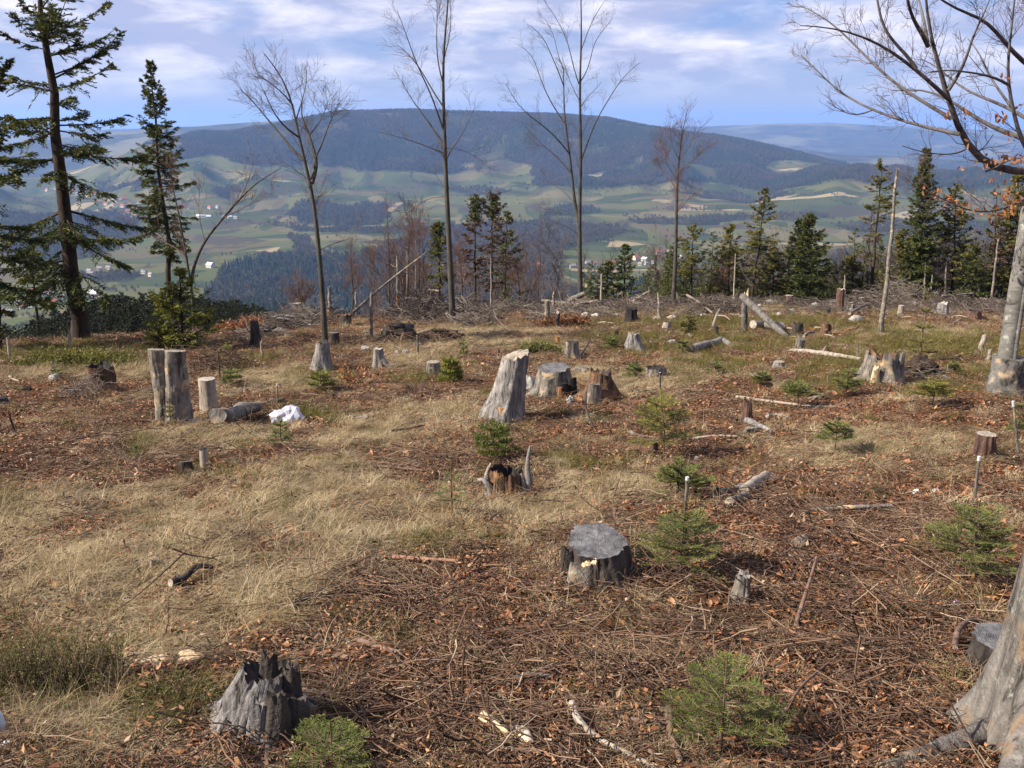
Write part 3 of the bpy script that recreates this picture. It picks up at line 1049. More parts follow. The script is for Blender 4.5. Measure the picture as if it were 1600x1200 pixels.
# the row along the edge of the clearing, left to right
ROW = [
    ('browning spruce with a green tip, left of the tall thin bare beech', 688, 486, 684, 350, 26, 6, dict(n=60, crown=(0.30, 1.0), mat=M_DRYSPRUCE, power=0.55)),
    ('thin dead-looking spruce with reddish twigs and green tip, left one of the pair', 742, 482, 743, 308, 30, 6, dict(n=85, crown=(0.22, 1.0), mat=M_DEADSPRUCE, power=0.4)),
    ('thin dead-looking spruce with reddish twigs and green tip, right one of the pair', 766, 484, 771, 306, 36, 7, dict(n=95, crown=(0.18, 1.0), mat=M_DEADSPRUCE, power=0.4)),
    ('dark green spruce bush leaning out to the right of the reddish dead spruces', 788, 478, 792, 335, 30, 9, dict(n=60, crown=(0.1, 1.0), mat=M_SPRUCE, power=0.5, gaps=0.3)),
    ('low dark spruce left of the small pointed fir on the middle crest', 948, 476, 950, 412, 30, 5, dict(n=70, crown=(0.02, 1.0), mat=M_SPRUCE, power=0.7)),
    ('small pointed green fir at the middle of the crest', 975, 476, 977, 385, 30, 4, dict(n=75, crown=(0.02, 1.0), mat=M_SPRUCE, power=0.7)),
    ('sparse pale green spruce on a thin bare stem, next right of the thin reddish birch', 1079, 472, 1083, 357, 30, 4, dict(n=44, crown=(0.38, 1.0), mat=M_DRYSPRUCE, power=0.45, r0=0.09)),
    ('yellow-green spruce with a pale dead pole before it', 1138, 472, 1142, 352, 32, 5, dict(n=62, crown=(0.15, 1.0), mat=M_DRYSPRUCE, power=0.6)),
    ('slim spruce leaning slightly right with a pale lower stem', 1174, 474, 1196, 298, 34, 4, dict(n=70, crown=(0.28, 1.0), mat=M_DRYSPRUCE, power=0.6, gaps=0.15)),
    ('low bushy spruce at the foot of the slim leaning spruce', 1208, 474, 1208, 392, 32, 6, dict(n=70, crown=(0.02, 1.0), mat=M_DRYSPRUCE, power=0.6)),
    ('yellowish left half of the dense dark fir pair', 1246, 474, 1249, 345, 34, 5, dict(n=105, crown=(0.02, 1.0), mat=M_SPRUCE, power=0.7)),
    ('dense dark green fir with wide drooping boughs, right one of the fir pair', 1268, 475, 1264, 338, 46, 3, dict(n=125, crown=(0.02, 1.0), mat=M_SPRUCE, power=0.65, droop=0.15)),
    ('tall thin spruce with a bare reddish trunk and a small sparse top', 1359, 474, 1379, 256, 30, 5, dict(n=52, crown=(0.42, 1.0), mat=M_DRYSPRUCE, power=0.35, r0=0.12, gaps=0.25)),
    ('thin half-dead spruce close left of the one with the bare reddish trunk', 1352, 470, 1362, 325, 22, 8, dict(n=34, crown=(0.35, 1.0), mat=M_DEADSPRUCE, power=0.4, r0=0.08, gaps=0.2)),
    ('low bushy green spruce between the broken red stump and the bare snag', 1330, 474, 1332, 402, 32, 5, dict(n=60, crown=(0.02, 1.0), mat=M_DRYSPRUCE, power=0.6)),
    ('bushy spruce left of the tall columnar spruce', 1412, 472, 1411, 362, 36, 5, dict(n=85, crown=(0.02, 1.0), mat=M_DRYSPRUCE, power=0.6)),
    ('tall narrow columnar spruce, densest and tallest on the right of the crest', 1436, 472, 1446, 236, 31, 4, dict(n=300, crown=(0.03, 1.0), mat=M_SPRUCE, power=0.5, droop=0.3)),
    ('spruce with green pointed top and greyish middle, right of the columnar spruce', 1488, 474, 1494, 292, 36, 5, dict(n=92, crown=(0.06, 1.0), mat=M_DRYSPRUCE, power=0.5, gaps=0.1)),
    ('dark low spruce tucked right of the greyish spruce', 1518, 474, 1521, 385, 30, 4, dict(n=70, crown=(0.03, 1.0), mat=M_SPRUCE, power=0.7)),
    ('greyish spruce with a bare stem before the last big spruce', 1550, 474, 1558, 300, 30, 5, dict(n=50, crown=(0.25, 1.0), mat=M_DEADSPRUCE, power=0.5, gaps=0.2)),
    ('broad green spruce behind the leafy beech twig at the right edge', 1582, 474, 1592, 278, 48, 6, dict(n=130, crown=(0.06, 1.0), mat=M_DRYSPRUCE, power=0.55)),
]
for i, (lab, bx, by, tx, ty, w, ex, kw) in enumerate(ROW):
    k = dict(r0=0.085, blade=(0.17, 0.045), droop=0.22, seed=40 + i, tw=0.5, twstep=0.105)
    k.update(kw)
    k['n'] = int(k.get('n', 60) * (0.62 if k.get('mat') is M_DEADSPRUCE else 1.2))
    tall('spruce_tree', lab, bx, by, tx, ty, w, extra=ex, group='spruces along the edge of the clearing', **k)
# green tips of the two dead-looking ones are living crowns of their own tree: built as a second crown part below
for o in [o for o in COL.objects if o.get('label', '').startswith('thin dead-looking') or o.get('label', '').startswith('browning spruce')]:
    tr = [c for c in o.children if c.name.startswith('trunk')][0]
    zt_ = max(v.co.z for v in tr.data.vertices)
    xt = [v.co for v in tr.data.vertices if v.co.z > zt_ - 0.01][0]
    r = np.random.RandomState(int(abs(o.location.x) * 100))
    n = 500
    p = np.array(xt)[None] * np.array([[1, 1, 1.0]]) + r.normal(size=(n, 3)) * [0.16, 0.16, 0.0] + np.stack([np.zeros(n), np.zeros(n), -1.5 * r.rand(n)], -1)
    f = MB()
    blades(p, r.normal(size=(n, 3)) + [0, 0, 0.3], 0.26, 0.06, tint=r.rand(n) * 0.8, mb=f)
    c = f.build('green_tip', M_SPRUCE, o, (0, 0, 0), smooth=False, kind='stuff')
# ------------------------------------------------------------------ bare broadleaf trees
def limb_points(pts, Y0, Y1, n=10):
    p = np.array([at(px, py, 1.0) for px, py in pts])
    Y = np.linspace(Y0, Y1, len(pts))
    return smooth_path(p * Y[:, None], n)


def twig_set(r, P, R, count, Lr, el_bias, ang=(0.45, 0.9), s0=0.15, n=5, updraw=0.35):
    """side shoots from paths P (m,k,3): returns paths and radii"""
    m, k, _ = P.shape
    idx = r.randint(0, m, count)
    s = s0 + (1 - s0) * r.rand(count)
    f = s * (k - 1)
    i0 = np.clip(f.astype(int), 0, k - 2)
    w = (f - i0)[:, None]
    org = P[idx, i0] * (1 - w) + P[idx, i0 + 1] * w
    tang = norm(P[idx, i0 + 1] - P[idx, i0])
    rr = R[idx, i0] * (1 - w[:, 0]) + R[idx, i0 + 1] * w[:, 0]
    a = r.uniform(ang[0], ang[1], count)
    ax = np.cross(tang, r.normal(size=(count, 3)))
    d = rotvec(tang, ax, a)
    d[:, 2] += el_bias
    d = norm(d)
    L = r.uniform(Lr[0], Lr[1], count) * (1.1 - 0.6 * s)
    t = np.linspace(0, 1, n)
    wob = r.normal(size=(count, n, 3)) * 0.035 * L[:, None, None] * (t[None, :, None] > 0.01)
    C = org[:, None] + d[:, None] * (L[:, None] * t)[..., None] + wob
    C[..., 2] += updraw * 0.4 * L[:, None] * t ** 2
    return C, rr, L


# stand-ins for the growth nobody could count
def proto_spruce(seed, mat, n=42):
    r = np.random.RandomState(seed)
    mb = MB()
    u = np.linspace(0.04, 0.98, n)
    az = r.rand(n) * 6.283
    L = 0.22 * (1 - u) ** 0.75 * (0.6 + 0.6 * r.rand(n)) + 0.015
    k = 26
    s = r.rand(n, k)
    d = np.stack([np.cos(az), np.sin(az), -0.25 + 0.8 * u ** 2], -1)
    p = np.array([0, 0, 1.0]) * u[:, None, None] + d[:, None] * (L[:, None] * s)[..., None]
    sv = np.stack([-np.sin(az), np.cos(az), 0 * az], -1)[:, None] * np.where(r.rand(n, k) < 0.5, -1, 1)[..., None]
    bd = d[:, None] * 0.8 + sv * 0.7 + [0, 0, -0.2] + 0.25 * r.normal(size=(n, k, 3))
    ln = (0.055 * (1.15 - u)[:, None] + 0.02) * (0.7 + 0.5 * r.rand(n, k))
    blades(p.reshape(-1, 3), bd.reshape(-1, 3), ln.ravel(), 0.011, tint=np.clip(0.2 + 0.5 * s.ravel() + 0.2 * r.normal(size=n * k), 0, 1), mb=mb)
    v, q = tubes(np.array([[[0, 0, -0.1], [0, 0, 0.5], [0, 0, 1.0]]]), np.array([[0.014, 0.009, 0.002]]), 4)
    mb.add(v, q, tint=0.0)
    return mb.build('spruce_proto', mat, smooth=False, link=False)


def proto_bare(seed, mat):
    r = np.random.RandomState(seed)
    mb = MB()
    P = np.array([[[0.02 * r.normal() * i, 0.02 * r.normal() * i, -0.05 + i * 0.21] for i in range(6)] for _ in range(1 + seed % 3)])
    R = np.tile(np.linspace(0.011, 0.002, 6), (len(P), 1))
    v, q = tubes(P, R, 5)
    mb.add(v, q, tint=0.2)
    for cnt, L in ((22, (0.15, 0.42)), (110, (0.06, 0.2)), (260, (0.03, 0.10))):
        C, rr, ln = twig_set(r, P, R, cnt, L, 0.18, s0=0.25)
        R = np.maximum(0.0075 * ln[:, None] ** 0.8 * (1 - 0.75 * np.linspace(0, 1, C.shape[1])), 0.0008)
        v, q = tubes(C, R, 3)
        mb.add(v, q, tint=r.rand(len(v)))
        P = C
    return mb.build('bare_proto', mat, smooth=False, link=False)


M_THICKET = leaf_mat('thicket_needles', [(0.0, (0.007, 0.010, 0.005)), (0.5, (0.015, 0.021, 0.008)), (1.0, (0.030, 0.036, 0.012))], trans=0.0)
M_CRESTGREEN = leaf_mat('crest_needles', [(0.0, (0.030, 0.040, 0.012)), (0.5, (0.075, 0.083, 0.022)), (1.0, (0.135, 0.125, 0.034))], trans=0.1)
M_COPSE = leaf_mat('copse_twigs', [(0.0, (0.055, 0.038, 0.032)), (0.5, (0.100, 0.066, 0.054)), (1.0, (0.150, 0.100, 0.080))], trans=0.0)
NEARCON = [proto_spruce(s, M_THICKET) for s in range(5)]
CRESTCON = [proto_spruce(20 + s, M_CRESTGREEN) for s in range(4)]
NEARBARE = [proto_bare(s, M_COPSE) for s in range(5)]
# young thicket below the left edge: countless small tops that read as one dark mass
n = 2400
az = RS.uniform(-0.62, -0.17, n)
r = np.interp(az, _ca, _cr) + RS.uniform(14, 75, n)
x, y = r * np.sin(az), r * np.cos(az)
lim = np.interp(az, np.radians([-34, -29, -26, -23, -20, -17, -14, -11]), [520, 502, 474, 464, 462, 462, 476, 490])
lim = lim + 26 * fbm(az * 16.0, 0.0, 3.3, 4)
slope = np.array([at(800, ly, 1.0)[2] for ly in np.arange(440, 560)])
H = np.clip(np.interp(lim, np.arange(440, 560), slope) * y - ground_h(x, y), 1.5, 26) * (1 - 0.55 * RS.rand(n) ** 1.3)
scatter('spruce_thicket', NEARCON, np.stack([x, y, ground_h(x, y) - 0.2], -1), rot_upright(n), H, RS.randint(0, 5, n), 'dark young spruce thicket below the left edge of the clearing')
# low growth seen over the crest on the right
n = 620
az = 0.05 + 0.55 * RS.rand(n) ** 0.75
r = np.interp(az, _ca, _cr) + RS.uniform(6, 26, n)
x, y = r * np.sin(az), r * np.cos(az)
k = fbm(x / 5.0, 0.0, 2.2, 2) > -0.05
x, y = x[k], y[k]
scatter('crest_undergrowth', CRESTCON + NEARBARE, np.stack([x, y, ground_h(x, y) - 0.2], -1), rot_upright(len(x)), RS.uniform(2.2, 5.6, len(x)), np.where(RS.rand(len(x)) < 0.62, RS.randint(0, 4, len(x)), RS.randint(4, 9, len(x))), 'low spruce and birch growth just beyond the crest')
# brash left from the felling along the crest
def proto_brash(seed, mat, n=26):
    r = np.random.RandomState(seed)
    mb = MB()
    a = r.rand(n) * 6.283
    L = r.uniform(0.25, 1.1, n)
    o = np.stack([r.normal(size=n) * 0.35, r.normal(size=n) * 0.3, 0.02 + 0.38 * r.rand(n) ** 1.5], -1)
    d = np.stack([np.cos(a), np.sin(a), r.normal(size=n) * 0.28], -1)
    s = np.linspace(-0.5, 0.5, 5)
    P = o[:, None] + d[:, None] * (L[:, None] * s)[..., None] + r.normal(size=(n, 5, 3)) * 0.05 * L[:, None, None]
    P[..., 2] = np.maximum(P[..., 2], 0)
    R = r.uniform(0.006, 0.022, n)[:, None] * np.linspace(1, 0.35, 5)[None]
    v, q = tubes(P, R, 4)
    mb.add(v, q, tint=np.repeat(r.rand(n), 20))
    C, rr, ln = twig_set(r, P, R, 70, (0.1, 0.4), 0.1, s0=0.1)
    v, q = tubes(C, np.maximum(0.010 * ln[:, None] * (1 - 0.7 * np.linspace(0, 1, C.shape[1])), 0.003), 3)
    mb.add(v, q, tint=np.repeat(r.rand(70) * 0.7, C.shape[1] * 3))
    return mb.build('brash_proto', mat, smooth=True, link=False)


M_BRASH = leaf_mat('brash_twigs', [(0.0, (0.045, 0.032, 0.026)), (0.4, (0.105, 0.080, 0.064)), (0.8, (0.20, 0.165, 0.138)), (1.0, (0.34, 0.30, 0.26))], trans=0.0)
BRASH = [proto_brash(s, M_BRASH) for s in range(6)]
n = 1150
az = RS.uniform(-0.27, 0.57, n)
r = np.interp(az, _ca, _cr) + 4 - (2 + 24 * smooth(-0.25, 0.0, az)) * RS.rand(n) ** 1.6
x, y = r * np.sin(az), r * np.cos(az)
k = (RS.rand(n) < 0.35 + smooth(-0.25, 0.0, az)) & (fbm(x / 4.5, y / 3.0, 6.2, 2) + 0.35 * RS.rand(n) - 0.012 * (np.interp(az, _ca, _cr) - r) > 0.16)
x, y = x[k], y[k]
z = top_h(x, y)
scatter('crest_brash', BRASH, np.stack([x, y, z], -1), np.stack([RS.normal(size=len(x)) * 0.1 - 0.16, RS.normal(size=len(x)) * 0.1, RS.normal(size=len(x)) * 0.9], -1), RS.uniform(0.5, 1.25, len(x)), RS.randint(0, 6, len(x)), 'grey brash left lying along the far edge of the clearing')
# brown bare copse beyond the middle of the crest
n = 75
az = RS.uniform(-0.15, 0.055, n)
r = np.interp(az, _ca, _cr) + RS.uniform(6, 45, n)
x, y = r * np.sin(az), r * np.cos(az)
scatter('bare_copse', NEARBARE, np.stack([x, y, ground_h(x, y) - 0.2], -1), rot_upright(len(x)), RS.uniform(2.5, 6.0, len(x)), RS.randint(0, 5, len(x)), 'brown bare copse just below the middle of the crest')


def bare_tree(name, label, stems, limbs, bark, twigm, seed=1, lv=(90, 500, 1100), Ls=((0.7, 2.0), (0.3, 0.9), (0.12, 0.4)), up=0.35, tmin=0.004, base=None, group=None, kind_part='limb', k=8, s0=0.25, only_limbs=False, limbm=None):
    """stems/limbs: lists of (points(n,3), r0, r1). The first stem is the trunk."""
    r = np.random.RandomState(seed)
    base = stems[0][0][0] if base is None else base
    t = thing(name, label, 'tree', base, group)
    for i, (p, a, b) in enumerate(stems):
        m = MB()
        tube1(m, p, a, b, k, n=22)
        m.build('trunk' if i == 0 else 'stem', bark, t, base)
    for p, a, b in limbs:
        m = MB()
        tube1(m, p, a, b, 6, n=12)
        m.build(kind_part, limbm or (bark if a > 0.03 else twigm), t, base)
    src = (limbs if only_limbs else stems + limbs)
    P = np.stack([smooth_path(p, 12) for p, a, b in src])
    Rr = np.stack([np.linspace(a, b, 12) for p, a, b in src])
    wlen = np.array([np.linalg.norm(np.diff(p, axis=0), axis=1).sum() for p in P])
    rep = np.repeat(np.arange(len(P)), np.maximum(1, (wlen / wlen.mean() * 6).astype(int)))
    mb = MB()
    P, Rr = P[rep], Rr[rep]
    for j, (cnt, L) in enumerate(zip(lv, Ls)):
        C, rr, ln = twig_set(r, P, Rr, cnt, L, up * 0.5, s0=s0 if j == 0 else 0.15, updraw=up)
        R0 = np.minimum(rr * 0.7, 0.0026 + 0.0052 * ln)
        Rn = np.maximum(R0[:, None] * (1 - 0.75 * np.linspace(0, 1, C.shape[1])), tmin)
        v, q = tubes(C, Rn, 4 if j == 0 else 3)
        mb.add(v, q, tint=r.rand(len(v)))
        P, Rr = C, Rn
    mb.build('twigs', twigm, t, base, kind='stuff')
    return t, P


def stem_of(pts, Y, a, b, n=22, Y1=None):
    return (limb_points(pts, Y, Y if Y1 is None else Y1, n), a, b)


# thin tall beech, left of the middle (leaning left, forked)
b = nhit(509, 545); Y = b[1]
bare_tree('bare_beech', 'slim bare tree leaning left with a forked crown, growing behind the mossy stump',
          [stem_of([(509, 548), (508, 530), (506, 490), (503, 450), (500, 410), (497, 380), (495, 350), (492, 330), (490, 310), (486, 290), (482, 270), (476, 250), (470, 235), (468, 215), (462, 190), (458, 165), (454, 140), (446, 122), (438, 108), (424, 96), (413, 84)], Y, 0.072, 0.009),
           stem_of([(487, 286), (494, 265), (494, 245), (488, 230), (483, 210), (476, 195), (470, 180), (472, 160)], Y, 0.055, 0.012, Y1=Y + 1.0)],
          [stem_of(p, Y, a * 0.72, 0.006, Y1=Y + dy) for p, a, dy in [
              ([(474, 250), (462, 240), (450, 225), (440, 212), (430, 200), (418, 187), (405, 170), (393, 155), (378, 142)], 0.045, 0.8),
              ([(494, 245), (500, 232), (508, 212), (515, 192), (524, 172)], 0.03, -0.8),
              ([(468, 215), (455, 206), (443, 197), (430, 180), (420, 160), (412, 140)], 0.032, -0.9),
              ([(462, 190), (468, 170), (474, 150), (480, 125), (478, 105)], 0.028, 0.9),
              ([(458, 165), (448, 152), (436, 140), (420, 128), (402, 118)], 0.026, -0.4),
              ([(483, 212), (496, 196), (506, 178), (512, 160)], 0.022, 0.9),
              ([(500, 392), (512, 384), (528, 378), (550, 372)], 0.014, 0.5),
              ([(501, 393), (515, 400), (530, 410), (546, 420)], 0.014, -0.4)]],
          M_GREYBARK, M_TWIG, seed=21, lv=(85, 480, 1100), Ls=((0.4, 1.2), (0.2, 0.6), (0.1, 0.3)), s0=0.40, up=0.12, tmin=0.0022)
# tall thin bare beech
b = nhit(707, 507); Y = b[1]
bare_tree('bare_beech', 'tall straight bare beech with upswept branches on its left, single thin trunk',
          [stem_of([(708, 509), (706, 470), (704, 420), (701, 370), (699, 320), (697, 290), (696, 250), (695, 220), (693, 170), (692, 130), (691, 100), (694, 60), (698, 30), (701, 0), (704, -40), (705, -80)], Y, 0.128, 0.011)],
          [stem_of(p, Y, a * 0.70, 0.008, Y1=Y + dy) for p, a, dy in [
              ([(694, 226), (683, 212), (670, 190), (660, 178), (650, 165), (640, 150), (628, 128)], 0.06, 1.0),
              ([(694, 207), (686, 185), (676, 150), (665, 130), (655, 110), (647, 90), (640, 70), (632, 45), (620, 15)], 0.055, -0.8),
              ([(692, 166), (680, 148), (668, 128), (655, 104), (640, 85), (620, 70)], 0.045, 1.2),
              ([(692, 130), (686, 110), (682, 80), (682, 50), (684, 10), (680, -30)], 0.04, -0.6),
              ([(691, 100), (697, 80), (704, 50), (705, 20), (702, -20)], 0.035, 0.8),
              ([(697, 251), (703, 235), (712, 225), (722, 210), (730, 195), (740, 172)], 0.04, -0.8),
              ([(695, 240), (670, 230), (650, 222), (620, 213), (588, 205)], 0.035, -0.5),
              ([(699, 300), (690, 288), (680, 272), (676, 258)], 0.02, 0.5),
              ([(696, 233), (715, 232), (735, 240), (755, 252)], 0.018, 0.6),
              ([(699, 307), (675, 307), (650, 320), (626, 342), (600, 367)], 0.028, 0.4)]],
          M_GREYBARK, M_TWIG, seed=22, lv=(95, 520, 1200), Ls=((0.5, 1.4), (0.25, 0.8), (0.15, 0.4)), s0=0.45, up=0.12, tmin=0.0026)
# twin stemmed tall bare tree
b = on_crest(907, 463, -3.0); Y = b[1]
bare_tree('bare_beech', 'tallest bare tree with a second stem splitting off low, behind the stacked poles',
          [stem_of([(907, 468), (906, 430), (906, 390), (905, 350), (906, 300), (907, 270), (908, 240), (907, 200), (906, 160), (905, 130), (907, 100), (909, 70), (909, 40), (908, 0), (906, -50)], Y, 0.150, 0.018),
           stem_of([(904, 348), (900, 330), (896, 300), (893, 270), (890, 240), (886, 215), (883, 190), (881, 165), (881, 130), (880, 105)], Y, 0.10, 0.02, Y1=Y + 1.0)],
          [stem_of(p, Y, a * 0.70, 0.009, Y1=Y + dy) for p, a, dy in [
              ([(892, 271), (880, 255), (865, 240), (845, 225), (830, 208), (820, 196)], 0.07, 1.2),
              ([(890, 241), (878, 224), (860, 205), (840, 190), (825, 180), (810, 165), (798, 148), (790, 130)], 0.065, -0.8),
              ([(882, 192), (870, 175), (855, 150), (845, 125), (837, 100), (834, 85), (822, 76), (810, 70)], 0.06, 1.4),
              ([(881, 135), (873, 112), (862, 88), (852, 62), (838, 45), (824, 38)], 0.045, -1.2),
              ([(880, 108), (870, 80), (866, 55), (852, 30)], 0.035, 0.9),
              ([(908, 250), (914, 238), (920, 215), (926, 200), (935, 180), (945, 165), (955, 150), (963, 135), (970, 122), (982, 110), (1000, 98)], 0.07, -1.0),
              ([(905, 132), (898, 115), (893, 90), (886, 60), (876, 40), (864, 20), (850, 0)], 0.05, 1.0),
              ([(905, 130), (915, 118), (923, 95), (926, 70), (934, 56), (945, 45), (958, 28)], 0.05, 1.3),
              ([(909, 76), (920, 45), (932, 20), (946, 0)], 0.04, -0.8),
              ([(907, 168), (917, 152), (930, 140), (940, 128)], 0.03, 0.8),
              ([(907, 160), (897, 142), (888, 120), (880, 95)], 0.03, -0.6),
              ([(904, 342), (890, 336), (875, 332), (850, 330)], 0.035, 0.5),
              ([(904, 366), (890, 356), (870, 348), (850, 341)], 0.03, -0.5),
              ([(905, 396), (895, 385), (885, 378), (868, 368)], 0.025, 0.4),
              ([(893, 312), (880, 298), (865, 288), (848, 280)], 0.03, 0.6)]],
          M_GREYBARK, M_TWIG, seed=23, lv=(130, 650, 1500), Ls=((0.6, 1.9), (0.35, 1.0), (0.2, 0.5)), s0=0.40, up=0.12, tmin=0.003)
# thin reddish birch
b = on_crest(1053, 468, -2.0); Y = b[1]
bare_tree('bare_birch', 'thin bare reddish tree with a faint feathery crown, right of the tallest bare tree',
          [stem_of([(1052, 470), (1055, 420), (1056, 380), (1057, 350), (1057, 320), (1058, 290), (1060, 260), (1062, 240), (1063, 220), (1067, 200), (1074, 172)], Y, 0.15, 0.010)],
          [stem_of(p, Y, a, 0.008, Y1=Y + dy) for p, a, dy in [
              ([(1058, 300), (1050, 285), (1040, 273), (1028, 255)], 0.03, 0.8), ([(1057, 332), (1070, 318), (1078, 308), (1084, 293)], 0.028, -0.6),
              ([(1060, 252), (1070, 240), (1080, 222), (1095, 198)], 0.03, 0.7), ([(1061, 250), (1052, 232), (1048, 214), (1046, 196)], 0.025, -0.6),
              ([(1058, 272), (1072, 258), (1086, 248), (1100, 232)], 0.025, -0.9), ([(1059, 268), (1046, 250), (1036, 236), (1028, 215)], 0.025, 1.0),
              ([(1058, 284), (1046, 262), (1036, 240), (1030, 230)], 0.022, 0.0)]],
          M_GREYBARK, M_REDTWIG, seed=24, lv=(150, 600, 900), Ls=((0.5, 1.6), (0.3, 0.9), (0.15, 0.5)), s0=0.45)
# twin bare stems beside the slender spruce
b = nhit(300, 520); Y = b[1] + 3
bare_tree('bare_beech', 'bare forked tree whose right stem arches far out, beside the slender spruce',
          [stem_of([(303, 530), (302, 470), (297, 440), (291, 400), (284, 360), (279, 330), (273, 310), (268, 280), (262, 250)], Y, 0.072, 0.009),
           stem_of([(299, 440), (301, 420), (308, 400), (320, 375), (332, 360), (350, 340), (375, 310), (395, 290), (422, 272), (440, 262)], Y, 0.065, 0.010, Y1=Y + 1)],
          [stem_of(p, Y, a, 0.006, Y1=Y + dy) for p, a, dy in [
              ([(293, 402), (280, 390), (265, 382), (245, 372), (225, 362), (208, 354)], 0.025, 0.6), ([(286, 372), (276, 350), (268, 336), (262, 325)], 0.02, -0.5),
              ([(350, 340), (380, 325), (405, 312), (430, 300)], 0.02, 0.5), ([(375, 310), (385, 290), (392, 270), (396, 252)], 0.018, -0.5), ([(320, 376), (313, 350), (310, 325), (312, 290)], 0.018, 0.7)]],
          M_GREYBARK, M_REDTWIG, seed=25, lv=(70, 260, 420), Ls=((0.4, 1.2), (0.2, 0.7), (0.12, 0.35)), s0=0.4)
# reddish saplings on the crest between the two tall trees
for i, (bx, by, tx, ty, sp, lab) in enumerate([
        (607, 488, 605, 318, 26, 'reddish bare sapling with dense twigs left of the dead pole with orange base'),
        (633, 488, 640, 330, 22, 'reddish bare sapling right behind the dead pole with the orange base'),
        (652, 486, 655, 345, 20, 'thin bare sapling between the leaning pole and the tall straight beech'),
        (722, 484, 716, 370, 18, 'thin pale bare sapling right of the tall straight beech'),
        (812, 482, 806, 398, 22, 'short brown bare sapling left of the stacked poles'),
        (550, 498, 548, 385, 20, 'thin bare sapling right of the slim leaning tree'),
        (470, 505, 466, 440, 18, 'small reddish bare bush left of the slim leaning tree'),
        (1128, 470, 1126, 400, 18, 'short bare birch sapling left of the yellow-green spruce'),
        (1310, 472, 1306, 405, 18, 'low bare birch sapling beside the fir pair'),
        (1395, 468, 1392, 385, 22, 'greyish bare sapling behind the tall bare snag'),
        (1470, 470, 1468, 380, 20, 'greyish bare sapling right of the columnar spruce')]):
    b = on_crest(bx, by, 3.0 + (i % 3)); Y = b[1]
    g = at(tx, ty, Y)
    st = (np.array([b, b * 0.6 + g * 0.4 + [0.08, 0, 0], b * 0.25 + g * 0.75, g]), 0.055, 0.008)
    lm = []
    rr = np.random.RandomState(60 + i)
    for j in range(9):
        s = rr.uniform(0.25, 0.85)
        o = b + (g - b) * s
        a = rr.uniform(0, 6.28)
        w = sp * Y / F_PX * rr.uniform(0.5, 1.0) * (1.1 - 0.5 * s)
        e = o + np.array([math.cos(a) * w, math.sin(a) * w, w * rr.uniform(0.7, 1.6)])
        lm.append((np.array([o, o * 0.5 + e * 0.5 + [0, 0, -0.06 * w], e]), 0.022, 0.007))
    bare_tree('bare_sapling', lab, [st], lm, M_GREYBARK, M_REDTWIG if i < 8 else M_TWIG, seed=70 + i, lv=(60, 220, 340), Ls=((0.3, 0.9), (0.2, 0.6), (0.12, 0.4)), s0=0.25, k=5)

# ------------------------------------------------------------------ the beech at the right
b = nhit(1567, 622); Y = b[1]


def LB(pts, dy0, dy1, a, e):
    return (limb_points(pts, Y + dy0, Y + dy1, 14), a, e)


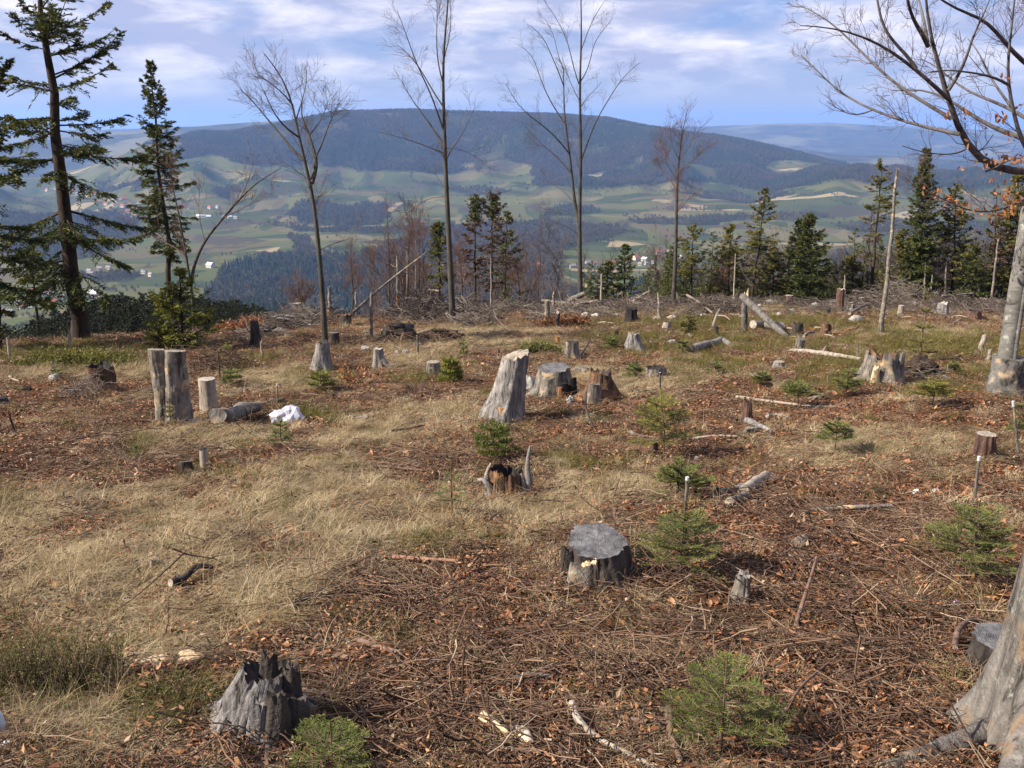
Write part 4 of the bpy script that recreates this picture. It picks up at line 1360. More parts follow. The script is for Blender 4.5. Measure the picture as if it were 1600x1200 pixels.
trunk = LB([(1568, 612), (1569, 575), (1570, 548), (1575, 522), (1584, 496), (1590, 465), (1594, 430), (1598, 400), (1604, 360), (1610, 320), (1616, 280), (1622, 230), (1628, 170), (1634, 100), (1640, 0), (1646, -120)], 0, 0, 0.122, 0.075)
limbs = [
    LB([(1616, 268), (1595, 271), (1572, 277), (1552, 270), (1530, 260), (1518, 247), (1508, 230), (1497, 208), (1487, 185), (1483, 165), (1480, 145), (1477, 120), (1465, 95), (1450, 70), (1447, 50), (1446, 20), (1445, -20)], 0, -0.7, 0.056, 0.013),
    LB([(1482, 155), (1465, 138), (1450, 125), (1432, 107), (1412, 97), (1390, 75), (1375, 67), (1355, 60), (1330, 48), (1300, 42), (1275, 38), (1250, 40)], -0.45, -1.4, 0.026, 0.005),
    LB([(1487, 186), (1462, 172), (1432, 150), (1400, 137), (1378, 118), (1366, 98), (1340, 77), (1317, 50), (1297, 27), (1275, 15), (1245, 6)], -0.4, 0.6, 0.027, 0.005),
    LB([(1499, 210), (1470, 207), (1440, 195), (1405, 190), (1375, 177), (1355, 167), (1325, 157), (1305, 142), (1290, 127), (1280, 110), (1252, 86)], -0.35, 0.9, 0.026, 0.005),
    LB([(1365, 171), (1345, 180), (1330, 180), (1312, 172), (1292, 158)], 0.55, 0.8, 0.012, 0.005),
    LB([(1450, 72), (1440, 50), (1425, 30), (1418, 0), (1410, -40)], -0.65, -1.2, 0.030, 0.010),
    LB([(1449, 66), (1445, 40), (1440, 15), (1430, -20)], -0.65, -0.2, 0.022, 0.008),
    LB([(1432, 107), (1420, 88), (1407, 77), (1390, 60), (1376, 38), (1371, 0), (1366, -30)], -0.9, -1.0, 0.022, 0.010),
    LB([(1618, 222), (1600, 216), (1575, 210), (1557, 205), (1537, 192), (1512, 177), (1495, 164), (1480, 150), (1465, 142), (1440, 135), (1415, 138), (1395, 142)], 0.2, 0.9, 0.042, 0.006),
    LB([(1620, 196), (1595, 177), (1570, 165), (1545, 155), (1512, 145), (1497, 136), (1480, 118), (1460, 95), (1440, 92)], 0.3, 1.3, 0.030, 0.006),
    LB([(1630, 120), (1600, 100), (1575, 75), (1560, 55), (1545, 28), (1525, 23), (1505, 22), (1482, 10), (1460, -8)], 0.1, -0.9, 0.032, 0.010),
    LB([(1636, 60), (1610, 10), (1590, -10), (1570, -30)], 0.2, 0.8, 0.030, 0.012),
    LB([(1482, 141), (1496, 122), (1507, 100), (1515, 78), (1517, 62), (1524, 45), (1535, 30), (1548, -5)], -0.5, -0.9, 0.022, 0.006),
    LB([(1618, 255), (1598, 235), (1590, 205), (1582, 170), (1574, 130), (1570, 100), (1580, 60), (1585, 0)], -0.2, -0.5, 0.030, 0.010),
    LB([(1575, 132), (1555, 120), (1530, 115), (1505, 112), (1480, 108), (1455, 112)], -0.4, -1.0, 0.018, 0.006),
    LB([(1582, 170), (1560, 140), (1545, 118), (1530, 80), (1512, 60)], -0.3, 0.3, 0.018, 0.006),
    LB([(1614, 302), (1600, 312), (1585, 322), (1560, 331), (1537, 336), (1515, 331), (1500, 327), (1480, 314), (1465, 305), (1440, 296), (1425, 288)], -0.3, -0.9, 0.016, 0.005),
    LB([(1540, 268), (1556, 262), (1572, 252), (1592, 246)], -0.1, -0.6, 0.012, 0.005),
    LB([(1509, 233), (1500, 240), (1480, 242), (1455, 240), (1430, 235), (1410, 228)], -0.3, -0.8, 0.012, 0.004),
    LB([(1524, 240), (1536, 232), (1544, 222), (1552, 210)], -0.2, -0.5, 0.010, 0.004)]
beech, tips = bare_tree('beech_tree', 'smooth grey beech with a swollen cracked foot and low spreading limbs at the right', [trunk], limbs, M_BEECHBARK, M_BEECHTWIG, seed=31,
                        lv=(200, 900, 1700), Ls=((0.22, 0.65), (0.10, 0.32), (0.05, 0.15)), up=0.16, tmin=0.0016, base=b, s0=0.2, only_limbs=True, k=14, limbm=M_LIMBBARK)
# seam down the trunk
pth = smooth_path(trunk[0][:11] + np.array([0.045, -0.09, 0]), 14)
m = MB(); tube1(m, pth, 0.040, 0.015, 8); m.build('trunk_ridge', M_BEECHBARK, beech, b)
# leaves that stayed on the low twigs: one mesh, many leaves
lf = MB()
g = np.array([(0, 0, 0), (0.3, 0.20, 0.03), (0.7, 0.17, 0.01), (1, 0, -0.05), (0.7, -0.17, 0.05), (0.3, -0.20, 0.06), (0.5, 0, -0.04)]) * 0.075
lf.add(g, t=[(0, 6, 1), (1, 6, 2), (2, 6, 3), (3, 6, 4), (4, 6, 5), (5, 6, 0)], tint=RS.rand(7))
leafme = lf.mesh('dead_leaf', M_DEADLEAF)
rr = np.random.RandomState(77)
LEAFPX = []
for cx, cyy, sx_, sy_, k in [(1582, 318, 22, 14, 40), (1572, 300, 20, 8, 12), (1548, 333, 30, 6, 18), (1503, 327, 14, 5, 12), (1487, 312, 14, 7, 14), (1468, 303, 10, 5, 8), (1590, 252, 14, 8, 20),
                           (1570, 250, 14, 7, 14), (1535, 248, 6, 6, 3), (1540, 258, 10, 6, 5), (1525, 258, 5, 4, 3), (1562, 182, 12, 7, 10), (1510, 182, 6, 5, 4), (1480, 187, 4, 3, 2), (1535, 198, 8, 4, 4), (1578, 214, 6, 4, 4),
                           (1570, 122, 5, 4, 3), (1590, 165, 6, 4, 3), (1517, 226, 4, 3, 2), (1555, 277, 14, 3, 5), (1505, 262, 5, 5, 3), (1440, 298, 6, 4, 3)]:
    for _ in range(int(k * 1.3)):
        LEAFPX.append((cx + rr.normal() * sx_ * 0.5, cyy + rr.normal() * sy_ * 0.6))
for px, py in LEAFPX:
    o = bpy.data.objects.new('dead_leaf', leafme)
    COL.objects.link(o)
    o.parent = beech
    o.location = at(px, py, Y - 0.5 + rr.normal() * 0.2) - b
    o.rotation_euler = (rr.rand() * 6.28, rr.rand() * 6.28, rr.rand() * 6.28)
    s = rr.uniform(0.7, 1.25)
    o.scale = (s, s, s)
# ------------------------------------------------------------------ what lies on the ground beyond counting
M_STRAW = leaf_mat('dry_grass_blade', [(0.0, (0.14, 0.092, 0.042)), (0.35, (0.30, 0.218, 0.115)), (0.7, (0.48, 0.382, 0.228)), (1.0, (0.66, 0.56, 0.38))], trans=0.2, rough=0.7)
M_GRASS = leaf_mat('green_grass_blade', [(0.0, (0.045, 0.045, 0.010)), (0.4, (0.11, 0.104, 0.020)), (0.75, (0.19, 0.165, 0.038)), (1.0, (0.33, 0.26, 0.10))], trans=0.25)
M_LITTERLEAF = leaf_mat('fallen_leaf', [(0.0, (0.050, 0.022, 0.010)), (0.35, (0.175, 0.068, 0.027)), (0.7, (0.33, 0.145, 0.058)), (0.92, (0.46, 0.265, 0.135)), (1.0, (0.52, 0.38, 0.26))], trans=0.1, rough=0.55, spec=0.35)
M_LITTERTWIG = leaf_mat('fallen_twig', [(0.0, (0.030, 0.018, 0.011)), (0.35, (0.082, 0.047, 0.031)), (0.65, (0.150, 0.090, 0.060)), (0.90, (0.27, 0.185, 0.125)), (1.0, (0.48, 0.39, 0.28))], trans=0.0, rough=0.7)


def strips(root, d0, L, w, sag, seg, mb, tint, r, floor=0.004):
    """bent blades: root (m,3), first direction (m,3), length, width, how fast they bow down"""
    m = len(root)
    p = root.copy()
    d = norm(d0)
    sidev = norm(np.cross(d, [0, 0, 1.0]) + 1e-6)
    rows = [np.stack([p - sidev * w[:, None] * 0.5, p + sidev * w[:, None] * 0.5], 1)]
    for i in range(seg):
        p = p + d * (L / seg)[:, None]
        p[:, 2] = np.maximum(p[:, 2], floor)
        d = norm(d + np.stack([0 * sag, 0 * sag, -sag], -1) + 0.12 * r.normal(size=(m, 3)))
        ww = w * (1 - (i + 1) / seg * 0.85)
        rows.append(np.stack([p - sidev * ww[:, None] * 0.5, p + sidev * ww[:, None] * 0.5], 1))
    V = np.stack(rows, 1)                                    # m, seg+1, 2, 3
    idx = np.arange(m * (seg + 1) * 2).reshape(m, seg + 1, 2)
    q = np.stack([idx[:, :-1, 0], idx[:, :-1, 1], idx[:, 1:, 1], idx[:, 1:, 0]], -1).reshape(-1, 4)
    mb.add(V.reshape(-1, 3), q, tint=np.repeat(tint, (seg + 1) * 2))


def proto_tuft(seed, mat, n=60, L=(0.10, 0.30), w=(0.0016, 0.0034), el=(0.15, 1.0), spread=0.07, sag=0.5, comb=1.2, name='tuft_proto'):
    r = np.random.RandomState(seed)
    mb = MB()
    a = r.rand(n) * 6.283
    rr = spread * np.sqrt(r.rand(n))
    root = np.stack([rr * np.cos(a), rr * np.sin(a), -0.01 + 0 * a], -1)
    da = r.normal(size=n) * comb
    e = r.uniform(el[0], el[1], n)
    d = np.stack([np.cos(da) * np.cos(e), np.sin(da) * np.cos(e), np.sin(e)], -1)
    strips(root, d, r.uniform(L[0], L[1], n), r.uniform(w[0], w[1], n), np.full(n, sag), 4, mb, r.rand(n), r)
    return mb.build(name, mat, smooth=False, link=False)


def proto_leaf(seed, mat):
    r = np.random.RandomState(seed)
    mb = MB()
    n = 6
    s = np.linspace(0, 1, n)
    w = 0.30 * np.sin(np.pi * s ** 0.85) * (0.85 + 0.3 * r.rand())
    curl = r.uniform(0.3, 1.6)
    bendz = r.uniform(-0.5, 0.8)
    rows = []
    for i in range(n):
        cx, cz = s[i], bendz * s[i] * (1 - s[i]) + 0.05 * r.normal()
        up = curl * w[i] * r.uniform(0.4, 1.0)
        rows.append([[cx, -w[i], cz + up + 0.04 * r.normal()], [cx, 0, cz], [cx, w[i], cz + up * r.uniform(0.3, 1.2)]])
    V = np.array(rows).reshape(-1, 3) * 0.062
    V[:, 0] -= 0.03
    V[:, 2] -= V[:, 2].min()
    idx = np.arange(n * 3).reshape(n, 3)
    q = np.concatenate([np.stack([idx[:-1, j], idx[:-1, j + 1], idx[1:, j + 1], idx[1:, j]], -1).reshape(-1, 4) for j in (0, 1)])
    mb.add(V, q, tint=np.clip(r.rand() * 0.8 + 0.2 * r.rand(len(V)), 0, 1))
    return mb.build('leaf_proto', mat, smooth=True, link=False)


def proto_crumbs(seed, mat, n=34):
    """a hand's breadth of broken bits: leaf scraps, bark flakes, short straws"""
    r = np.random.RandomState(seed)
    mb = MB()
    p = np.stack([r.normal(size=n) * 0.07, r.normal(size=n) * 0.07, 0.002 + 0.020 * r.rand(n)], -1)
    d = r.normal(size=(n, 3)) * [1, 1, 0.35]
    blades(p, d, r.uniform(0.010, 0.042, n), r.uniform(0.003, 0.016, n), up=norm(r.normal(size=(n, 3)) * [0.5, 0.5, 0.2] + [0, 0, 1]), tint=r.rand(n), mb=mb, bend=r.normal(size=(n, 3)) * 0.004)
    return mb.build('crumb_proto', mat, smooth=False, link=False)


def proto_twigs(seed, mat, n=7, L=(0.06, 0.32), rad_=(0.0009, 0.0034)):
    r = np.random.RandomState(seed)
    mb = MB()
    k = 5
    P, R = [], []
    for i in range(n):
        a = r.rand() * 6.283
        ln = r.uniform(*L)
        o = np.array([r.normal() * 0.09, r.normal() * 0.09, r.uniform(0.0, 0.03)])
        d = np.array([math.cos(a), math.sin(a), r.normal() * 0.16])
        t = np.linspace(-0.5, 0.5, k)
        p = o + d * (ln * t)[:, None] + r.normal(size=(k, 3)) * 0.022 * ln
        p[:, 2] = np.maximum(p[:, 2], 0.0)
        P.append(p)
        R.append(np.linspace(r.uniform(*rad_), 0.0011, k))
        if r.rand() < 0.4:                                   # a side spur
            q = p[2] + np.array([math.cos(a + 0.8), math.sin(a + 0.8), 0.25]) * np.linspace(0, ln * 0.3, k)[:, None]
            P.append(q)
            R.append(np.linspace(0.0016, 0.0009, k))
    v, q = tubes(np.array(P), np.array(R), 4)
    mb.add(v, q, tint=np.repeat(r.rand(len(P)), k * 4))
    return mb.build('twig_proto', mat, smooth=True, link=False)


TUFTS = [proto_tuft(s, M_STRAW, n=64, L=(0.08, 0.26), el=(0.02, 0.65), sag=0.38, spread=0.085) for s in range(5)] + [proto_tuft(5 + s, M_STRAW, n=46, el=(0.4, 1.35), L=(0.08, 0.24), sag=0.35, comb=3.0, spread=0.035) for s in range(2)]
GREENS = [proto_tuft(30 + s, M_GRASS, n=70, L=(0.05, 0.17), w=(0.0020, 0.0042), el=(0.5, 1.45), spread=0.09, sag=0.3, comb=3.0) for s in range(4)]
LEAVES = [proto_leaf(s, M_LITTERLEAF) for s in range(9)]
CRUMBS = [proto_crumbs(s, M_LITTERLEAF if s % 2 else M_LITTERTWIG) for s in range(8)]
TWIGS = [proto_twigs(s, M_LITTERTWIG) for s in range(9)]


def wedge(n, r0, r1, p, azw=0.60):
    """points in the view's wedge of the clearing, denser near the camera (density ~ r^-p)"""
    u = RS.rand(n)
    e = 2 - p
    r = (r0 ** e + u * (r1 ** e - r0 ** e)) ** (1 / e)
    az = RS.uniform(-azw, azw, n)
    ok = r < np.interp(az, _ca, _cr) + 8
    r, az = r[ok], az[ok]
    return r * np.sin(az), r * np.cos(az), r


def nrm_tilt(x, y):
    e = 0.08
    dzx = (top_h(x + e, y) - top_h(x - e, y)) / (2 * e)
    dzy = (top_h(x, y + e) - top_h(x, y - e)) / (2 * e)
    return dzx, dzy


def lay(name, protos, x, y, scale, label, idx=None, lift=0.0, rz=None, jit=0.12):
    z = top_h(x, y) + lift
    dzx, dzy = nrm_tilt(x, y)
    n = len(x)
    if rz is None:
        rz = RS.rand(n) * 6.283
    # small-angle tilt onto the slope, expressed in the turned frame (Euler XYZ turns X first)
    c, s = np.cos(rz), np.sin(rz)
    tx = (dzy * c - dzx * s)
    ty = -(dzx * c + dzy * s)
    rot = np.stack([tx + jit * RS.normal(size=n), ty + jit * RS.normal(size=n), rz], -1)
    if idx is None:
        idx = RS.randint(0, len(protos), n)
    return scatter(name, protos, np.stack([x, y, z], -1), rot, scale, idx, label)


# dry grass
x, y, r = wedge(90000, 1.9, 62, 1.25)
st, gr, lf = covers(x, y)
k = RS.rand(len(x)) < np.clip(st * 1.2 - 0.08, 0, 1) * 0.80 + 0.05
x, y, r = x[k], y[k], r[k]
wind = 0.5 + 1.6 * fbm(x / 1.7, y / 1.7, 6.6, 2)
lay('dry_grass', TUFTS, x, y, RS.uniform(0.6, 1.25, len(x)) * (0.85 + r / 30.0), 'matted straw-coloured dead grass', rz=wind + RS.normal(size=len(x)) * 0.7,
    idx=np.where(RS.rand(len(x)) < 0.9, RS.randint(0, 5, len(x)), RS.randint(5, 7, len(x))))
# green grass and moss
x, y, r = wedge(60000, 1.9, 66, 1.05)
st, gr, lf = covers(x, y)
k = RS.rand(len(x)) < np.clip(gr * 1.1 - 0.1, 0, 1) * 0.7 + 0.012
x, y, r = x[k], y[k], r[k]
lay('green_grass', GREENS, x, y, RS.uniform(0.5, 1.1, len(x)) * (0.8 + r / 26.0), 'patches of low olive green grass and bilberry')
# leaves
x, y, r = wedge(52000, 1.9, 40, 1.3)
st, gr, lf = covers(x, y)
k = RS.rand(len(x)) < np.clip(0.10 + 0.75 * lf, 0, 1) * (1 - 0.92 * st) * np.clip(0.6 + 1.3 * fbm(x * 1.3, y * 1.3, 9.9, 2), 0.05, 1)
x, y, r = x[k], y[k], r[k]
lay('leaf_litter', LEAVES, x, y, RS.uniform(0.45, 1.15, len(x)) * (0.9 + r / 30.0), 'fallen brown beech leaves lying everywhere', lift=0.004, jit=0.5)
# broken bits
x, y, r = wedge(60000, 1.9, 45, 1.35)
st, gr, lf = covers(x, y)
k = RS.rand(len(x)) < 0.8 * (1 - 0.85 * st) * np.clip(0.6 + 1.2 * fbm(x * 1.1, y * 1.1, 4.9, 2), 0.08, 1)
x, y, r = x[k], y[k], r[k]
lay('forest_litter', CRUMBS, x, y, RS.uniform(0.7, 1.3, len(x)) * (0.9 + r / 30.0), 'crumbled bark, leaf scraps and twig ends covering the soil', lift=0.002)
# chunks of wood and stone left about, too many to count
def proto_chunk(seed, mat):
    r = np.random.RandomState(seed)
    mb = MB()
    n = 9
    L = r.uniform(0.5, 1.0)
    t = np.linspace(-0.5, 0.5, 5)
    P = np.stack([L * t, 0.06 * r.normal(size=5), 0.05 + 0.05 * r.normal(size=5)], -1)
    v, q = tubes(P[None], (0.16 * (1 - 0.7 * np.abs(2 * t) ** 3) * r.uniform(0.6, 1.1, 5))[None], n)
    v = v + 0.05 * r.normal(size=v.shape)
    v[:, 2] *= r.uniform(0.5, 0.9)
    mb.add(v, q, tint=np.clip(r.rand() + 0.15 * r.normal(size=len(v)), 0, 1))
    for e in (slice(0, n), slice(-n, None)):
        mb.add(np.vstack([v[e], v[e].mean(0)[None]]), t=[(i, (i + 1) % n, n) for i in range(n)], tint=0.9)
    return mb.build('chunk_proto', mat, smooth=False, link=False)


M_CHUNK = leaf_mat('felling_chunk', [(0.0, (0.030, 0.022, 0.017)), (0.4, (0.10, 0.075, 0.058)), (0.75, (0.22, 0.185, 0.155)), (1.0, (0.42, 0.375, 0.33))], trans=0.0, rough=0.9)
CHUNKS = [proto_chunk(s, M_CHUNK) for s in range(8)]
x, y, r = wedge(5200, 5, 68, 0.7)
k = RS.rand(len(x)) < np.clip(0.22 + 0.9 * fbm(x / 2.6, y / 2.6, 3.9, 2), 0.02, 1) * (0.25 + 0.75 * smooth(12, 30, r))
x, y, r = x[k], y[k], r[k]
lay('felling_debris', CHUNKS, x, y, RS.uniform(0.10, 0.42, len(x)) * (0.55 + r / 55.0), 'broken wood chunks, bark and stones left by the felling', jit=0.3)
# twigs
x, y, r = wedge(24000, 1.9, 55, 1.3)
tw = np.clip(cover_of(TWIGGY, x, y) * 1.1 + 0.5 * fbm(x * 0.9, y * 0.9, 3.7, 2), 0, 1)
st, gr, lf = covers(x, y)
k = RS.rand(len(x)) < (0.12 + 0.75 * tw) * (1 - 0.75 * st) * (1 - 0.5 * gr)
x, y, r = x[k], y[k], r[k]
lay('twig_litter', TWIGS, x, y, RS.uniform(0.6, 1.5, len(x)) * (0.9 + r / 30.0), 'dead brown twigs strewn over the ground', lift=0.006)
# ------------------------------------------------------------------ weathered wood, stone and the like
M_SILVER = wood_mat('silver_wood', (0.060, 0.052, 0.048), (0.40, 0.375, 0.36), warm=None, stretch=(24, 24, 2.6), patch=5.0, bumpd=0.018)
M_SILVERDARK = wood_mat('dark_silver_wood', (0.030, 0.025, 0.022), (0.36, 0.34, 0.335), stretch=(30, 30, 2.2), patch=6.0, bumpd=0.022)
M_OLDWOOD = wood_mat('old_grey_wood', (0.055, 0.045, 0.037), (0.32, 0.285, 0.25), warm=(0.40, 0.28, 0.17, 1), stretch=(16, 16, 2.4), patch=4.0, bumpd=0.016, lichen=(0.26, 0.27, 0.20, 1))
M_PALEWOOD = wood_mat('pale_wood', (0.17, 0.135, 0.105), (0.50, 0.44, 0.37), stretch=(30, 30, 3.0), patch=6.0, bumpd=0.006)
M_ROTTEN = wood_mat('rotten_wood', (0.035, 0.020, 0.013), (0.20, 0.115, 0.070), warm=(0.23, 0.115, 0.05, 1), stretch=(16, 16, 5.0), patch=7.0, bumpd=0.02)
M_REDWOOD = wood_mat('red_rotten_wood', (0.045, 0.025, 0.020), (0.20, 0.115, 0.088), stretch=(16, 16, 3.0), patch=5.0, bumpd=0.02)
M_DARKBARK = wood_mat('dark_bark', (0.018, 0.014, 0.012), (0.105, 0.088, 0.078), stretch=(12, 12, 4.0), patch=4.0, bumpd=0.02)
M_CHAR_SHADE = plain_mat('blackened_wood_and_hollow_shade', (0.018, 0.015, 0.015), var=0.4, scale=14.0)  # charred wood, and the shade inside stump hollows put into colour
M_FRESH = wood_mat('fresh_cut_wood', (0.46, 0.33, 0.19), (0.74, 0.62, 0.42), stretch=(9, 9, 9), patch=9.0, bumpd=0.004)
M_ORANGEWOOD = wood_mat('orange_rot', (0.22, 0.10, 0.04), (0.52, 0.28, 0.12), stretch=(14, 14, 5), patch=8.0, bumpd=0.012)
M_STONE = wood_mat('field_stone', (0.20, 0.19, 0.175), (0.46, 0.44, 0.41), stretch=(12, 12, 12), patch=6.0, bumpd=0.01, lichen=(0.22, 0.22, 0.18, 1))
M_PALESTONE = wood_mat('pale_stone', (0.22, 0.20, 0.18), (0.52, 0.48, 0.44), stretch=(12, 12, 12), patch=6.0, bumpd=0.01)
M_GREYLOG = wood_mat('grey_log_bark', (0.045, 0.040, 0.036), (0.22, 0.200, 0.185), stretch=(14, 14, 5), patch=4.0, bumpd=0.012)
M_STICK = wood_mat('brown_stick', (0.070, 0.042, 0.032), (0.25, 0.16, 0.12), stretch=(30, 30, 8), patch=9.0, bumpd=0.004)
M_REDSTICK = wood_mat('reddish_stick', (0.15, 0.075, 0.048), (0.40, 0.24, 0.16), stretch=(30, 30, 8), patch=9.0, bumpd=0.004)
M_EARTH = wood_mat('dark_earth', (0.012, 0.008, 0.006), (0.10, 0.060, 0.038), stretch=(18, 18, 18), patch=6.0, bumpd=0.03)


def cut_mat(name, dark, light, crack=0.0):
    """a sawn face: rings about the middle, cracks running out"""
    m, nt, b, out = new_mat(name)
    tcn = nd(nt, 'ShaderNodeTexCoord')
    P = tcn.outputs['Object']
    sp = nd(nt, 'ShaderNodeSeparateXYZ', {0: P})
    flat = nd(nt, 'ShaderNodeCombineXYZ', {0: sp.outputs[0], 1: sp.outputs[1], 2: 0.0})
    w = nd(nt, 'ShaderNodeTexWave', {'Vector': flat.outputs[0], 'Scale': 34.0, 'Distortion': 6.0, 'Detail': 3.0, 'Detail Scale': 1.4}, wave_type='RINGS', rings_direction='Z')
    n = noise(nt, P, 16.0, 6.0, 0.7)
    c = ramp(nt, math_(nt, 'ADD', math_(nt, 'MULTIPLY', n, 0.8), math_(nt, 'MULTIPLY', w.outputs[0], 0.10)), [(0.30, tuple(0.6 * x for x in dark)), (0.60, light)])
    v = nd(nt, 'ShaderNodeTexVoronoi', {'Vector': P, 'Scale': 13.0}, feature='DISTANCE_TO_EDGE')
    cr = rng_map(nt, v.outputs[0], 0.0, 0.022, 1.0, 0.0)
    c = mixc(nt, math_(nt, 'MULTIPLY', cr, 0.8), c, (0.02, 0.017, 0.015, 1))
    nt.links.new(c, b.inputs['Base Color'])
    bump(nt, b, math_(nt, 'ADD', n, math_(nt, 'MULTIPLY', w.outputs[0], 0.10)), 0.8, 0.010)
    b.inputs['Roughness'].default_value = 0.85
    return m


M_CUTGREY = cut_mat('grey_sawn_face', (0.050, 0.048, 0.050), (0.20, 0.195, 0.203))
M_CUTPALE = cut_mat('pale_sawn_face', (0.30, 0.25, 0.20), (0.58, 0.52, 0.45))
M_CUTTAN = cut_mat('tan_sawn_face', (0.22, 0.175, 0.13), (0.44, 0.38, 0.31))


def spot(px, py):
    p = nhit(px, py)
    p[2] = float(top_h(p[0], p[1]))
    return p


def px2m(p):
    """metres per photo pixel at a point"""
    return float(np.dot(p, [0, CP, -SP])) / F_PX


def stump_shape(R, H, seed, flare=0.5, lobes=5, ridge=0.06, tilt=0.0, td=0.0, jag=0.0, k=48, m=16, lean=(0, 0), taper=0.12, squash=1.0, dish=0.0, topn=0.02, turn=0.0, sink=0.12, hollow=0.0):
    th = np.arange(k) * 2 * math.pi / k
    c, s = np.cos(th), np.sin(th)
    t = np.linspace(-sink / H, 1, m + 1)[:, None]
    jn = perlin3(c * 1.6, s * 1.6, seed * 3.1) + 0.7 * perlin3(c * 5, s * 5, seed * 1.7) + 0.45 * np.abs(perlin3(c * 11, s * 11, seed * 0.7))
    top = H * (1 + tilt * np.cos(th - td) + jag * np.clip(jn, -0.6, 1.2) + topn * perlin3(c * 3, s * 3, seed))
    lobe = 0.5 + 0.5 * np.cos(lobes * th + seed) * 0.7 + 0.5 * perlin3(c * 1.3, s * 1.3, seed * 0.9)
    tt = np.clip(t, 0, 1)
    r = R * (1 - taper * tt) * (1 + flare * np.exp(-np.maximum(t, -0.3) * 3.2) * np.clip(lobe, 0, 1.4)[None])
    r = r * (1 + ridge * (perlin3(c * 4, s * 4, seed + tt * 0.7) + 0.7 * perlin3(c * 9, s * 9, seed + tt * 1.1) + 0.5 * perlin3(c * 18, s * 18, seed + tt * 2.5)))
    z = np.where(t < 0, t * H, tt * top[None])
    x, y = r * c[None], r * s[None] * squash
    ct, sn = math.cos(turn), math.sin(turn)
    X = x * ct - y * sn + lean[0] * tt
    Y = x * sn + y * ct + lean[1] * tt
    nz = perlin3(X / R * 1.7 + seed, Y / R * 1.7, z / R * 1.2) + 0.5 * perlin3(X / R * 4.1, Y / R * 4.1 + seed, z / R * 2.6)
    X, Y = X * (1 + 0.12 * nz) + 0.10 * R * perlin3(z / R * 0.8, seed * 1.3, 0.7), Y * (1 + 0.12 * nz)
    V = np.stack([X, Y, z], -1)
    idx = np.arange((m + 1) * k).reshape(m + 1, k)
    q = np.stack([idx[:-1], np.roll(idx, -1, 1)[:-1], np.roll(idx, -1, 1)[1:], idx[1:]], -1).reshape(-1, 4)
    # the upper face
    ring = V[-1]
    cen = ring.mean(0)
    rows = [ring]
    zl = ring[:, 2].mean()
    for i, f in enumerate((0.93, 0.8, 0.6, 0.38, 0.17)):
        p = cen + (ring - cen) * f
        flat = zl + tilt * H * f * np.cos(th - td)
        p[:, 2] = (ring[:, 2] * f + flat * (1 - f)) if jag < 0.02 else (zl * (1 - f) + ring[:, 2] * f)
        p[:, 2] -= (dish + hollow) * H * (1 - f) ** (0.35 if hollow else 1.0)
        p[:, 2] += (0.05 if jag < 0.02 else 0.015) * R * perlin3(p[:, 0] * 9 / R * 0.3, p[:, 1] * 9 / R * 0.3, seed)
        rows.append(p)
    C = np.concatenate(rows + [rows[-1].mean(0)[None]])
    ci = np.arange(6 * k).reshape(6, k)
    cq = np.stack([ci[:-1], np.roll(ci, -1, 1)[:-1], np.roll(ci, -1, 1)[1:], ci[1:]], -1).reshape(-1, 4)
    ctri = [(5 * k + i, 5 * k + (i + 1) % k, 6 * k) for i in range(k)]
    return V, q, C, cq, ctri


def stump(label, px, py, w, h, side=M_OLDWOOD, face=M_CUTGREY, roots=(), name='tree_stump', cat='stump', group=None, depth=0.75, leanpx=0, **kw):
    """w, h: size in photo pixels; px, py: the middle of its foot"""
    p = spot(px, py)
    u = px2m(p)
    R, H = w * u * 0.5, h * u * 1.02
    fl = kw.get('flare', 0.5)
    Rt = R / (1 + 0.55 * fl)
    d = norm(p[:2][None])[0]
    p = np.array([p[0] + d[0] * Rt * depth, p[1] + d[1] * Rt * depth, 0.0])
    p[2] = float(top_h(p[0], p[1]))
    lo = kw.pop('lean', (leanpx * u, 0.0))
    near = p[1] < 9
    seed = kw.pop('seed', (px * 7 + py) % 97)
    V, q, C, cq, ct = stump_shape(Rt, H, seed, lean=lo, k=kw.pop('k', 72 if near else 36), m=20 if near else 10, **kw)
    t = thing(name, label, cat, p, group)
    MB().add(V, q).build('bark', side, t)
    MB().add(C, cq, ct).build('cut_face', face, t)
    for az, L, r0 in roots:
        L, r0 = L * u, r0 * u
        s = np.linspace(0, 1, 9)
        wob = 0.12 * L * np.array([perlin3(x * 3.0, seed, az) for x in s])
        X = (0.3 * Rt + L * s) * math.cos(az) - wob * math.sin(az)
        Y = (0.3 * Rt + L * s) * math.sin(az) + wob * math.cos(az)
        Z = np.array([float(top_h(p[0] + a, p[1] + b)) for a, b in zip(X, Y)]) - p[2] + r0 * 0.4 + (0.30 * H + r0) * np.clip(1 - s * 1.8, 0, 1) ** 1.5 - r0 * 1.6 * s ** 3
        m = MB()
        tube1(m, np.stack([X, Y, Z], -1), r0, r0 * 0.3, 9)
        m.build('root', side, t)
    return t


def ground_path(pts, lift):
    """lay a pixel path on the ground"""
    out = []
    for e in pts:
        p = spot(e[0], e[1])
        p[2] += lift + (e[2] if len(e) > 2 else 0.0)
        out.append(p)
    return np.array(out)


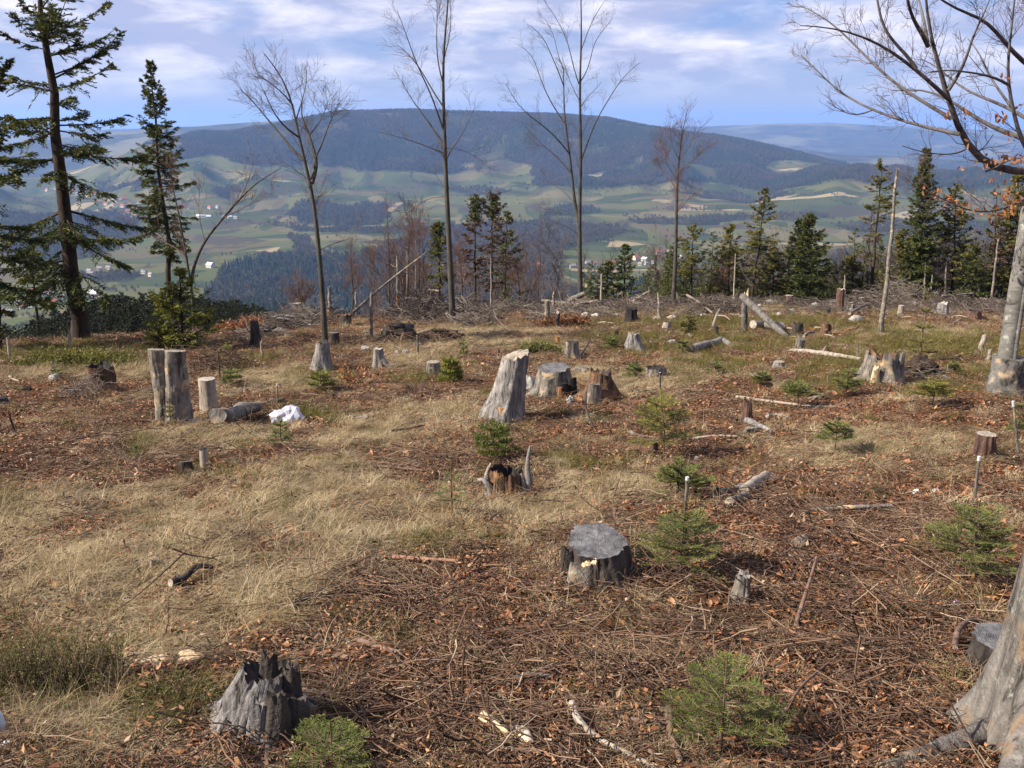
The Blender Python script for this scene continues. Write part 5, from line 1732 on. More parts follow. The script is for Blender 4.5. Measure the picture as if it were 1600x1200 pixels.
def stick(label, pts, rpx, mat=M_STICK, name='fallen_stick', cat='stick', ends=None, endm=None, sides=(), taper=0.55, k=7, rough=0.10, group=None):
    """pts: pixel path on the ground, a third number lifts a point (m); rpx: half its thickness in photo pixels"""
    P0 = ground_path(pts, 0)
    u = px2m(P0[len(P0) // 2])
    r = rpx * u * 1.1
    P = smooth_path(P0 + [0, 0, r * 0.9 + min(0.022, 0.006 * P0[0][1])], 14)
    t = np.linspace(0, 1, 14)
    R = r * (1 - (1 - taper) * t) * (1 + rough * perlin3(t * 7, rpx + pts[0][0], 0.3))
    v, q = tubes(P[None], R[None], k)
    if k >= 9:
        v = v + r * (0.12 + 0.5 * rough) * np.stack([perlin3(v[:, 0] / r * 0.45, v[:, 1] / r * 0.45, v[:, 2] / r * 0.45 + z0) for z0 in (0, 5, 9)], -1)
    mb = MB().add(v, q)
    o = tag(mb.build(name, mat, None, P[0]), label, cat, group)
    em = endm or M_CUTTAN
    for ring, row in ((np.arange(k)[::-1], 0), (np.arange(k) + 13 * k, 13)):
        c = v[ring].mean(0)
        MB().add(np.vstack([v[ring], (c + (v[ring] - c).mean(0))[None]]), t=[(i, (i + 1) % k, k) for i in range(k)]).build('cut_end', em, o, P[0], smooth=False)
    for sp in sides:
        q_ = ground_path(sp, 0)
        m = MB()
        tube1(m, smooth_path(q_ + [0, 0, r * 0.8], 8), r * 0.55, r * 0.22, 6)
        m.build('side_branch', mat, o, P[0])
    return o


def pole(label, px, py, tpx, tpy, wpx, mat=M_OLDWOOD, name='dead_pole', cat='dead tree', tipm=None, taper=0.55, crest=None, broken=0.35, group=None, snags=4, k=10, basem=None):
    """a standing dead stem from its foot to its tip"""
    b = spot(px, py) if crest is None else on_crest(px, py, crest)
    e = at(tpx, tpy, b[1])
    u = px2m(b)
    r = wpx * 0.5 * u
    n = 9
    t = np.linspace(-0.03, 1, n)
    path = b + (e - b) * t[:, None]
    rs = np.random.RandomState(int(px * 3 + py))
    path[1:-1, :2] += rs.normal(size=(n - 2, 2)) * r * 0.18
    R = r * (1 - (1 - taper) * np.clip(t, 0, 1))
    R[0] *= 1.25
    v, q = tubes(path[None], R[None], k)
    top = v[-k:]
    top[:, 2] += r * broken * 3 * np.abs(rs.normal(size=k))
    v[-k:] = top
    o = tag(MB().add(v, q).build(name, mat, None, b), label, cat, group)
    MB().add(np.vstack([top, [top.mean(0) - [0, 0, r * 0.5]]]), t=[(i, (i + 1) % k, k) for i in range(k)]).build('broken_tip', tipm or M_PALEWOOD, o, b, smooth=False)
    H = np.linalg.norm(e - b)
    for i in range(snags):
        s = rs.uniform(0.3, 0.95)
        a = rs.rand() * 6.283
        p = b + (e - b) * s
        L = rs.uniform(1.5, 5.0) * r
        m = MB()
        tube1(m, [p, p + np.array([math.cos(a) * L * 0.6, math.sin(a) * L * 0.6, 0.1 * L]), p + np.array([math.cos(a) * L, math.sin(a) * L, 0.35 * L])], r * 0.22, r * 0.07, 5)
        m.build('branch_stub', mat, o, b)
    if basem is not None:
        m = MB()
        pp = b + (e - b) * np.linspace(0.06, 0.34, 5)[:, None]
        tube1(m, pp, r * 1.05, r * 0.98, k)
        m.build('bare_patch', basem, o, b)
    return o


def lump(label, px, py, w, h, mat=M_STONE, name='stone', cat='stone', seed=None, flat=1.0, amp=0.34, group=None, depth=0.8, sharp=0.35):
    p = spot(px, py)
    u = px2m(p)
    rx, rz = w * u * 0.5, h * u * 0.62
    ry = rx * depth
    d = norm(p[:2][None])[0]
    c = np.array([p[0] + d[0] * ry, p[1] + d[1] * ry, 0])
    c[2] = float(top_h(c[0], c[1]))
    seed = (px * 3 + py * 5) % 89 if seed is None else seed
    nu, nv = 20, 11
    th = np.arange(nu) * 2 * math.pi / nu
    ph = np.linspace(-0.5 * math.pi, 0.5 * math.pi, nv)
    D = np.stack([np.cos(ph)[:, None] * np.cos(th), np.cos(ph)[:, None] * np.sin(th), np.sin(ph)[:, None] + 0 * th], -1)
    n = perlin3(D[..., 0] * 1.3 + seed, D[..., 1] * 1.3, D[..., 2] * 1.3) + 0.5 * perlin3(D[..., 0] * 3 + seed, D[..., 1] * 3, D[..., 2] * 3)
    if sharp:
        n = n - sharp * np.abs(perlin3(D[..., 0] * 4 + seed, D[..., 1] * 4, D[..., 2] * 4 + 3))
    V = D * (1 + amp * 1.6 * n)[..., None] * np.array([rx, ry, rz * flat])
    V[..., 2] += rz * 0.45
    idx = np.arange(nu * nv).reshape(nv, nu)
    q = np.stack([idx[:-1], np.roll(idx, -1, 1)[:-1], np.roll(idx, -1, 1)[1:], idx[1:]], -1).reshape(-1, 4)
    return tag(MB().add(V + c, q).build(name, mat, None, c), label, cat, group)


def brush(label, px0, px1, py, hpx, n, mat=M_BRASH, thick=1.2, logs=4, seed=1, logm=M_OLDWOOD, spread=1.2, name='brush_pile'):
    r = np.random.RandomState(seed)
    c = spot(0.5 * (px0 + px1), py)
    u = px2m(c)
    W, H = (px1 - px0) * u * 0.5, hpx * u * 1.3
    t = thing(name, label, 'brush pile', c)
    m = n
    x = r.uniform(-1, 1, m)
    y = r.uniform(-1, 1, m) * spread
    env = np.sqrt(np.clip(1 - x * x, 0, 1)) * np.sqrt(np.clip(1 - (y / spread) ** 2, 0, 1))
    o = np.stack([c[0] + x * W, c[1] + y * H * 1.5, 0 * x], -1)
    o[:, 2] = ground_h(o[:, 0], o[:, 1]) + r.rand(m) * env * H * 0.9
    a = r.rand(m) * 6.283
    d = np.stack([np.cos(a), np.sin(a), r.normal(size=m) * 0.38], -1)
    L = r.uniform(0.3, 1.0, m) * max(W * 0.55, H) * 1.1
    s = np.linspace(-0.5, 0.5, 5)
    P = o[:, None] + d[:, None] * (L[:, None] * s)[..., None] + r.normal(size=(m, 5, 3)) * 0.05 * L[:, None, None]
    P[..., 2] = np.maximum(P[..., 2], ground_h(P[..., 0], P[..., 1]))
    R = np.tile(np.linspace(1.0, 0.35, 5), (m, 1)) * (thick * u * r.uniform(0.35, 1.0, m))[:, None]
    v, q = tubes(P, R, 4)
    mb = MB().add(v, q, tint=np.repeat(r.rand(m) * 0.8, 20))
    mb.build('twigs', mat, t, c, kind='stuff')
    for i in range(logs):
        a = r.uniform(-0.5, 0.5) + (math.pi if r.rand() < 0.5 else 0)
        L = r.uniform(0.5, 0.9) * W
        q0 = c + np.array([r.uniform(-0.4, 0.4) * W, r.uniform(-0.5, 0.5) * H, H * r.uniform(0.2, 0.75)])
        dd = np.array([math.cos(a), math.sin(a) * 0.6, r.normal() * 0.22])
        m = MB()
        tube1(m, [q0 - dd * L * 0.5, q0, q0 + dd * L * 0.5], thick * u * 2.4, thick * u * 1.4, 8, caps=True)
        m.build('branch', logm, t, c)
    return t


def sapling(label, px, py, w, h, seed=1, mat=M_FIR, whorls=5, per=5, group=None, name='fir_sapling', el=0.28, flatn=True, bare=0.18, wd=1.0, side=True, leanpx=0, cat='sapling', topw=0.78):
    """small fir or spruce: stem, whorls of flat sprays, every needle a blade"""
    r = np.random.RandomState(seed + 100)
    p = spot(px, py)
    u = px2m(p)
    W, H = w * u * 0.5, h * u * 1.05
    t = thing(name, label, cat, p, group)
    stem = np.array([[0, 0, -0.03], [0.01 * H * r.normal(), 0, 0.35 * H], [leanpx * u * 0.6, 0.02 * H * r.normal(), 0.7 * H], [leanpx * u, 0, H]])
    m = MB()
    SP_ = tube1(m, stem, max(0.012 * H + 0.0025, 0.9 * u), 0.0012 + 0.3 * u, 7, n=12)
    sz = SP_[:, 2]
    P, R = [], []

    def add(o, d, L, up, r0):
        s = np.linspace(0, 1, 6)
        q = o + d * (L * s)[:, None]
        q[:, 2] += up * L * s ** 2
        P.append(q)
        R.append(np.linspace(r0, r0 * 0.35, 6))
        return q
    hs = bare + (topw - bare) * (np.arange(whorls) + 0.3 * r.rand(whorls)) / max(whorls - 0.4, 1)
    for i, f in enumerate(hs):
        z = f * H
        o = np.array([np.interp(z, sz, SP_[:, j]) for j in range(3)])
        a0 = r.rand() * 6.283
        Lw = W * (1.0 - 0.78 * (f - bare) / (1 - bare)) * wd
        for j in range(per):
            a = a0 + j * 6.283 / per + 0.25 * r.normal()
            L = Lw * r.uniform(0.7, 1.12)
            e = el * (0.5 + f) + 0.12 * r.normal()
            d = np.array([math.cos(a) * math.cos(e), math.sin(a) * math.cos(e), math.sin(e)])
            q = add(o, d, L, 0.12 - 0.2 * (1 - f), 0.0022 + 0.006 * L)
            if side:
                lat = np.array([-math.sin(a), math.cos(a), 0])
                for s in np.arange(0.28, 0.92, max(0.17, 0.034 / max(L, 0.05))):
                    oo = np.array([np.interp(s, np.linspace(0, 1, 6), q[:, c]) for c in range(3)])
                    for sg in (-1, 1):
                        if r.rand() < 0.12:
                            continue
                        dd = norm((d * 0.72 + lat * sg * 0.7 + np.array([0, 0, 0.04 * r.normal()]))[None])[0]
                        add(oo, dd, L * (1.02 - s) * r.uniform(0.45, 0.8) + 0.015, 0.05, 0.0016 + 0.003 * L)
    add(SP_[-3], norm((SP_[-1] - SP_[-3])[None])[0], np.linalg.norm(SP_[-1] - SP_[-3]), 0, 0.0018)
    P, R = np.array(P), np.maximum(np.array(R), 0.35 * u)
    v, q = tubes(P, R, 4)
    m.add(v, q)
    m.build('stem', M_STICK, t)
    # needles
    ln = np.linalg.norm(P[:, -1] - P[:, 0], axis=1)
    sp = max(0.0019, 0.68 * u)
    nl, nw = max(0.023, 6.5 * u), max(0.0025, 1.35 * u)
    cnt = np.maximum((ln / sp).astype(int), 3)
    k = np.repeat(np.arange(len(P)), cnt)
    s = r.rand(len(k))
    f = s * 5
    i0 = np.clip(f.astype(int), 0, 4)
    w_ = (f - i0)[:, None]
    o = P[k, i0] * (1 - w_) + P[k, i0 + 1] * w_
    tg = norm(P[k, i0 + 1] - P[k, i0])
    lat = norm(np.cross(tg, [0, 0, 1.0]) + 1e-5)
    upv = np.cross(lat, tg)
    sg = np.where(r.rand(len(k)) < 0.5, -1, 1)[:, None]
    roll = (r.normal(size=len(k)) * (0.20 if flatn else 1.0) + (0.12 if flatn else 0.6))[:, None]
    d = norm(tg * 0.55 + lat * sg * np.cos(roll) * 0.85 + upv * np.sin(roll) * 0.8)
    nb = MB()
    L = nl * r.uniform(0.7, 1.1, len(k)) * np.where(s > 0.9, 0.75, 1)
    tint = np.clip(0.35 + 0.35 * s + 0.18 * r.normal(size=len(k)), 0, 1)
    blades(o, d, L, nw, up=norm(upv + 0.3 * r.normal(size=upv.shape)), tint=tint, mb=nb)
    nb.build('needles', mat, t, smooth=False, kind='stuff')
    return t


# ------------------------------------------------------------------ the chief stumps
stump('low wide stump with a smooth dark grey sawn top, nearest stump in the middle', 934, 922, 114, 62, side=M_DARKBARK, face=M_CUTGREY, flare=0.20, lobes=4, ridge=0.16, tilt=0.16, td=1.6, taper=0.12, seed=4, topn=0.10, leanpx=-3)
c_ = np.array([o for o in COL.objects if o.get('label', '').startswith('low wide stump')][0].location); u_ = px2m(c_)
o_par = [o for o in COL.objects if o.get('label', '').startswith('low wide stump')][0]
for dx, dy, w_, h_, mt, nm in [(-26, -44, 26, 40, M_OLDWOOD, 'torn_flake'), (-18, -46, 15, 46, M_FRESH, 'pale_splinter'), (-48, -18, 13, 56, M_DARKBARK, 'bark_flake')]:
    m = MB(); V, q, C, cq, ct = stump_shape(w_ * u_, h_ * u_, int(w_), flare=0.3, ridge=0.3, jag=0.35, k=26, m=8, taper=0.25, squash=0.35)
    o_ = np.array([dx * u_, dy * u_, -2 * u_]); m.add(V + o_, q).add(C + o_, cq, ct); m.build(nm, mt, o_par)
t = stump('rotten split stump with a silvery ribbed side and crumbling dark top, lower left', 398, 1152, 168, 94, side=M_SILVERDARK, face=M_DARKBARK, flare=0.75, lobes=4, ridge=0.34, jag=0.26, taper=0.40, seed=9, hollow=0.25, leanpx=26,
          roots=((3.5, 60, 16), (4.4, 50, 14), (0.2, 60, 12)))
u_ = px2m(np.array(t.location))
for (ax, az_, L, w_, mt) in [(0.55, -0.45, 84, 30, M_DARKBARK), (0.85, -0.1, 62, 30, M_DARKBARK), (0.22, -0.50, 70, 22, M_SILVERDARK), (0.7, 0.3, 92, 24, M_DARKBARK), (0.25, 0.6, 104, 22, M_DARKBARK)]:
    m = MB()
    V, q, C, cq, ct = stump_shape(w_ * u_, L * u_, int(L), flare=0.3, ridge=0.25, jag=0.35, k=30, m=8, taper=0.5, lean=(10 * u_, 0), squash=0.6)
    off = np.array([ax * 80 * u_, (az_ - 0.4) * 60 * u_, 0])
    m.add(V + off, q).add(C + off, cq, ct)
    m.build('rotten_flake', mt, t)
t = stump('tall pale tapered stump leaning right, tallest one in the middle of the clearing', 782, 656, 74, 106, side=M_SILVER, face=M_CUTTAN, flare=0.55, lobes=4, ridge=0.20, tilt=0.05, td=0.4, taper=0.28, seed=13, leanpx=25, topn=0.09,
          roots=((2.7, 24, 7), (5.9, 18, 6), (4.5, 14, 6)))
c_ = np.array(t.location); u_ = px2m(c_)
m = MB(); V, q, C, cq, ct = stump_shape(9 * u_, 24 * u_, 3, flare=0.1, ridge=0.2, jag=0.25, k=16, m=5, taper=0.3, squash=0.35)
m.add(V + np.array([4 * u_, -29 * u_, 7 * u_]), q).add(C + np.array([4 * u_, -29 * u_, 7 * u_]), cq, ct); m.build('bare_patch', M_ORANGEWOOD, t)
t = stump('grey stump with long spreading roots and a dark hollow under its sawn top', 866, 624, 84, 47, side=M_OLDWOOD, face=M_CUTGREY, flare=1.0, lobes=4, ridge=0.22, tilt=0.06, td=1.0, taper=0.12, seed=21, topn=0.10,
          roots=((3.35, 58, 10), (3.9, 48, 10), (0.2, 40, 9), (5.2, 20, 9), (4.4, 24, 8)))
c_ = np.array(t.location); u_ = px2m(c_)
for dx, dy, w_, h_, mt, nm in [(12, -27, 10, 27, M_CHAR_SHADE, 'hollow'), (7, -32, 4, 22, M_ORANGEWOOD, 'rotten_patch'), (26, -20, 9, 34, M_CHAR_SHADE, 'hollow')]:  # the hollow pieces are solid; near-black colour stands in for a cavity's shade
    m = MB(); V, q, C, cq, ct = stump_shape(w_ * u_, h_ * u_, int(w_), flare=0.2, ridge=0.2, jag=0.1, k=18, m=5, taper=0.2, squash=0.4)
    o_ = np.array([dx * u_, dy * u_, 2 * u_])
    m.add(V + o_, q).add(C + o_, cq, ct); m.build(nm, mt, t)
t = stump('crumbling orange-brown root chunk lying right of the hollow grey stump', 936, 632, 80, 40, side=M_ROTTEN, face=M_DARKBARK, flare=0.8, ridge=0.4, jag=0.5, taper=0.5, seed=25, hollow=0.1, squash=0.7, roots=((0.15, 62, 7), (0.9, 40, 5)))
c_ = np.array(t.location); u_ = px2m(c_)
m = MB(); V, q, C, cq, ct = stump_shape(12 * u_, 30 * u_, 8, flare=0.3, ridge=0.3, jag=0.2, k=20, m=6, taper=0.3, squash=0.5)
o_ = np.array([-10 * u_, -22 * u_, 0]); m.add(V + o_, q).add(C + o_, cq, ct); m.build('pale_flake', M_OLDWOOD, t)
stump('small upright split stump with a stick beside it, behind the hollow grey stump', 893, 566, 28, 26, side=M_OLDWOOD, face=M_DARKBARK, ridge=0.2, jag=0.18, taper=0.15, seed=31)
# the twin stump at the left
p = spot(266, 662); u_ = px2m(p)
p = p + np.array([0, 12 * u_, 0]); p[2] = float(top_h(p[0], p[1]))
t = thing('twin_stump', 'tall twin stump split into two flat-sided grey posts, left', 'stump', p)
for dx, dy, w_, h_, ln, sd in [(-9, 5, 15, 122, -7, 3), (9, 0, 18, 121, 5, 7)]:
    V, q, C, cq, ct = stump_shape(w_ * u_, h_ * u_, sd, flare=0.45, lobes=3, ridge=0.14, k=44, m=18, taper=0.16, squash=0.7, turn=0.5, lean=(ln * u_, 0), tilt=0.015, td=3.4)
    o_ = np.array([dx * u_, dy * u_, 0])
    h_o = MB().add(V + o_, q).build('half_trunk', M_OLDWOOD, t)
    MB().add(C + o_, cq, ct).build('cut_face', M_CUTTAN, h_o)
# foot of the forked leaning tree
stump('mossy grey stump with a hollow right side, before the slim leaning bare tree', 502, 578, 36, 40, side=M_SILVER, face=M_DARKBARK, flare=0.5, ridge=0.2, jag=0.12, taper=0.3, seed=41, leanpx=5, roots=((3.6, 16, 5),))
stump('silvery stump with one long root trailing right, right of the brown-leaved shrub', 592, 574, 24, 28, side=M_SILVER, face=M_CUTPALE, flare=0.5, ridge=0.2, jag=0.1, taper=0.25, seed=43, roots=((5.9, 28, 6), (0.1, 20, 5)))
stump('small pale mossy stump among green spruce sprigs, left of the tall tapered stump', 677, 587, 26, 22, side=M_OLDWOOD, face=M_CUTTAN, flare=0.3, ridge=0.15, taper=0.1, seed=47)
stump('short white birch-barked stump beside the twin stump', 327, 642, 27, 50, side=M_PALEWOOD, face=M_CUTPALE, flare=0.12, ridge=0.05, taper=0.0, seed=51)
stump('rotten hollow brown stump wrapped in dead twigs, left of the twin stump', 160, 614, 52, 38, side=M_ROTTEN, face=M_CHAR_SHADE, flare=0.5, ridge=0.25, jag=0.3, taper=0.1, seed=53, hollow=0.4)
stump('splayed silvery stump with roots on both sides, beyond the hollow grey stump', 990, 547, 40, 26, side=M_SILVER, face=M_OLDWOOD, flare=0.8, ridge=0.25, jag=0.3, taper=0.4, seed=55, roots=((5.9, 24, 5), (3.3, 20, 5), (4.8, 14, 5)))
stump('low broken grey stump with dark gaps, above the tallest fir sapling', 1024, 590, 36, 18, side=M_SILVER, face=M_CHAR_SHADE, flare=0.3, ridge=0.3, jag=0.25, taper=0.05, seed=57, hollow=0.3)
stump('small stump with a pale sawn side and dark top, before the white stub', 1042, 517, 18, 15, side=M_PALEWOOD, face=M_DARKBARK, flare=0.4, ridge=0.15, taper=0.1, seed=59, roots=((3.4, 16, 3),))
stump('small dark stump left of the crossed grey logs', 1118, 528, 10, 15, side=M_DARKBARK, face=M_DARKBARK, flare=0.3, ridge=0.2, jag=0.2, seed=61)
stump('dark cracked stump right of the leaning grey log', 1246, 524, 20, 20, side=M_DARKBARK, face=M_CHAR_SHADE, flare=0.3, ridge=0.25, jag=0.25, seed=63)
stump('grey stump with a stick poking right, above the fallen pale log', 1249, 550, 18, 22, side=M_OLDWOOD, face=M_CUTGREY, flare=0.4, ridge=0.15, jag=0.06, seed=65)
stump('flat little grey stump lying low in the green moss', 1217, 574, 20, 9, side=M_SILVER, face=M_CUTTAN, flare=0.2, ridge=0.1, seed=67)
t = stump('big mossy rotten stump with a yellow torn patch, right of the fallen pale log', 1374, 602, 76, 46, side=M_OLDWOOD, face=M_ROTTEN, flare=0.5, ridge=0.28, jag=0.34, taper=0.25, seed=69, hollow=0.2, roots=((5.2, 22, 8), (3.6, 24, 7)))
c_ = np.array(t.location); u_ = px2m(c_)
for dx, dy, w_, h_, mt, nm in [(-18, -26, 8, 30, M_FRESH, 'torn_patch'), (26, -12, 7, 46, M_SILVER, 'splinter')]:
    m = MB(); V, q, C, cq, ct = stump_shape(w_ * u_, h_ * u_, int(w_ + h_), flare=0.2, ridge=0.3, jag=0.3, k=16, m=6, taper=0.5, squash=0.5)
    o_ = np.array([dx * u_, dy * u_, 2 * u_]); m.add(V + o_, q).add(C + o_, cq, ct); m.build(nm, mt, t)
lump('tangled brown root plate right of the big mossy rotten stump', 1432, 592, 56, 28, M_EARTH, 'root_plate', 'root', amp=0.4, sharp=0.6)
stump('reddish splintered stump with upright shards, right of the middle fir sapling', 1166, 664, 24, 34, side=M_REDWOOD, face=M_REDWOOD, flare=0.5, ridge=0.3, jag=0.55, taper=0.4, seed=71)
stump('red-brown split stub at the foot of the middle fir sapling', 1021, 709, 15, 22, side=M_REDWOOD, face=M_OLDWOOD, flare=0.2, ridge=0.2, jag=0.2, seed=73)
stump('little grey stump with a pale foot, right of the nearest fir sapling', 1155, 948, 36, 44, side=M_OLDWOOD, face=M_SILVER, flare=0.35, ridge=0.16, jag=0.2, taper=0.35, seed=75, leanpx=3)
stump('thin little stump with a black top, left among dry grass', 320, 730, 15, 32, side=M_PALEWOOD, face=M_CHAR_SHADE, flare=0.2, ridge=0.1, jag=0.1, seed=77)
stump('small cut stump half sunk in grass, left of the thin black-topped one', 291, 735, 24, 18, side=M_DARKBARK, face=M_CUTGREY, flare=0.2, ridge=0.1, tilt=0.15, td=5.0, seed=79)
stump('pinkish brown stump behind the white-tipped stake, right side', 1535, 722, 36, 34, side=M_REDWOOD, face=M_CUTTAN, flare=0.2, ridge=0.15, seed=81)
t = stump('low wide grey stump half hidden behind the leaning trunk, lower right corner', 1562, 1064, 110, 62, side=M_DARKBARK, face=M_CUTGREY, flare=0.2, ridge=0.14, tilt=0.06, td=2.2, taper=0.05, seed=83)
stump('dark stump at the left edge among brown litter', 4, 634, 24, 14, side=M_DARKBARK, face=M_CHAR_SHADE, jag=0.2, seed=85)
stump('dark burnt post-like stump left of the slim leaning tree', 400, 540, 22, 38, side=M_DARKBARK, face=M_CHAR_SHADE, flare=0.5, ridge=0.2, jag=0.15, taper=0.3, seed=87)
stump('dark green-grey stump right behind the foot of the slim leaning tree', 523, 541, 18, 24, side=M_DARKBARK, face=M_CUTGREY, flare=0.1, ridge=0.1, seed=89)
stump('charred black stump with a root stretched right, near the crest', 986, 506, 24, 24, side=M_CHAR_SHADE, face=M_CHAR_SHADE, flare=0.5, ridge=0.2, jag=0.3, seed=91, roots=((5.9, 30, 5), (0.1, 26, 4)))
stump('red-barked broken stump standing before the pointed dead stem', 1311, 487, 15, 34, side=M_REDWOOD, face=M_PALEWOOD, flare=0.25, ridge=0.12, jag=0.12, seed=93)
stump('grey stump with a dark hole at its foot, below the columnar spruce', 1472, 492, 22, 18, side=M_SILVER, face=M_CUTPALE, flare=0.6, ridge=0.25, jag=0.2, seed=95, roots=((3.9, 12, 4),))
stump('low stump with a dark red hollow, left of the beech at the right', 1521, 500, 24, 12, side=M_REDWOOD, face=M_CHAR_SHADE, flare=0.3, ridge=0.2, jag=0.2, hollow=0.3, seed=97)
stump('brownish broken stump between the dark cracked stump and the snag', 1290, 524, 20, 18, side=M_ROTTEN, face=M_ROTTEN, jag=0.3, ridge=0.2, seed=99)
stump('small grey stump between the pointed dead stem and the snag', 1333, 486, 9, 11, side=M_OLDWOOD, face=M_CUTGREY, seed=101)
stump('pale stump right of the snag', 1407, 493, 12, 15, side=M_PALEWOOD, face=M_CUTPALE, seed=103)
stump('pinkish sawn stump on the crest behind the leaning log', 1232, 474, 17, 13, side=M_REDWOOD, face=M_CUTPALE, seed=105)
stump('short stump with a pale root forking left, before the red-barked stump', 1292, 492, 14, 10, side=M_DARKBARK, face=M_CHAR_SHADE, seed=107, roots=((5.6, 16, 2.5), (0.4, 18, 2.0)))
stump('orange-brown little stub at the end of the moss patch', 871, 541, 9, 14, side=M_ORANGEWOOD, face=M_ORANGEWOOD, jag=0.3, seed=109)
stump('small black stump in the green grass, left of the splayed stump', 963, 528, 9, 9, side=M_CHAR_SHADE, face=M_CHAR_SHADE, seed=111)
stump('white stub beside the charred stump', 1022, 504, 6, 8, side=M_PALEWOOD, face=M_CUTPALE, seed=113)
stump('crumbled grey stump left of the standing pole, below the leaning pole', 541, 510, 20, 16, side=M_DARKBARK, face=M_ROTTEN, jag=0.3, ridge=0.3, seed=115, roots=((5.7, 14, 3),))
# uprooted dark mounds
lump('black uprooted root mound with a deep shadow, left of the tall straight beech', 622, 536, 56, 28, M_CHAR_SHADE, 'root_mound', 'root', amp=0.45, sharp=0.7)
lump('dark brown overgrown root mound right of the black one', 688, 534, 70, 22, M_EARTH, 'root_mound', 'root', amp=0.35, sharp=0.6)
lump('dark bump of earth and twigs by the right side of the straight beech', 778, 504, 16, 10, M_EARTH, 'earth_mound', 'earth', amp=0.4)

# ------------------------------------------------------------------ the jagged root remains in the middle
t = stump('jagged hollow root remains with an upright grey spike, below the tall tapered stump', 792, 772, 66, 44, side=M_ROTTEN, face=M_CHAR_SHADE, flare=0.4, ridge=0.3, jag=0.35, taper=0.15, seed=117, hollow=0.55, name='root_remains', cat='root')
c_ = np.array(t.location); u_ = px2m(c_)
for pts, r0, r1, mt, nm in [([(30, -8, -4), (34, -10, 30), (31, -10, 58), (36, -10, 88)], 8.5, 1.6, M_SILVER, 'spike'), ([(24, -14, 2), (27, -14, 22), (22, -12, 44)], 6, 2, M_SILVER, 'spike'),
                            ([(-26, -12, -6), (-24, -16, 18), (-34, -14, 36), (-44, -10, 32)], 7, 3, M_SILVER, 'horn'), ([(-30, -8, 20), (-32, -4, 40), (-24, -4, 58)], 5, 2, M_OLDWOOD, 'horn'), ([(-38, -6, 0), (-30, -16, 10), (-26, -18, -4)], 6, 4, M_SILVER, 'root')]:
    m = MB()
    q = smooth_path(np.array(pts, float) * u_, 12)
    tt = np.linspace(0, 1, 12)
    R = (r0 + (r1 - r0) * tt) * u_ * (1 + 0.22 * perlin3(tt * 6, r0, pts[0][0] * 0.3))
    v, qq = tubes(q[None], R[None], 9)
    v += 0.14 * r0 * u_ * np.stack([perlin3(v[:, 0] / u_ / 5, v[:, 1] / u_ / 5, v[:, 2] / u_ / 9 + k_) for k_ in (0, 5, 9)], -1)
    m.add(v, qq); m.build(nm, mt, t)

# ------------------------------------------------------------------ logs
stick('thick tan log lying right of the white-barked stump', [(342, 668), (365, 660), (385, 654), (404, 650)], 12, M_OLDWOOD, 'fallen_log', 'log', taper=0.75, k=16, rough=0.75, endm=M_OLDWOOD)
stick('pale stripped log lying in the grass, left of the big mossy rotten stump', [(1236, 552), (1262, 556), (1300, 561), (1345, 568)], 5, M_PALEWOOD, 'fallen_log', 'log', k=10, rough=0.4, sides=([(1285, 558), (1290, 548)], [(1238, 552), (1228, 548)]))
stick('grey log with a pale round end in the green moss, middle right', [(1081, 551), (1100, 547), (1119, 545)], 6, M_SILVER, 'fallen_log', 'log', taper=0.85, k=12)
stick('short broken grey log lying crosswise behind the pale-ended one', [(1112, 541), (1128, 538), (1142, 543)], 5, M_SILVER, 'fallen_log', 'log', taper=0.8, k=10, rough=0.3)
stick('grey log lying on the ground behind the upright post, white sawn end', [(1176, 514), (1195, 512), (1220, 516)], 6, M_OLDWOOD, 'fallen_log', 'log', taper=0.9, k=12, endm=M_CUTPALE)
pole('upright grey post with a broken top carrying a leaning log', 1163, 518, 1164, 466, 10, M_GREYLOG, 'standing_post', 'post', taper=0.9, snags=0, k=14, tipm=M_FRESH)
b = spot(1231, 526); e = at(1160, 466, spot(1163, 518)[1]); e[2] += 0.05
m = MB(); v, q = tubes(np.array([[b, b * 0.66 + e * 0.34, b * 0.33 + e * 0.67, e]]), np.array([[0.085, 0.1, 0.11, 0.12]]), 14); m.add(v, q)
o = tag(m.build('leaning_log', M_GREYLOG, None, b), 'grey log leaning from the top of the upright post down to the right', 'log')
MB().add(np.vstack([v[-14:], v[-14:].mean(0)[None]]), t=[(i, (i + 1) % 14, 14) for i in range(14)]).build('cut_end', M_CUTPALE, o, b)
stick('pale log end pointing left of two meeting on the brown litter', [(1122, 790), (1140, 780), (1160, 770)], 6.5, M_SILVER, 'fallen_log', 'log', taper=0.9, k=10, endm=M_DARKBARK)
stick('pale barkless log lying higher of the two that meet, right middle', [(1161, 780), (1178, 765), (1197, 752)], 8, M_PALEWOOD, 'fallen_log', 'log', taper=0.85, k=10, rough=0.25, sides=([(1170, 772), (1190, 762), (1198, 757)],))
stick('mossy log end lying below the pale barkless log', [(1138, 806), (1150, 798), (1162, 792)], 7, M_OLDWOOD, 'fallen_log', 'log', taper=0.9, k=10)
stick('long dead log half sunk in the brush below the columnar spruce', [(1416, 478), (1440, 484), (1472, 482)], 4.5, M_OLDWOOD, 'fallen_log', 'log', k=9)
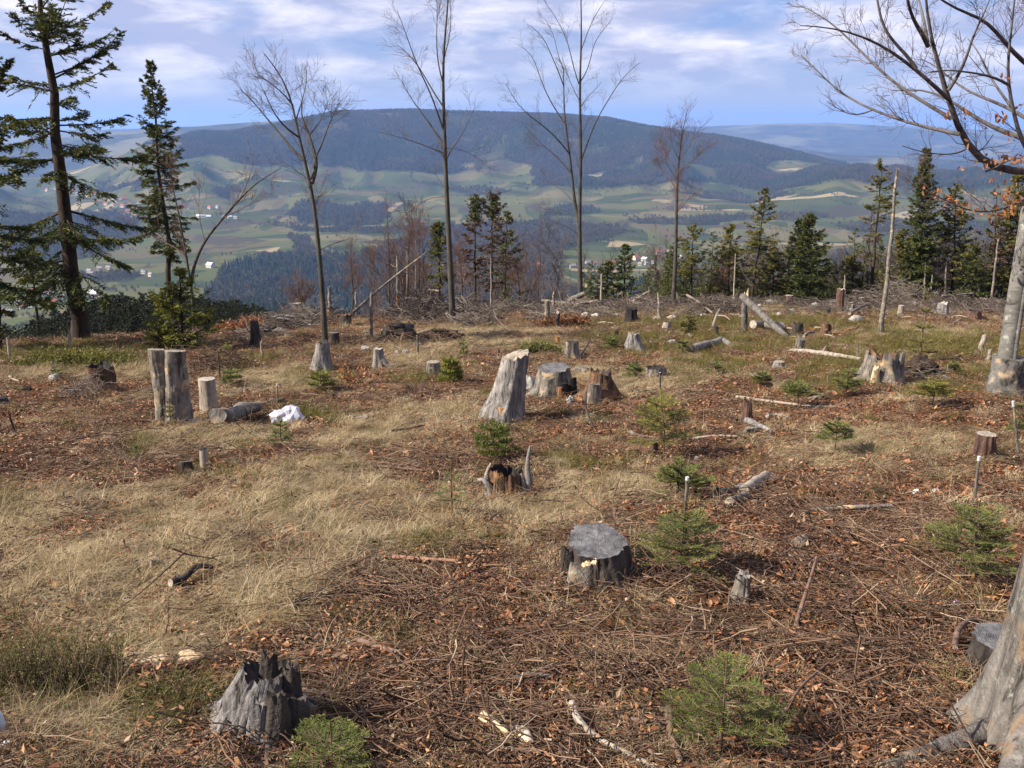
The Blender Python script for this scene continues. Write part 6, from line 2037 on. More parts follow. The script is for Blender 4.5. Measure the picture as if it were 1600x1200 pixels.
# stacked poles on the crest in the middle
for i, (pts, r, lab) in enumerate([([(846, 470), (875, 473), (908, 476)], 3.0, 'lower of two grey poles stacked level on the crest'), ([(845, 478), (875, 480), (910, 481)], 2.4, 'thin pale pole lying in front of the stacked poles'),
                                   ([(888, 470), (900, 464), (913, 459)], 4.0, 'thick short log with a pale end on the right of the stacked poles')]):
    Y = spot(878, 486)[1]
    P = np.array([at(x, y, Y + 0.3 * i) for x, y in pts])
    u = px2m(P[0])
    m = MB(); v, q = tubes(smooth_path(P, 8)[None], np.full((1, 8), r * u), 9); m.add(v, q)
    o = tag(m.build('stacked_pole', M_PALEWOOD if i == 1 else M_OLDWOOD, None, P[0]), lab, 'pole')
    for sl in (slice(0, 9), slice(-9, None)):
        MB().add(np.vstack([v[sl], v[sl].mean(0)[None]]), t=[(j, (j + 1) % 9, 9) for j in range(9)]).build('cut_end', M_CUTPALE, o, P[0])
pole('square grey post holding up the stacked poles, left one', 855, 506, 855, 474, 9, M_OLDWOOD, 'short_post', 'post', taper=0.9, snags=0)
pole('grey post holding up the stacked poles, right one', 866, 492, 865, 461, 5, M_OLDWOOD, 'short_post', 'post', taper=0.8, snags=0)
pole('short grey stub post in the brown heather right of the stacked poles support', 871, 514, 871, 490, 8, M_DARKBARK, 'short_post', 'post', taper=0.9, snags=0)

# ------------------------------------------------------------------ standing dead stems
pole('tall bare dead snag leaning slightly right, right part of the clearing', 1376, 524, 1402, 268, 8, M_OLDWOOD, 'dead_snag', taper=0.45, snags=9)
pole('thin grey pole standing between the slim leaning tree and the root mounds', 580, 529, 580, 463, 5.5, M_OLDWOOD, taper=0.8, snags=3)
pole('broken dead trunk with an orange patch right of the slim leaning tree', 515, 496, 514, 451, 6, M_OLDWOOD, taper=0.8, snags=2, basem=M_ORANGEWOOD)
pole('short grey pole with a bent tip beneath the leaning pole', 557, 496, 556, 459, 4, M_OLDWOOD, taper=0.7, snags=2)
pole('dead pole with a bare orange patch at its base, tallest on the middle crest', 622, 488, 621, 402, 6, M_OLDWOOD, taper=0.7, snags=4, basem=M_ORANGEWOOD)
pole('slender pale dead stem right of the pair of reddish spruces', 767, 486, 767, 404, 2.6, M_PALEWOOD, taper=0.5, snags=3)
pole('slender pale dead stem left of the straight beech', 650, 484, 649, 356, 2.6, M_OLDWOOD, taper=0.4, snags=3)
pole('slender pale dead stem close behind the straight beech', 636, 486, 636, 386, 2.2, M_PALEWOOD, taper=0.4, snags=3)
pole('thin straight grey pole before the low dark spruce', 939, 474, 940, 429, 3.4, M_PALEWOOD, taper=0.8, snags=1)
pole('pale dead pole before the yellow-green spruce', 1146, 474, 1149, 398, 3.0, M_PALEWOOD, taper=0.5, snags=3)
pole('pointed pale dead stem behind the red-barked stump', 1319, 478, 1320, 430, 5, M_PALEWOOD, taper=0.3, snags=0, broken=0.1)
pole('thin pale pole at the left foot of the columnar spruce', 1443, 470, 1446, 417, 2.8, M_PALEWOOD, taper=0.7, snags=1)
pole('thin grey pole at the right foot of the columnar spruce', 1454, 472, 1457, 430, 2.8, M_OLDWOOD, taper=0.7, snags=1)
pole('short broken grey stem before the spruce with the greyish middle', 1477, 466, 1479, 412, 4.0, M_OLDWOOD, taper=0.6, snags=1)
pole('thin dead stem left of the last big spruce', 1549, 466, 1560, 375, 4.0, M_OLDWOOD, taper=0.6, snags=2)
pole('dark red-brown short post on the crest', 1016, 476, 1015, 458, 6, M_REDWOOD, 'short_post', 'post', taper=0.9, snags=0)
pole('pale tapering stump post with a fork, right of the charred stump', 1031, 503, 1028, 465, 8, M_PALEWOOD, 'dead_pole', taper=0.35, snags=2)
pole('broken pale pole leaning left on the crest by the thin reddish birch', 1062, 470, 1054, 447, 3, M_PALEWOOD, taper=0.6, snags=0)
pole('thick white-topped post leaning right, left of the beech at the right', 1532, 550, 1538, 528, 10, M_PALEWOOD, 'short_post', 'post', taper=0.8, snags=0, tipm=M_CUTPALE)
pole('short pale post between the white-topped post and the beech', 1543, 567, 1547, 549, 7, M_PALEWOOD, 'short_post', 'post', taper=0.8, snags=0)
pole('grey broken post with a branch leaning on it, crest at the far right', 1529, 470, 1529, 453, 4, M_OLDWOOD, 'short_post', 'post', taper=0.9, snags=0)
pole('white post with a peeling top at the left edge', 16, 562, 12, 528, 5, M_PALEWOOD, 'short_post', 'post', taper=0.8, snags=2)
pole('pale post before the foot of the tall lone spruce', 110, 546, 108, 517, 5, M_PALEWOOD, 'short_post', 'post', taper=0.8, snags=0, tipm=M_ORANGEWOOD)
pole('thin post in the dry grass left of the tall tapered stump', 653, 553, 652, 526, 4, M_OLDWOOD, 'short_post', 'post', taper=0.8, snags=0)
pole('little white post left of the mossy stump with the hollow side', 410, 555, 408, 536, 4.5, M_PALEWOOD, 'short_post', 'post', taper=0.7, snags=0)
pole('dark thick stick standing upright at the far left', 22, 675, 15, 648, 5, M_DARKBARK, 'upright_stick', 'stick', taper=0.6, snags=0, tipm=M_DARKBARK)
pole('pale thin stick standing upright left of the rotten hollow stump', 122, 617, 115, 593, 3, M_PALEWOOD, 'upright_stick', 'stick', taper=0.6, snags=0)
pole('short pale shard standing by the big mossy rotten stump', 1340, 560, 1340, 538, 5, M_SILVER, 'wood_shard', 'shard', taper=0.25, snags=0, broken=0.1)
pole('tiny grey stake in the litter left of the big mossy rotten stump', 1293, 601, 1294, 589, 3.0, M_SILVER, 'short_stake', 'stake', taper=0.8, snags=0)
# poles that lean
b = spot(540, 494)
e = at(672, 390, b[1] + 1.0)
m = MB(); tube1(m, [b, b * 0.5 + e * 0.5 + [0, 0, 0.12], e], 0.075, 0.022, 8, n=10)
o = tag(m.build('leaning_pole', M_OLDWOOD, None, b), 'long bare pole leaning up to the right across the saplings', 'pole')
for (s, dx, dz, L) in [(0.55, 0.3, 0.7, 0.9), (0.72, 0.2, 0.8, 1.2), (0.85, -0.2, 0.7, 0.9), (0.95, 0.6, 0.4, 0.9), (0.65, 0.9, -0.2, 0.7)]:
    p0 = b + (e - b) * s + [0, 0, 0.06]
    m = MB(); tube1(m, [p0, p0 + np.array([dx, 0.2, dz]) * L * 0.5, p0 + np.array([dx * 1.2, 0.3, dz * 1.4]) * L], 0.02, 0.006, 5); m.build('side_branch', M_TWIG, o, b)
for pts, lab in [([(634, 466, 0.55), (648, 484, 0.2), (662, 502, 0.03)], 'pale stick propped on the brush pile, slanting down right'), ([(1072, 470, 0.5), (1090, 482, 0.3), (1112, 494, 0.1)], 'long pale pole sloping down right over the brush on the crest'),
                 ([(1327, 494, 0.05), (1342, 488, 0.15), (1357, 482, 0.25)], 'thin log with a pale end left of the snag'), ([(1530, 464, 0.3), (1545, 470, 0.25), (1563, 470, 0.2)], 'bent grey branch lying on the broken post at the far right')]:
    stick(lab, pts, 2.2, M_OLDWOOD, 'propped_branch', 'branch', k=7, rough=0.3)
# ------------------------------------------------------------------ the trunk that fills the lower right corner
b = np.array([0, 0, 0.0]); p = nhit(1640, 1200)
b = np.array([p[0] + 0.055, p[1] + 0.16, 0]); b[2] = gz(b[0], b[1])
t = thing('old_beech', 'thick pale grey trunk with spreading root flare at the lower right edge', 'tree', b)
n_, k_ = 40, 64
th = np.arange(k_) * 2 * math.pi / k_
hs = np.concatenate([[-0.15], np.geomspace(0.04, 5.6, n_ - 1) - 0.04])
rad_ = np.interp(hs, [-0.2, 0.0, 0.12, 0.3, 0.6, 1.2, 3, 5.6], [0.30, 0.25, 0.215, 0.185, 0.165, 0.155, 0.14, 0.11])
cx = np.interp(hs, [0, 0.4, 1, 2, 3, 5.6], [0, 0.02, 0.04, 0.10, 0.16, 0.35])
fl = 1 + 0.22 * np.exp(-np.maximum(hs, 0) * 3.5)[:, None] * np.cos(5 * th + 0.6)[None]
rr_ = rad_[:, None] * fl * (1 + 0.05 * perlin3(np.cos(th) * 2.2, np.sin(th) * 2.2, hs[:, None] * 1.6) + 0.045 * perlin3(np.cos(th) * 6, np.sin(th) * 6, hs[:, None] * 2.2) + 0.02 * perlin3(np.cos(th) * 14, np.sin(th) * 14, hs[:, None] * 7))
V = np.stack([cx[:, None] + rr_ * np.cos(th), 0.0 + rr_ * np.sin(th), hs[:, None] + 0 * th], -1)
idx = np.arange(n_ * k_).reshape(n_, k_)
q = np.stack([idx[:-1], np.roll(idx, -1, 1)[:-1], np.roll(idx, -1, 1)[1:], idx[1:]], -1).reshape(-1, 4)
M_OLDBEECH = wood_mat('old_beech_bark', (0.055, 0.046, 0.040), (0.27, 0.245, 0.225), warm=(0.18, 0.125, 0.08, 1), stretch=(20, 20, 2.6), patch=5.5, bumpd=0.03, lichen=(0.20, 0.21, 0.18, 1))
MB().add(V.reshape(-1, 3), q).build('trunk', M_OLDBEECH, t)


def root_run(pts, r0, r1, name='root'):
    P = np.array([spot(x, y) for x, y in pts])
    P[:, 2] += np.linspace(0.07, -0.005, len(P))
    P = np.vstack([[b + [0.0, 0, 0.34]], P])
    m = MB()
    P = smooth_path(P, 18)
    tt = np.linspace(0, 1, 18)
    v, qq = tubes(P[None], (np.interp(tt, [0, 0.25, 0.6, 1], [r0 * 1.5, r0, r0 * 0.62, r1]) * (1 + 0.12 * perlin3(tt * 5, r0 * 50, 0.7)))[None], 16)
    v += 0.02 * np.stack([perlin3(v[:, 0] * 14, v[:, 1] * 14, v[:, 2] * 14 + z) for z in (0, 4, 8)], -1)
    m.add(v, qq)
    m.build(name, M_OLDBEECH, t, b)


root_run([(1562, 1150), (1505, 1184), (1430, 1204), (1375, 1214)], 0.066, 0.022)
root_run([(1585, 1240), (1540, 1300), (1480, 1340)], 0.07, 0.03)
root_run([(1700, 1150), (1800, 1170)], 0.09, 0.04)
m = MB(); Vq, q2, C, cq, ct = stump_shape(0.06, 0.16, 12, flare=0.2, ridge=0.3, jag=0.3, k=22, m=7, taper=0.4, squash=0.5)
d_ = norm((-b[:2])[None])[0]
o_ = np.array([d_[0] * 0.235 - 0.02, d_[1] * 0.235, 0.02]); m.add(Vq + o_, q2).add(C + o_, cq, ct); m.build('torn_patch', M_ORANGEWOOD, t)
rs = np.random.RandomState(4)
lim_ = []
for i in range(11):
    z0 = rs.uniform(2.9, 5.5); a = rs.rand() * 6.283; L = rs.uniform(0.8, 2.0)
    o = b + [np.interp(z0, hs, cx), 0, z0]
    e = o + np.array([math.cos(a) * L * 0.8, math.sin(a) * L * 0.8, L * 0.8])
    if e[0] < 1.9:
        continue
    m = MB(); tube1(m, [o, o * 0.5 + e * 0.5, e], 0.05, 0.012, 7, n=8); m.build('limb', M_OLDBEECH, t, b)

# swollen foot of the far beech
p = np.array(beech.location); u_ = px2m(p)
Vq, q2, C, cq, ct = stump_shape(26 * u_, 66 * u_, 5, flare=0.22, lobes=4, ridge=0.10, k=48, m=16, taper=0.10, topn=0.05)
M_FOOT = wood_mat('cracked_beech_bark', (0.045, 0.040, 0.037), (0.25, 0.235, 0.22), warm=(0.34, 0.25, 0.17, 1), stretch=(8, 8, 8), patch=4.0, bumpd=0.03)
MB().add(Vq, q2).add(C, cq, ct).build('swollen_foot', M_FOOT, beech)

# ------------------------------------------------------------------ saplings
SAPS = [
    ('largest fir sapling in the foreground, right of the low sawn stump', 1064, 905, 170, 128, dict(whorls=5, per=6, mat=M_FIR, bare=0.22)),
    ('grey-green fir sapling just behind the largest one, a dark stake beside it', 1061, 785, 116, 58, dict(whorls=4, per=6, mat=M_FIR, el=0.35, bare=0.3)),
    ('yellow-green fir sapling with an upright leader, middle of the three in a line', 1036, 712, 125, 108, dict(whorls=4, per=5, mat=M_YOUNG, bare=0.25, wd=1.0, leanpx=-8)),
    ('small dark green spruce growing out of the jagged root remains', 772, 722, 96, 66, dict(whorls=4, per=5, mat=M_FIR, flatn=False, bare=0.2)),
    ('broad fir sapling with long flat sprays in the bottom foreground, right of centre', 1126, 1172, 235, 165, dict(whorls=4, per=5, mat=M_FIR, el=0.30, bare=0.25)),
    ('low dark fir sprays at the foot of the rotten split stump', 520, 1192, 200, 90, dict(whorls=2, per=6, mat=M_FIR, el=0.10, bare=0.25)),
    ('dense dark green fir sapling at the right edge', 1512, 912, 175, 125, dict(whorls=5, per=6, mat=M_FIR, bare=0.25, el=0.25)),
    ('thin spindly seedling in the dry grass left of the jagged root remains', 706, 812, 74, 92, dict(whorls=3, per=4, mat=M_FIR, bare=0.3, side=False)),
    ('little fir seedling in front of the white bag', 440, 700, 52, 52, dict(whorls=3, per=4, mat=M_FIR, bare=0.25)),
    ('small green fir seedling in brown leaves, right of the reddish splintered stump', 1304, 712, 64, 56, dict(whorls=3, per=5, mat=M_FIR, bare=0.35)),
    ('yellow-green little fir below the tangled root plate', 1456, 640, 74, 42, dict(whorls=3, per=6, mat=M_YOUNG, bare=0.4)),
    ('flat green fir seedling below the flat little stump in the moss', 1247, 632, 72, 42, dict(whorls=3, per=5, mat=M_FIR, bare=0.45)),
    ('dark thin fir seedling just left of the big mossy rotten stump', 1322, 618, 50, 50, dict(whorls=4, per=4, mat=M_FIR, bare=0.2)),
    ('bright yellow-green spruce sprig right of the small pale mossy stump', 704, 598, 56, 44, dict(whorls=4, per=6, mat=M_YOUNG, bare=0.1, flatn=False)),
    ('green spruce sprig below the mossy stump at the leaning tree', 502, 612, 56, 32, dict(whorls=3, per=6, mat=M_YOUNG, bare=0.1)),
    ('pale bluish seedling in dry grass above the yellow-green sprig', 724, 556, 20, 26, dict(whorls=3, per=4, mat=M_FIR, bare=0.1)),
    ('tall thin dead-brown seedling with a green foot, right of the snag', 1437, 566, 52, 110, dict(whorls=4, per=4, mat=M_DRYSPRUCE, bare=0.1, wd=0.9)),
    ('green seedling in the moss below the logs in the middle', 1118, 582, 44, 24, dict(whorls=3, per=5, mat=M_FIR, bare=0.1)),
    ('green seedling left of the low broken grey stump', 992, 588, 42, 26, dict(whorls=3, per=5, mat=M_FIR, bare=0.1)),
    ('bluish green spruce tuft below the dark small stump on the right middle', 1066, 552, 34, 26, dict(whorls=3, per=5, mat=M_FIR, bare=0.1)),
    ('greyish young spruce before the brush on the crest, right of the white stub', 1075, 524, 36, 34, dict(whorls=4, per=5, mat=M_DRYSPRUCE, bare=0.1)),
    ('green spruce sprig behind the splayed silvery stump, left', 955, 545, 34, 20, dict(whorls=3, per=5, mat=M_FIR, bare=0.1)),
    ('pale seedling with upright shoots right of the dark earth heap', 356, 560, 34, 30, dict(whorls=4, per=5, mat=M_YOUNG, bare=0.1)),
    ('tiny seedling on the green patch, left', 213, 720, 34, 30, dict(whorls=3, per=4, mat=M_FIR, bare=0.2, side=False)),
    ('dark seedling half hidden in moss right of the tall thin dead-brown one', 1488, 590, 30, 24, dict(whorls=3, per=4, mat=M_FIR, bare=0.2)),
    ('green seedling on the moss just above the flat fir seedling', 1190, 606, 40, 22, dict(whorls=3, per=5, mat=M_FIR, bare=0.2)),
    ('green low fir sprig at the right edge beside the near trunk', 1588, 690, 40, 70, dict(whorls=4, per=4, mat=M_FIR, bare=0.2)),
    ('spruce sprig clinging to the front foot of the twin stump', 268, 668, 16, 42, dict(whorls=4, per=4, mat=M_DRYSPRUCE, bare=0.1)),
    ('dark green seedling behind the white-barked stump', 362, 606, 46, 30, dict(whorls=3, per=5, mat=M_FIR, bare=0.1)),
    ('green sprig on the left moss below the pale post', 88, 592, 30, 20, dict(whorls=3, per=5, mat=M_FIR, bare=0.1)),
]
for i, (lab, px, py, w, h, kw) in enumerate(SAPS):
    sapling(lab, px, py, w, h, seed=i, **kw)

# ------------------------------------------------------------------ shrubs
p = spot(552, 603); u_ = px2m(p); r = np.random.RandomState(5)
t = thing('beech_shrub', 'low shrub still covered with dry red-brown leaves, left middle', 'shrub', p)
P = []
for i in range(26):
    a = r.rand() * 6.283; L = r.uniform(18, 42) * u_
    P.append(np.array([0, 0, -0.02]) + np.array([math.cos(a) * L * 0.7, math.sin(a) * L * 0.5, L * r.uniform(0.5, 1.1)]) * np.linspace(0, 1, 5)[:, None] + r.normal(size=(5, 3)) * 0.012)
v, q = tubes(np.array(P), np.tile(np.linspace(0.006, 0.002, 5), (26, 1)), 4); MB().add(v, q).build('stems', M_STICK, t)
for i in range(190):
    o = bpy.data.objects.new('dead_leaf', leafme); COL.objects.link(o); o.parent = t
    c = P[r.randint(26)][r.randint(1, 5)] + r.normal(size=3) * 3 * u_
    o.location = c; o.rotation_euler = tuple(r.rand(3) * 6.28); s = r.uniform(0.5, 0.95); o.scale = (s, s, s)


def shoots(label, px, py, w, h, n, mat, name, cat, seed=1, leafy=True, depth=0.6, L=(0.5, 1.0), lean=0.35, stemm=None):
    """a clump of upright shoots set with tiny leaves"""
    r = np.random.RandomState(seed)
    p = spot(px, py); u = px2m(p)
    t = thing(name, label, cat, p)
    x = r.uniform(-1, 1, n) * w * 0.5 * u
    y = r.uniform(0, 1, n) * w * depth * u
    env = np.sqrt(np.clip(1 - (x / (w * 0.5 * u)) ** 2, 0.05, 1))
    z = np.array([top_h(p[0] + x, p[1] + y)]).reshape(-1) - p[2] - 0.01
    ln = r.uniform(L[0], L[1], n) * h * u * (0.5 + 0.5 * env)
    d = norm(np.stack([r.normal(size=n) * lean, r.normal(size=n) * lean, np.ones(n)], -1))
    s = np.linspace(0, 1, 5)
    P = np.stack([x, y, z], -1)[:, None] + d[:, None] * (ln[:, None] * s)[..., None] + r.normal(size=(n, 5, 3)) * 0.03 * ln[:, None, None] * s[None, :, None]
    v, q = tubes(P, np.tile(np.linspace(0.0018, 0.0008, 5), (n, 1)) * max(1, u / 0.003), 3)
    MB().add(v, q, tint=0.2).build('stems', stemm or M_STICK, t, kind='stuff')
    if leafy:
        k = 24
        ss = r.uniform(0.15, 1, (n, k))
        f = ss * 4; i0 = np.clip(f.astype(int), 0, 3); w_ = (f - i0)[..., None]
        ii = np.arange(n)[:, None]
        o = P[ii, i0] * (1 - w_) + P[ii, i0 + 1] * w_
        dd = d[:, None] * 0.8 + r.normal(size=(n, k, 3)) * 0.8
        mb = MB()
        blades(o.reshape(-1, 3), dd.reshape(-1, 3), max(0.011, 4.2 * u) * r.uniform(0.7, 1.3, n * k), max(0.0042, 1.7 * u), tint=np.clip(ss.ravel() * 0.7 + 0.2 * r.normal(size=n * k), 0, 1), mb=mb)
        mb.build('foliage', mat, t, smooth=False, kind='stuff')
    return t


M_HEATHER = leaf_mat('heather_leaves', [(0.0, (0.035, 0.042, 0.012)), (0.5, (0.095, 0.110, 0.024)), (1.0, (0.22, 0.21, 0.06))], trans=0.2, inst=False)
shoots('dark green heather bush at the left edge of the foreground', 62, 1082, 190, 118, 330, M_HEATHER, 'heather_bush', 'shrub', 1)
shoots('thin green heather shoots beside the rotten split stump', 262, 1112, 150, 70, 70, M_HEATHER, 'heather_bush', 'shrub', 2)
shoots('dark mat of heather shoots below the heather bush, left bottom', 60, 1108, 150, 36, 90, M_HEATHER, 'heather_bush', 'shrub', 7)
shoots('rusty orange bracken patch at the far edge, left of the slim leaning tree', 392, 505, 110, 26, 260, leaf_mat('rusty_fern', [(0.0, (0.16, 0.060, 0.028)), (0.5, (0.30, 0.125, 0.055)), (1.0, (0.42, 0.21, 0.10))], inst=False), 'bracken_patch', 'bracken', 3, depth=0.5, lean=0.6)
shoots('rusty brown heather around the short posts on the middle crest', 880, 512, 80, 24, 160, leaf_mat('rusty_heather', [(0.0, (0.10, 0.045, 0.025)), (0.5, (0.21, 0.095, 0.048)), (1.0, (0.30, 0.16, 0.08))], inst=False), 'heather_bush', 'shrub', 4, depth=0.5, lean=0.5)
shoots('small green grass tussock right of the white bag', 474, 657, 54, 30, 120, M_GRASS, 'grass_tussock', 'grass tuft', 5, leafy=False, depth=0.4, lean=0.5, stemm=M_GRASS)
shoots('rounded green moss hummock right behind the tall tapered stump', 846, 558, 58, 22, 260, M_HEATHER, 'moss_hummock', 'moss', 6, depth=0.6, lean=0.4)
shoots('tuft of brown bare heather twigs below the green sprigs, left middle', 650, 618, 60, 24, 90, M_HEATHER, 'heather_bush', 'shrub', 8, leafy=False, lean=0.6)
shoots('bare brown twigs standing in front of the low sawn stump', 940, 945, 110, 80, 36, M_HEATHER, 'dry_stalks', 'stalks', 9, leafy=False, lean=0.45)
shoots('bare brown stalks standing left of the low sawn stump', 858, 905, 60, 80, 26, M_HEATHER, 'dry_stalks', 'stalks', 10, leafy=False, lean=0.35)
shoots('bare stalks right of the low sawn stump', 1006, 925, 60, 70, 26, M_HEATHER, 'dry_stalks', 'stalks', 14, leafy=False, lean=0.5)
shoots('pile of dead twigs and green sprigs on the left edge under the tall lone spruce', 110, 572, 170, 34, 300, M_YOUNG, 'cut_branch_heap', 'branches', 11, depth=0.35, lean=0.9)
shoots('dry bracken clump beside the tall lone spruce, right', 182, 558, 44, 34, 60, M_DRYSPRUCE, 'bracken_clump', 'bracken', 12, leafy=False, lean=0.8)

# ------------------------------------------------------------------ brush piles
brush('big grey brush pile on the crest left of the straight beech', 622, 700, 498, 44, 420, seed=1, thick=1.0, logs=5)
brush('dark brush heap with a pale log at the right foot of the straight beech', 712, 748, 502, 34, 160, seed=2, thick=1.1, logs=3)
brush('low brown brush line right of the straight beech', 780, 850, 490, 18, 200, seed=3, thick=0.8, logs=1)
brush('brown brush under the stacked poles', 850, 950, 492, 24, 320, seed=4, thick=0.8, logs=2)
brush('grey brush pile left of the slim leaning tree', 440, 500, 510, 34, 260, seed=5, thick=0.9, logs=4)
brush('dark broken branches strewn behind the burnt post-like stump', 370, 450, 526, 20, 220, seed=6, thick=0.9, logs=4, logm=M_DARKBARK)
brush('brush pile at the foot of the bare snag', 1330, 1372, 482, 34, 200, seed=7, thick=0.9, logs=3)
brush('large grey brush pile below the columnar spruce', 1372, 1440, 478, 36, 320, seed=8, thick=0.9, logs=3)
brush('low brush right of the columnar spruce', 1450, 1530, 484, 26, 300, seed=9, thick=0.8, logs=3)
brush('brush with pale sticks behind the charred stump', 960, 1030, 482, 20, 220, seed=10, thick=0.9, logs=4, logm=M_PALEWOOD)
brush('reddish brush on the crest left of the upright post', 1085, 1150, 488, 26, 260, seed=11, thick=0.9, logs=2)
brush('fallen twig heap round the rotten hollow stump', 122, 166, 618, 34, 160, seed=12, thick=0.8, logs=0)
brush('twig heap on the tangled root plate', 1412, 1462, 592, 26, 130, seed=13, thick=0.9, logs=0)
brush('dead brown twigs lying by the reddish splintered stump', 1148, 1210, 688, 14, 90, seed=14, thick=1.2, logs=2, logm=M_SILVER)
brush('low grey brush along the crest right of the fir pair', 1280, 1330, 484, 14, 140, seed=15, thick=0.8, logs=2)

brush('dark upturned roots spreading from the black root mound', 594, 652, 537, 26, 90, seed=21, thick=1.6, logs=2, logm=M_DARKBARK, mat=M_LITTERTWIG)
brush('dead twigs and roots on the dark brown root mound', 650, 722, 536, 20, 110, seed=22, thick=1.2, logs=1, logm=M_DARKBARK, mat=M_LITTERTWIG)
brush('jumble of dark and grey branches at the edge right of the burnt post-like stump', 412, 470, 516, 26, 240, seed=23, thick=1.0, logs=6, logm=M_SILVER)
brush('brown dead twigs heaped under the yellow-green young spruce, right', 312, 382, 576, 32, 260, seed=24, thick=0.9, logs=1, mat=M_LITTERTWIG)
# ------------------------------------------------------------------ stones
for lab, px, py, w, h, mt in [
    ('grey stone below the hollow grey stump', 891, 633, 13, 14, M_STONE), ('rounded grey stone left of the hollow grey stump', 827, 612, 26, 24, M_STONE),
    ('pale boulder left of the bare snag', 1336, 504, 22, 14, M_PALESTONE), ('lilac-white stone at the right foot of the twin stump', 301, 663, 24, 12, M_PALESTONE),
    ('flat white stone right of the leaning tree stump', 571, 549, 16, 7, M_PALESTONE), ('white stone left of the thin post', 620, 551, 9, 8, M_PALESTONE),
    ('pale stone right of the white one by the thin post', 633, 552, 12, 9, M_PALESTONE), ('grey stone on the moss at the far left', 86, 598, 18, 14, M_STONE),
    ('pale flat rock by the black root mound', 662, 536, 18, 9, M_STONE), ('white boulder on the crest by the dark red-brown post', 1040, 467, 9, 7, M_PALESTONE),
    ('pale rock on the crest left of the charred stump', 915, 495, 12, 8, M_PALESTONE), ('pale flat rock next to the charred stump', 931, 497, 14, 7, M_PALESTONE),
    ('pale rock right of the pinkish sawn stump', 1262, 475, 18, 9, M_PALESTONE), ('flat pale rock left of the pinkish sawn stump', 1206, 474, 20, 8, M_PALESTONE),
    ('grey rock below the flat pale crest rock', 1273, 482, 16, 9, M_STONE), ('small pale stone above the dark cracked stump', 1238, 487, 9, 6, M_PALESTONE),
    ('pale rock before the large grey brush pile', 1372, 470, 8, 6, M_PALESTONE), ('pinkish rock right of the columnar spruce', 1500, 468, 18, 9, M_PALESTONE),
    ('white stone at the foot of the middle fir sapling', 1089, 718, 9, 9, M_PALESTONE), ('dark stone in the litter above the yellow-green little fir', 1461, 590, 10, 9, M_STONE),
    ('pale stone in the litter by the white-tipped stake', 1461, 772, 15, 8, M_PALESTONE), ('grey rock below the crest behind the burnt stump', 432, 520, 24, 12, M_STONE),
    ('pale rock left of the grey brush pile', 452, 508, 12, 10, M_PALESTONE), ('pale rock before the slim leaning tree', 485, 514, 14, 7, M_PALESTONE),
    ('small white stone right of the splayed stump', 1018, 538, 8, 6, M_PALESTONE), ('flat grey stone right of the small white one', 1050, 538, 14, 8, M_STONE),
    ('pale flake of wood curled on the ground by the white stub', 1050, 500, 15, 8, M_PALEWOOD), ('white stone in the moss by the middle logs', 1069, 562, 6, 6, M_PALESTONE),
    ('flat grey root slab right of the small split stump', 908, 583, 28, 9, M_OLDWOOD), ('pale rock on the crest before the twin stemmed tree', 906, 478, 9, 6, M_PALESTONE)]:
    lump(lab, px, py, w, h, mt)
r = np.random.RandomState(31)
for i in range(34):
    px = r.uniform(820, 1540); py = r.uniform(474, 500)
    lump('pale stone scattered along the littered crest', px, py, r.uniform(5, 11), r.uniform(3.5, 6.5), M_PALESTONE if r.rand() < 0.7 else M_STONE, group='pale stones along the crest')
for i in range(30):
    px = r.uniform(860, 1530); py = r.uniform(476, 535)
    a = r.uniform(-0.5, 0.5); L = r.uniform(10, 26)
    stick('short grey stick among the crest litter', [(px, py, 0.03), (px + L * 0.5, py - a * L * 0.3, 0.05), (px + L, py - a * L * 0.6, 0.03)], r.uniform(0.9, 1.6), M_OLDWOOD if r.rand() < 0.6 else M_PALEWOOD, group='grey sticks along the crest', k=5)

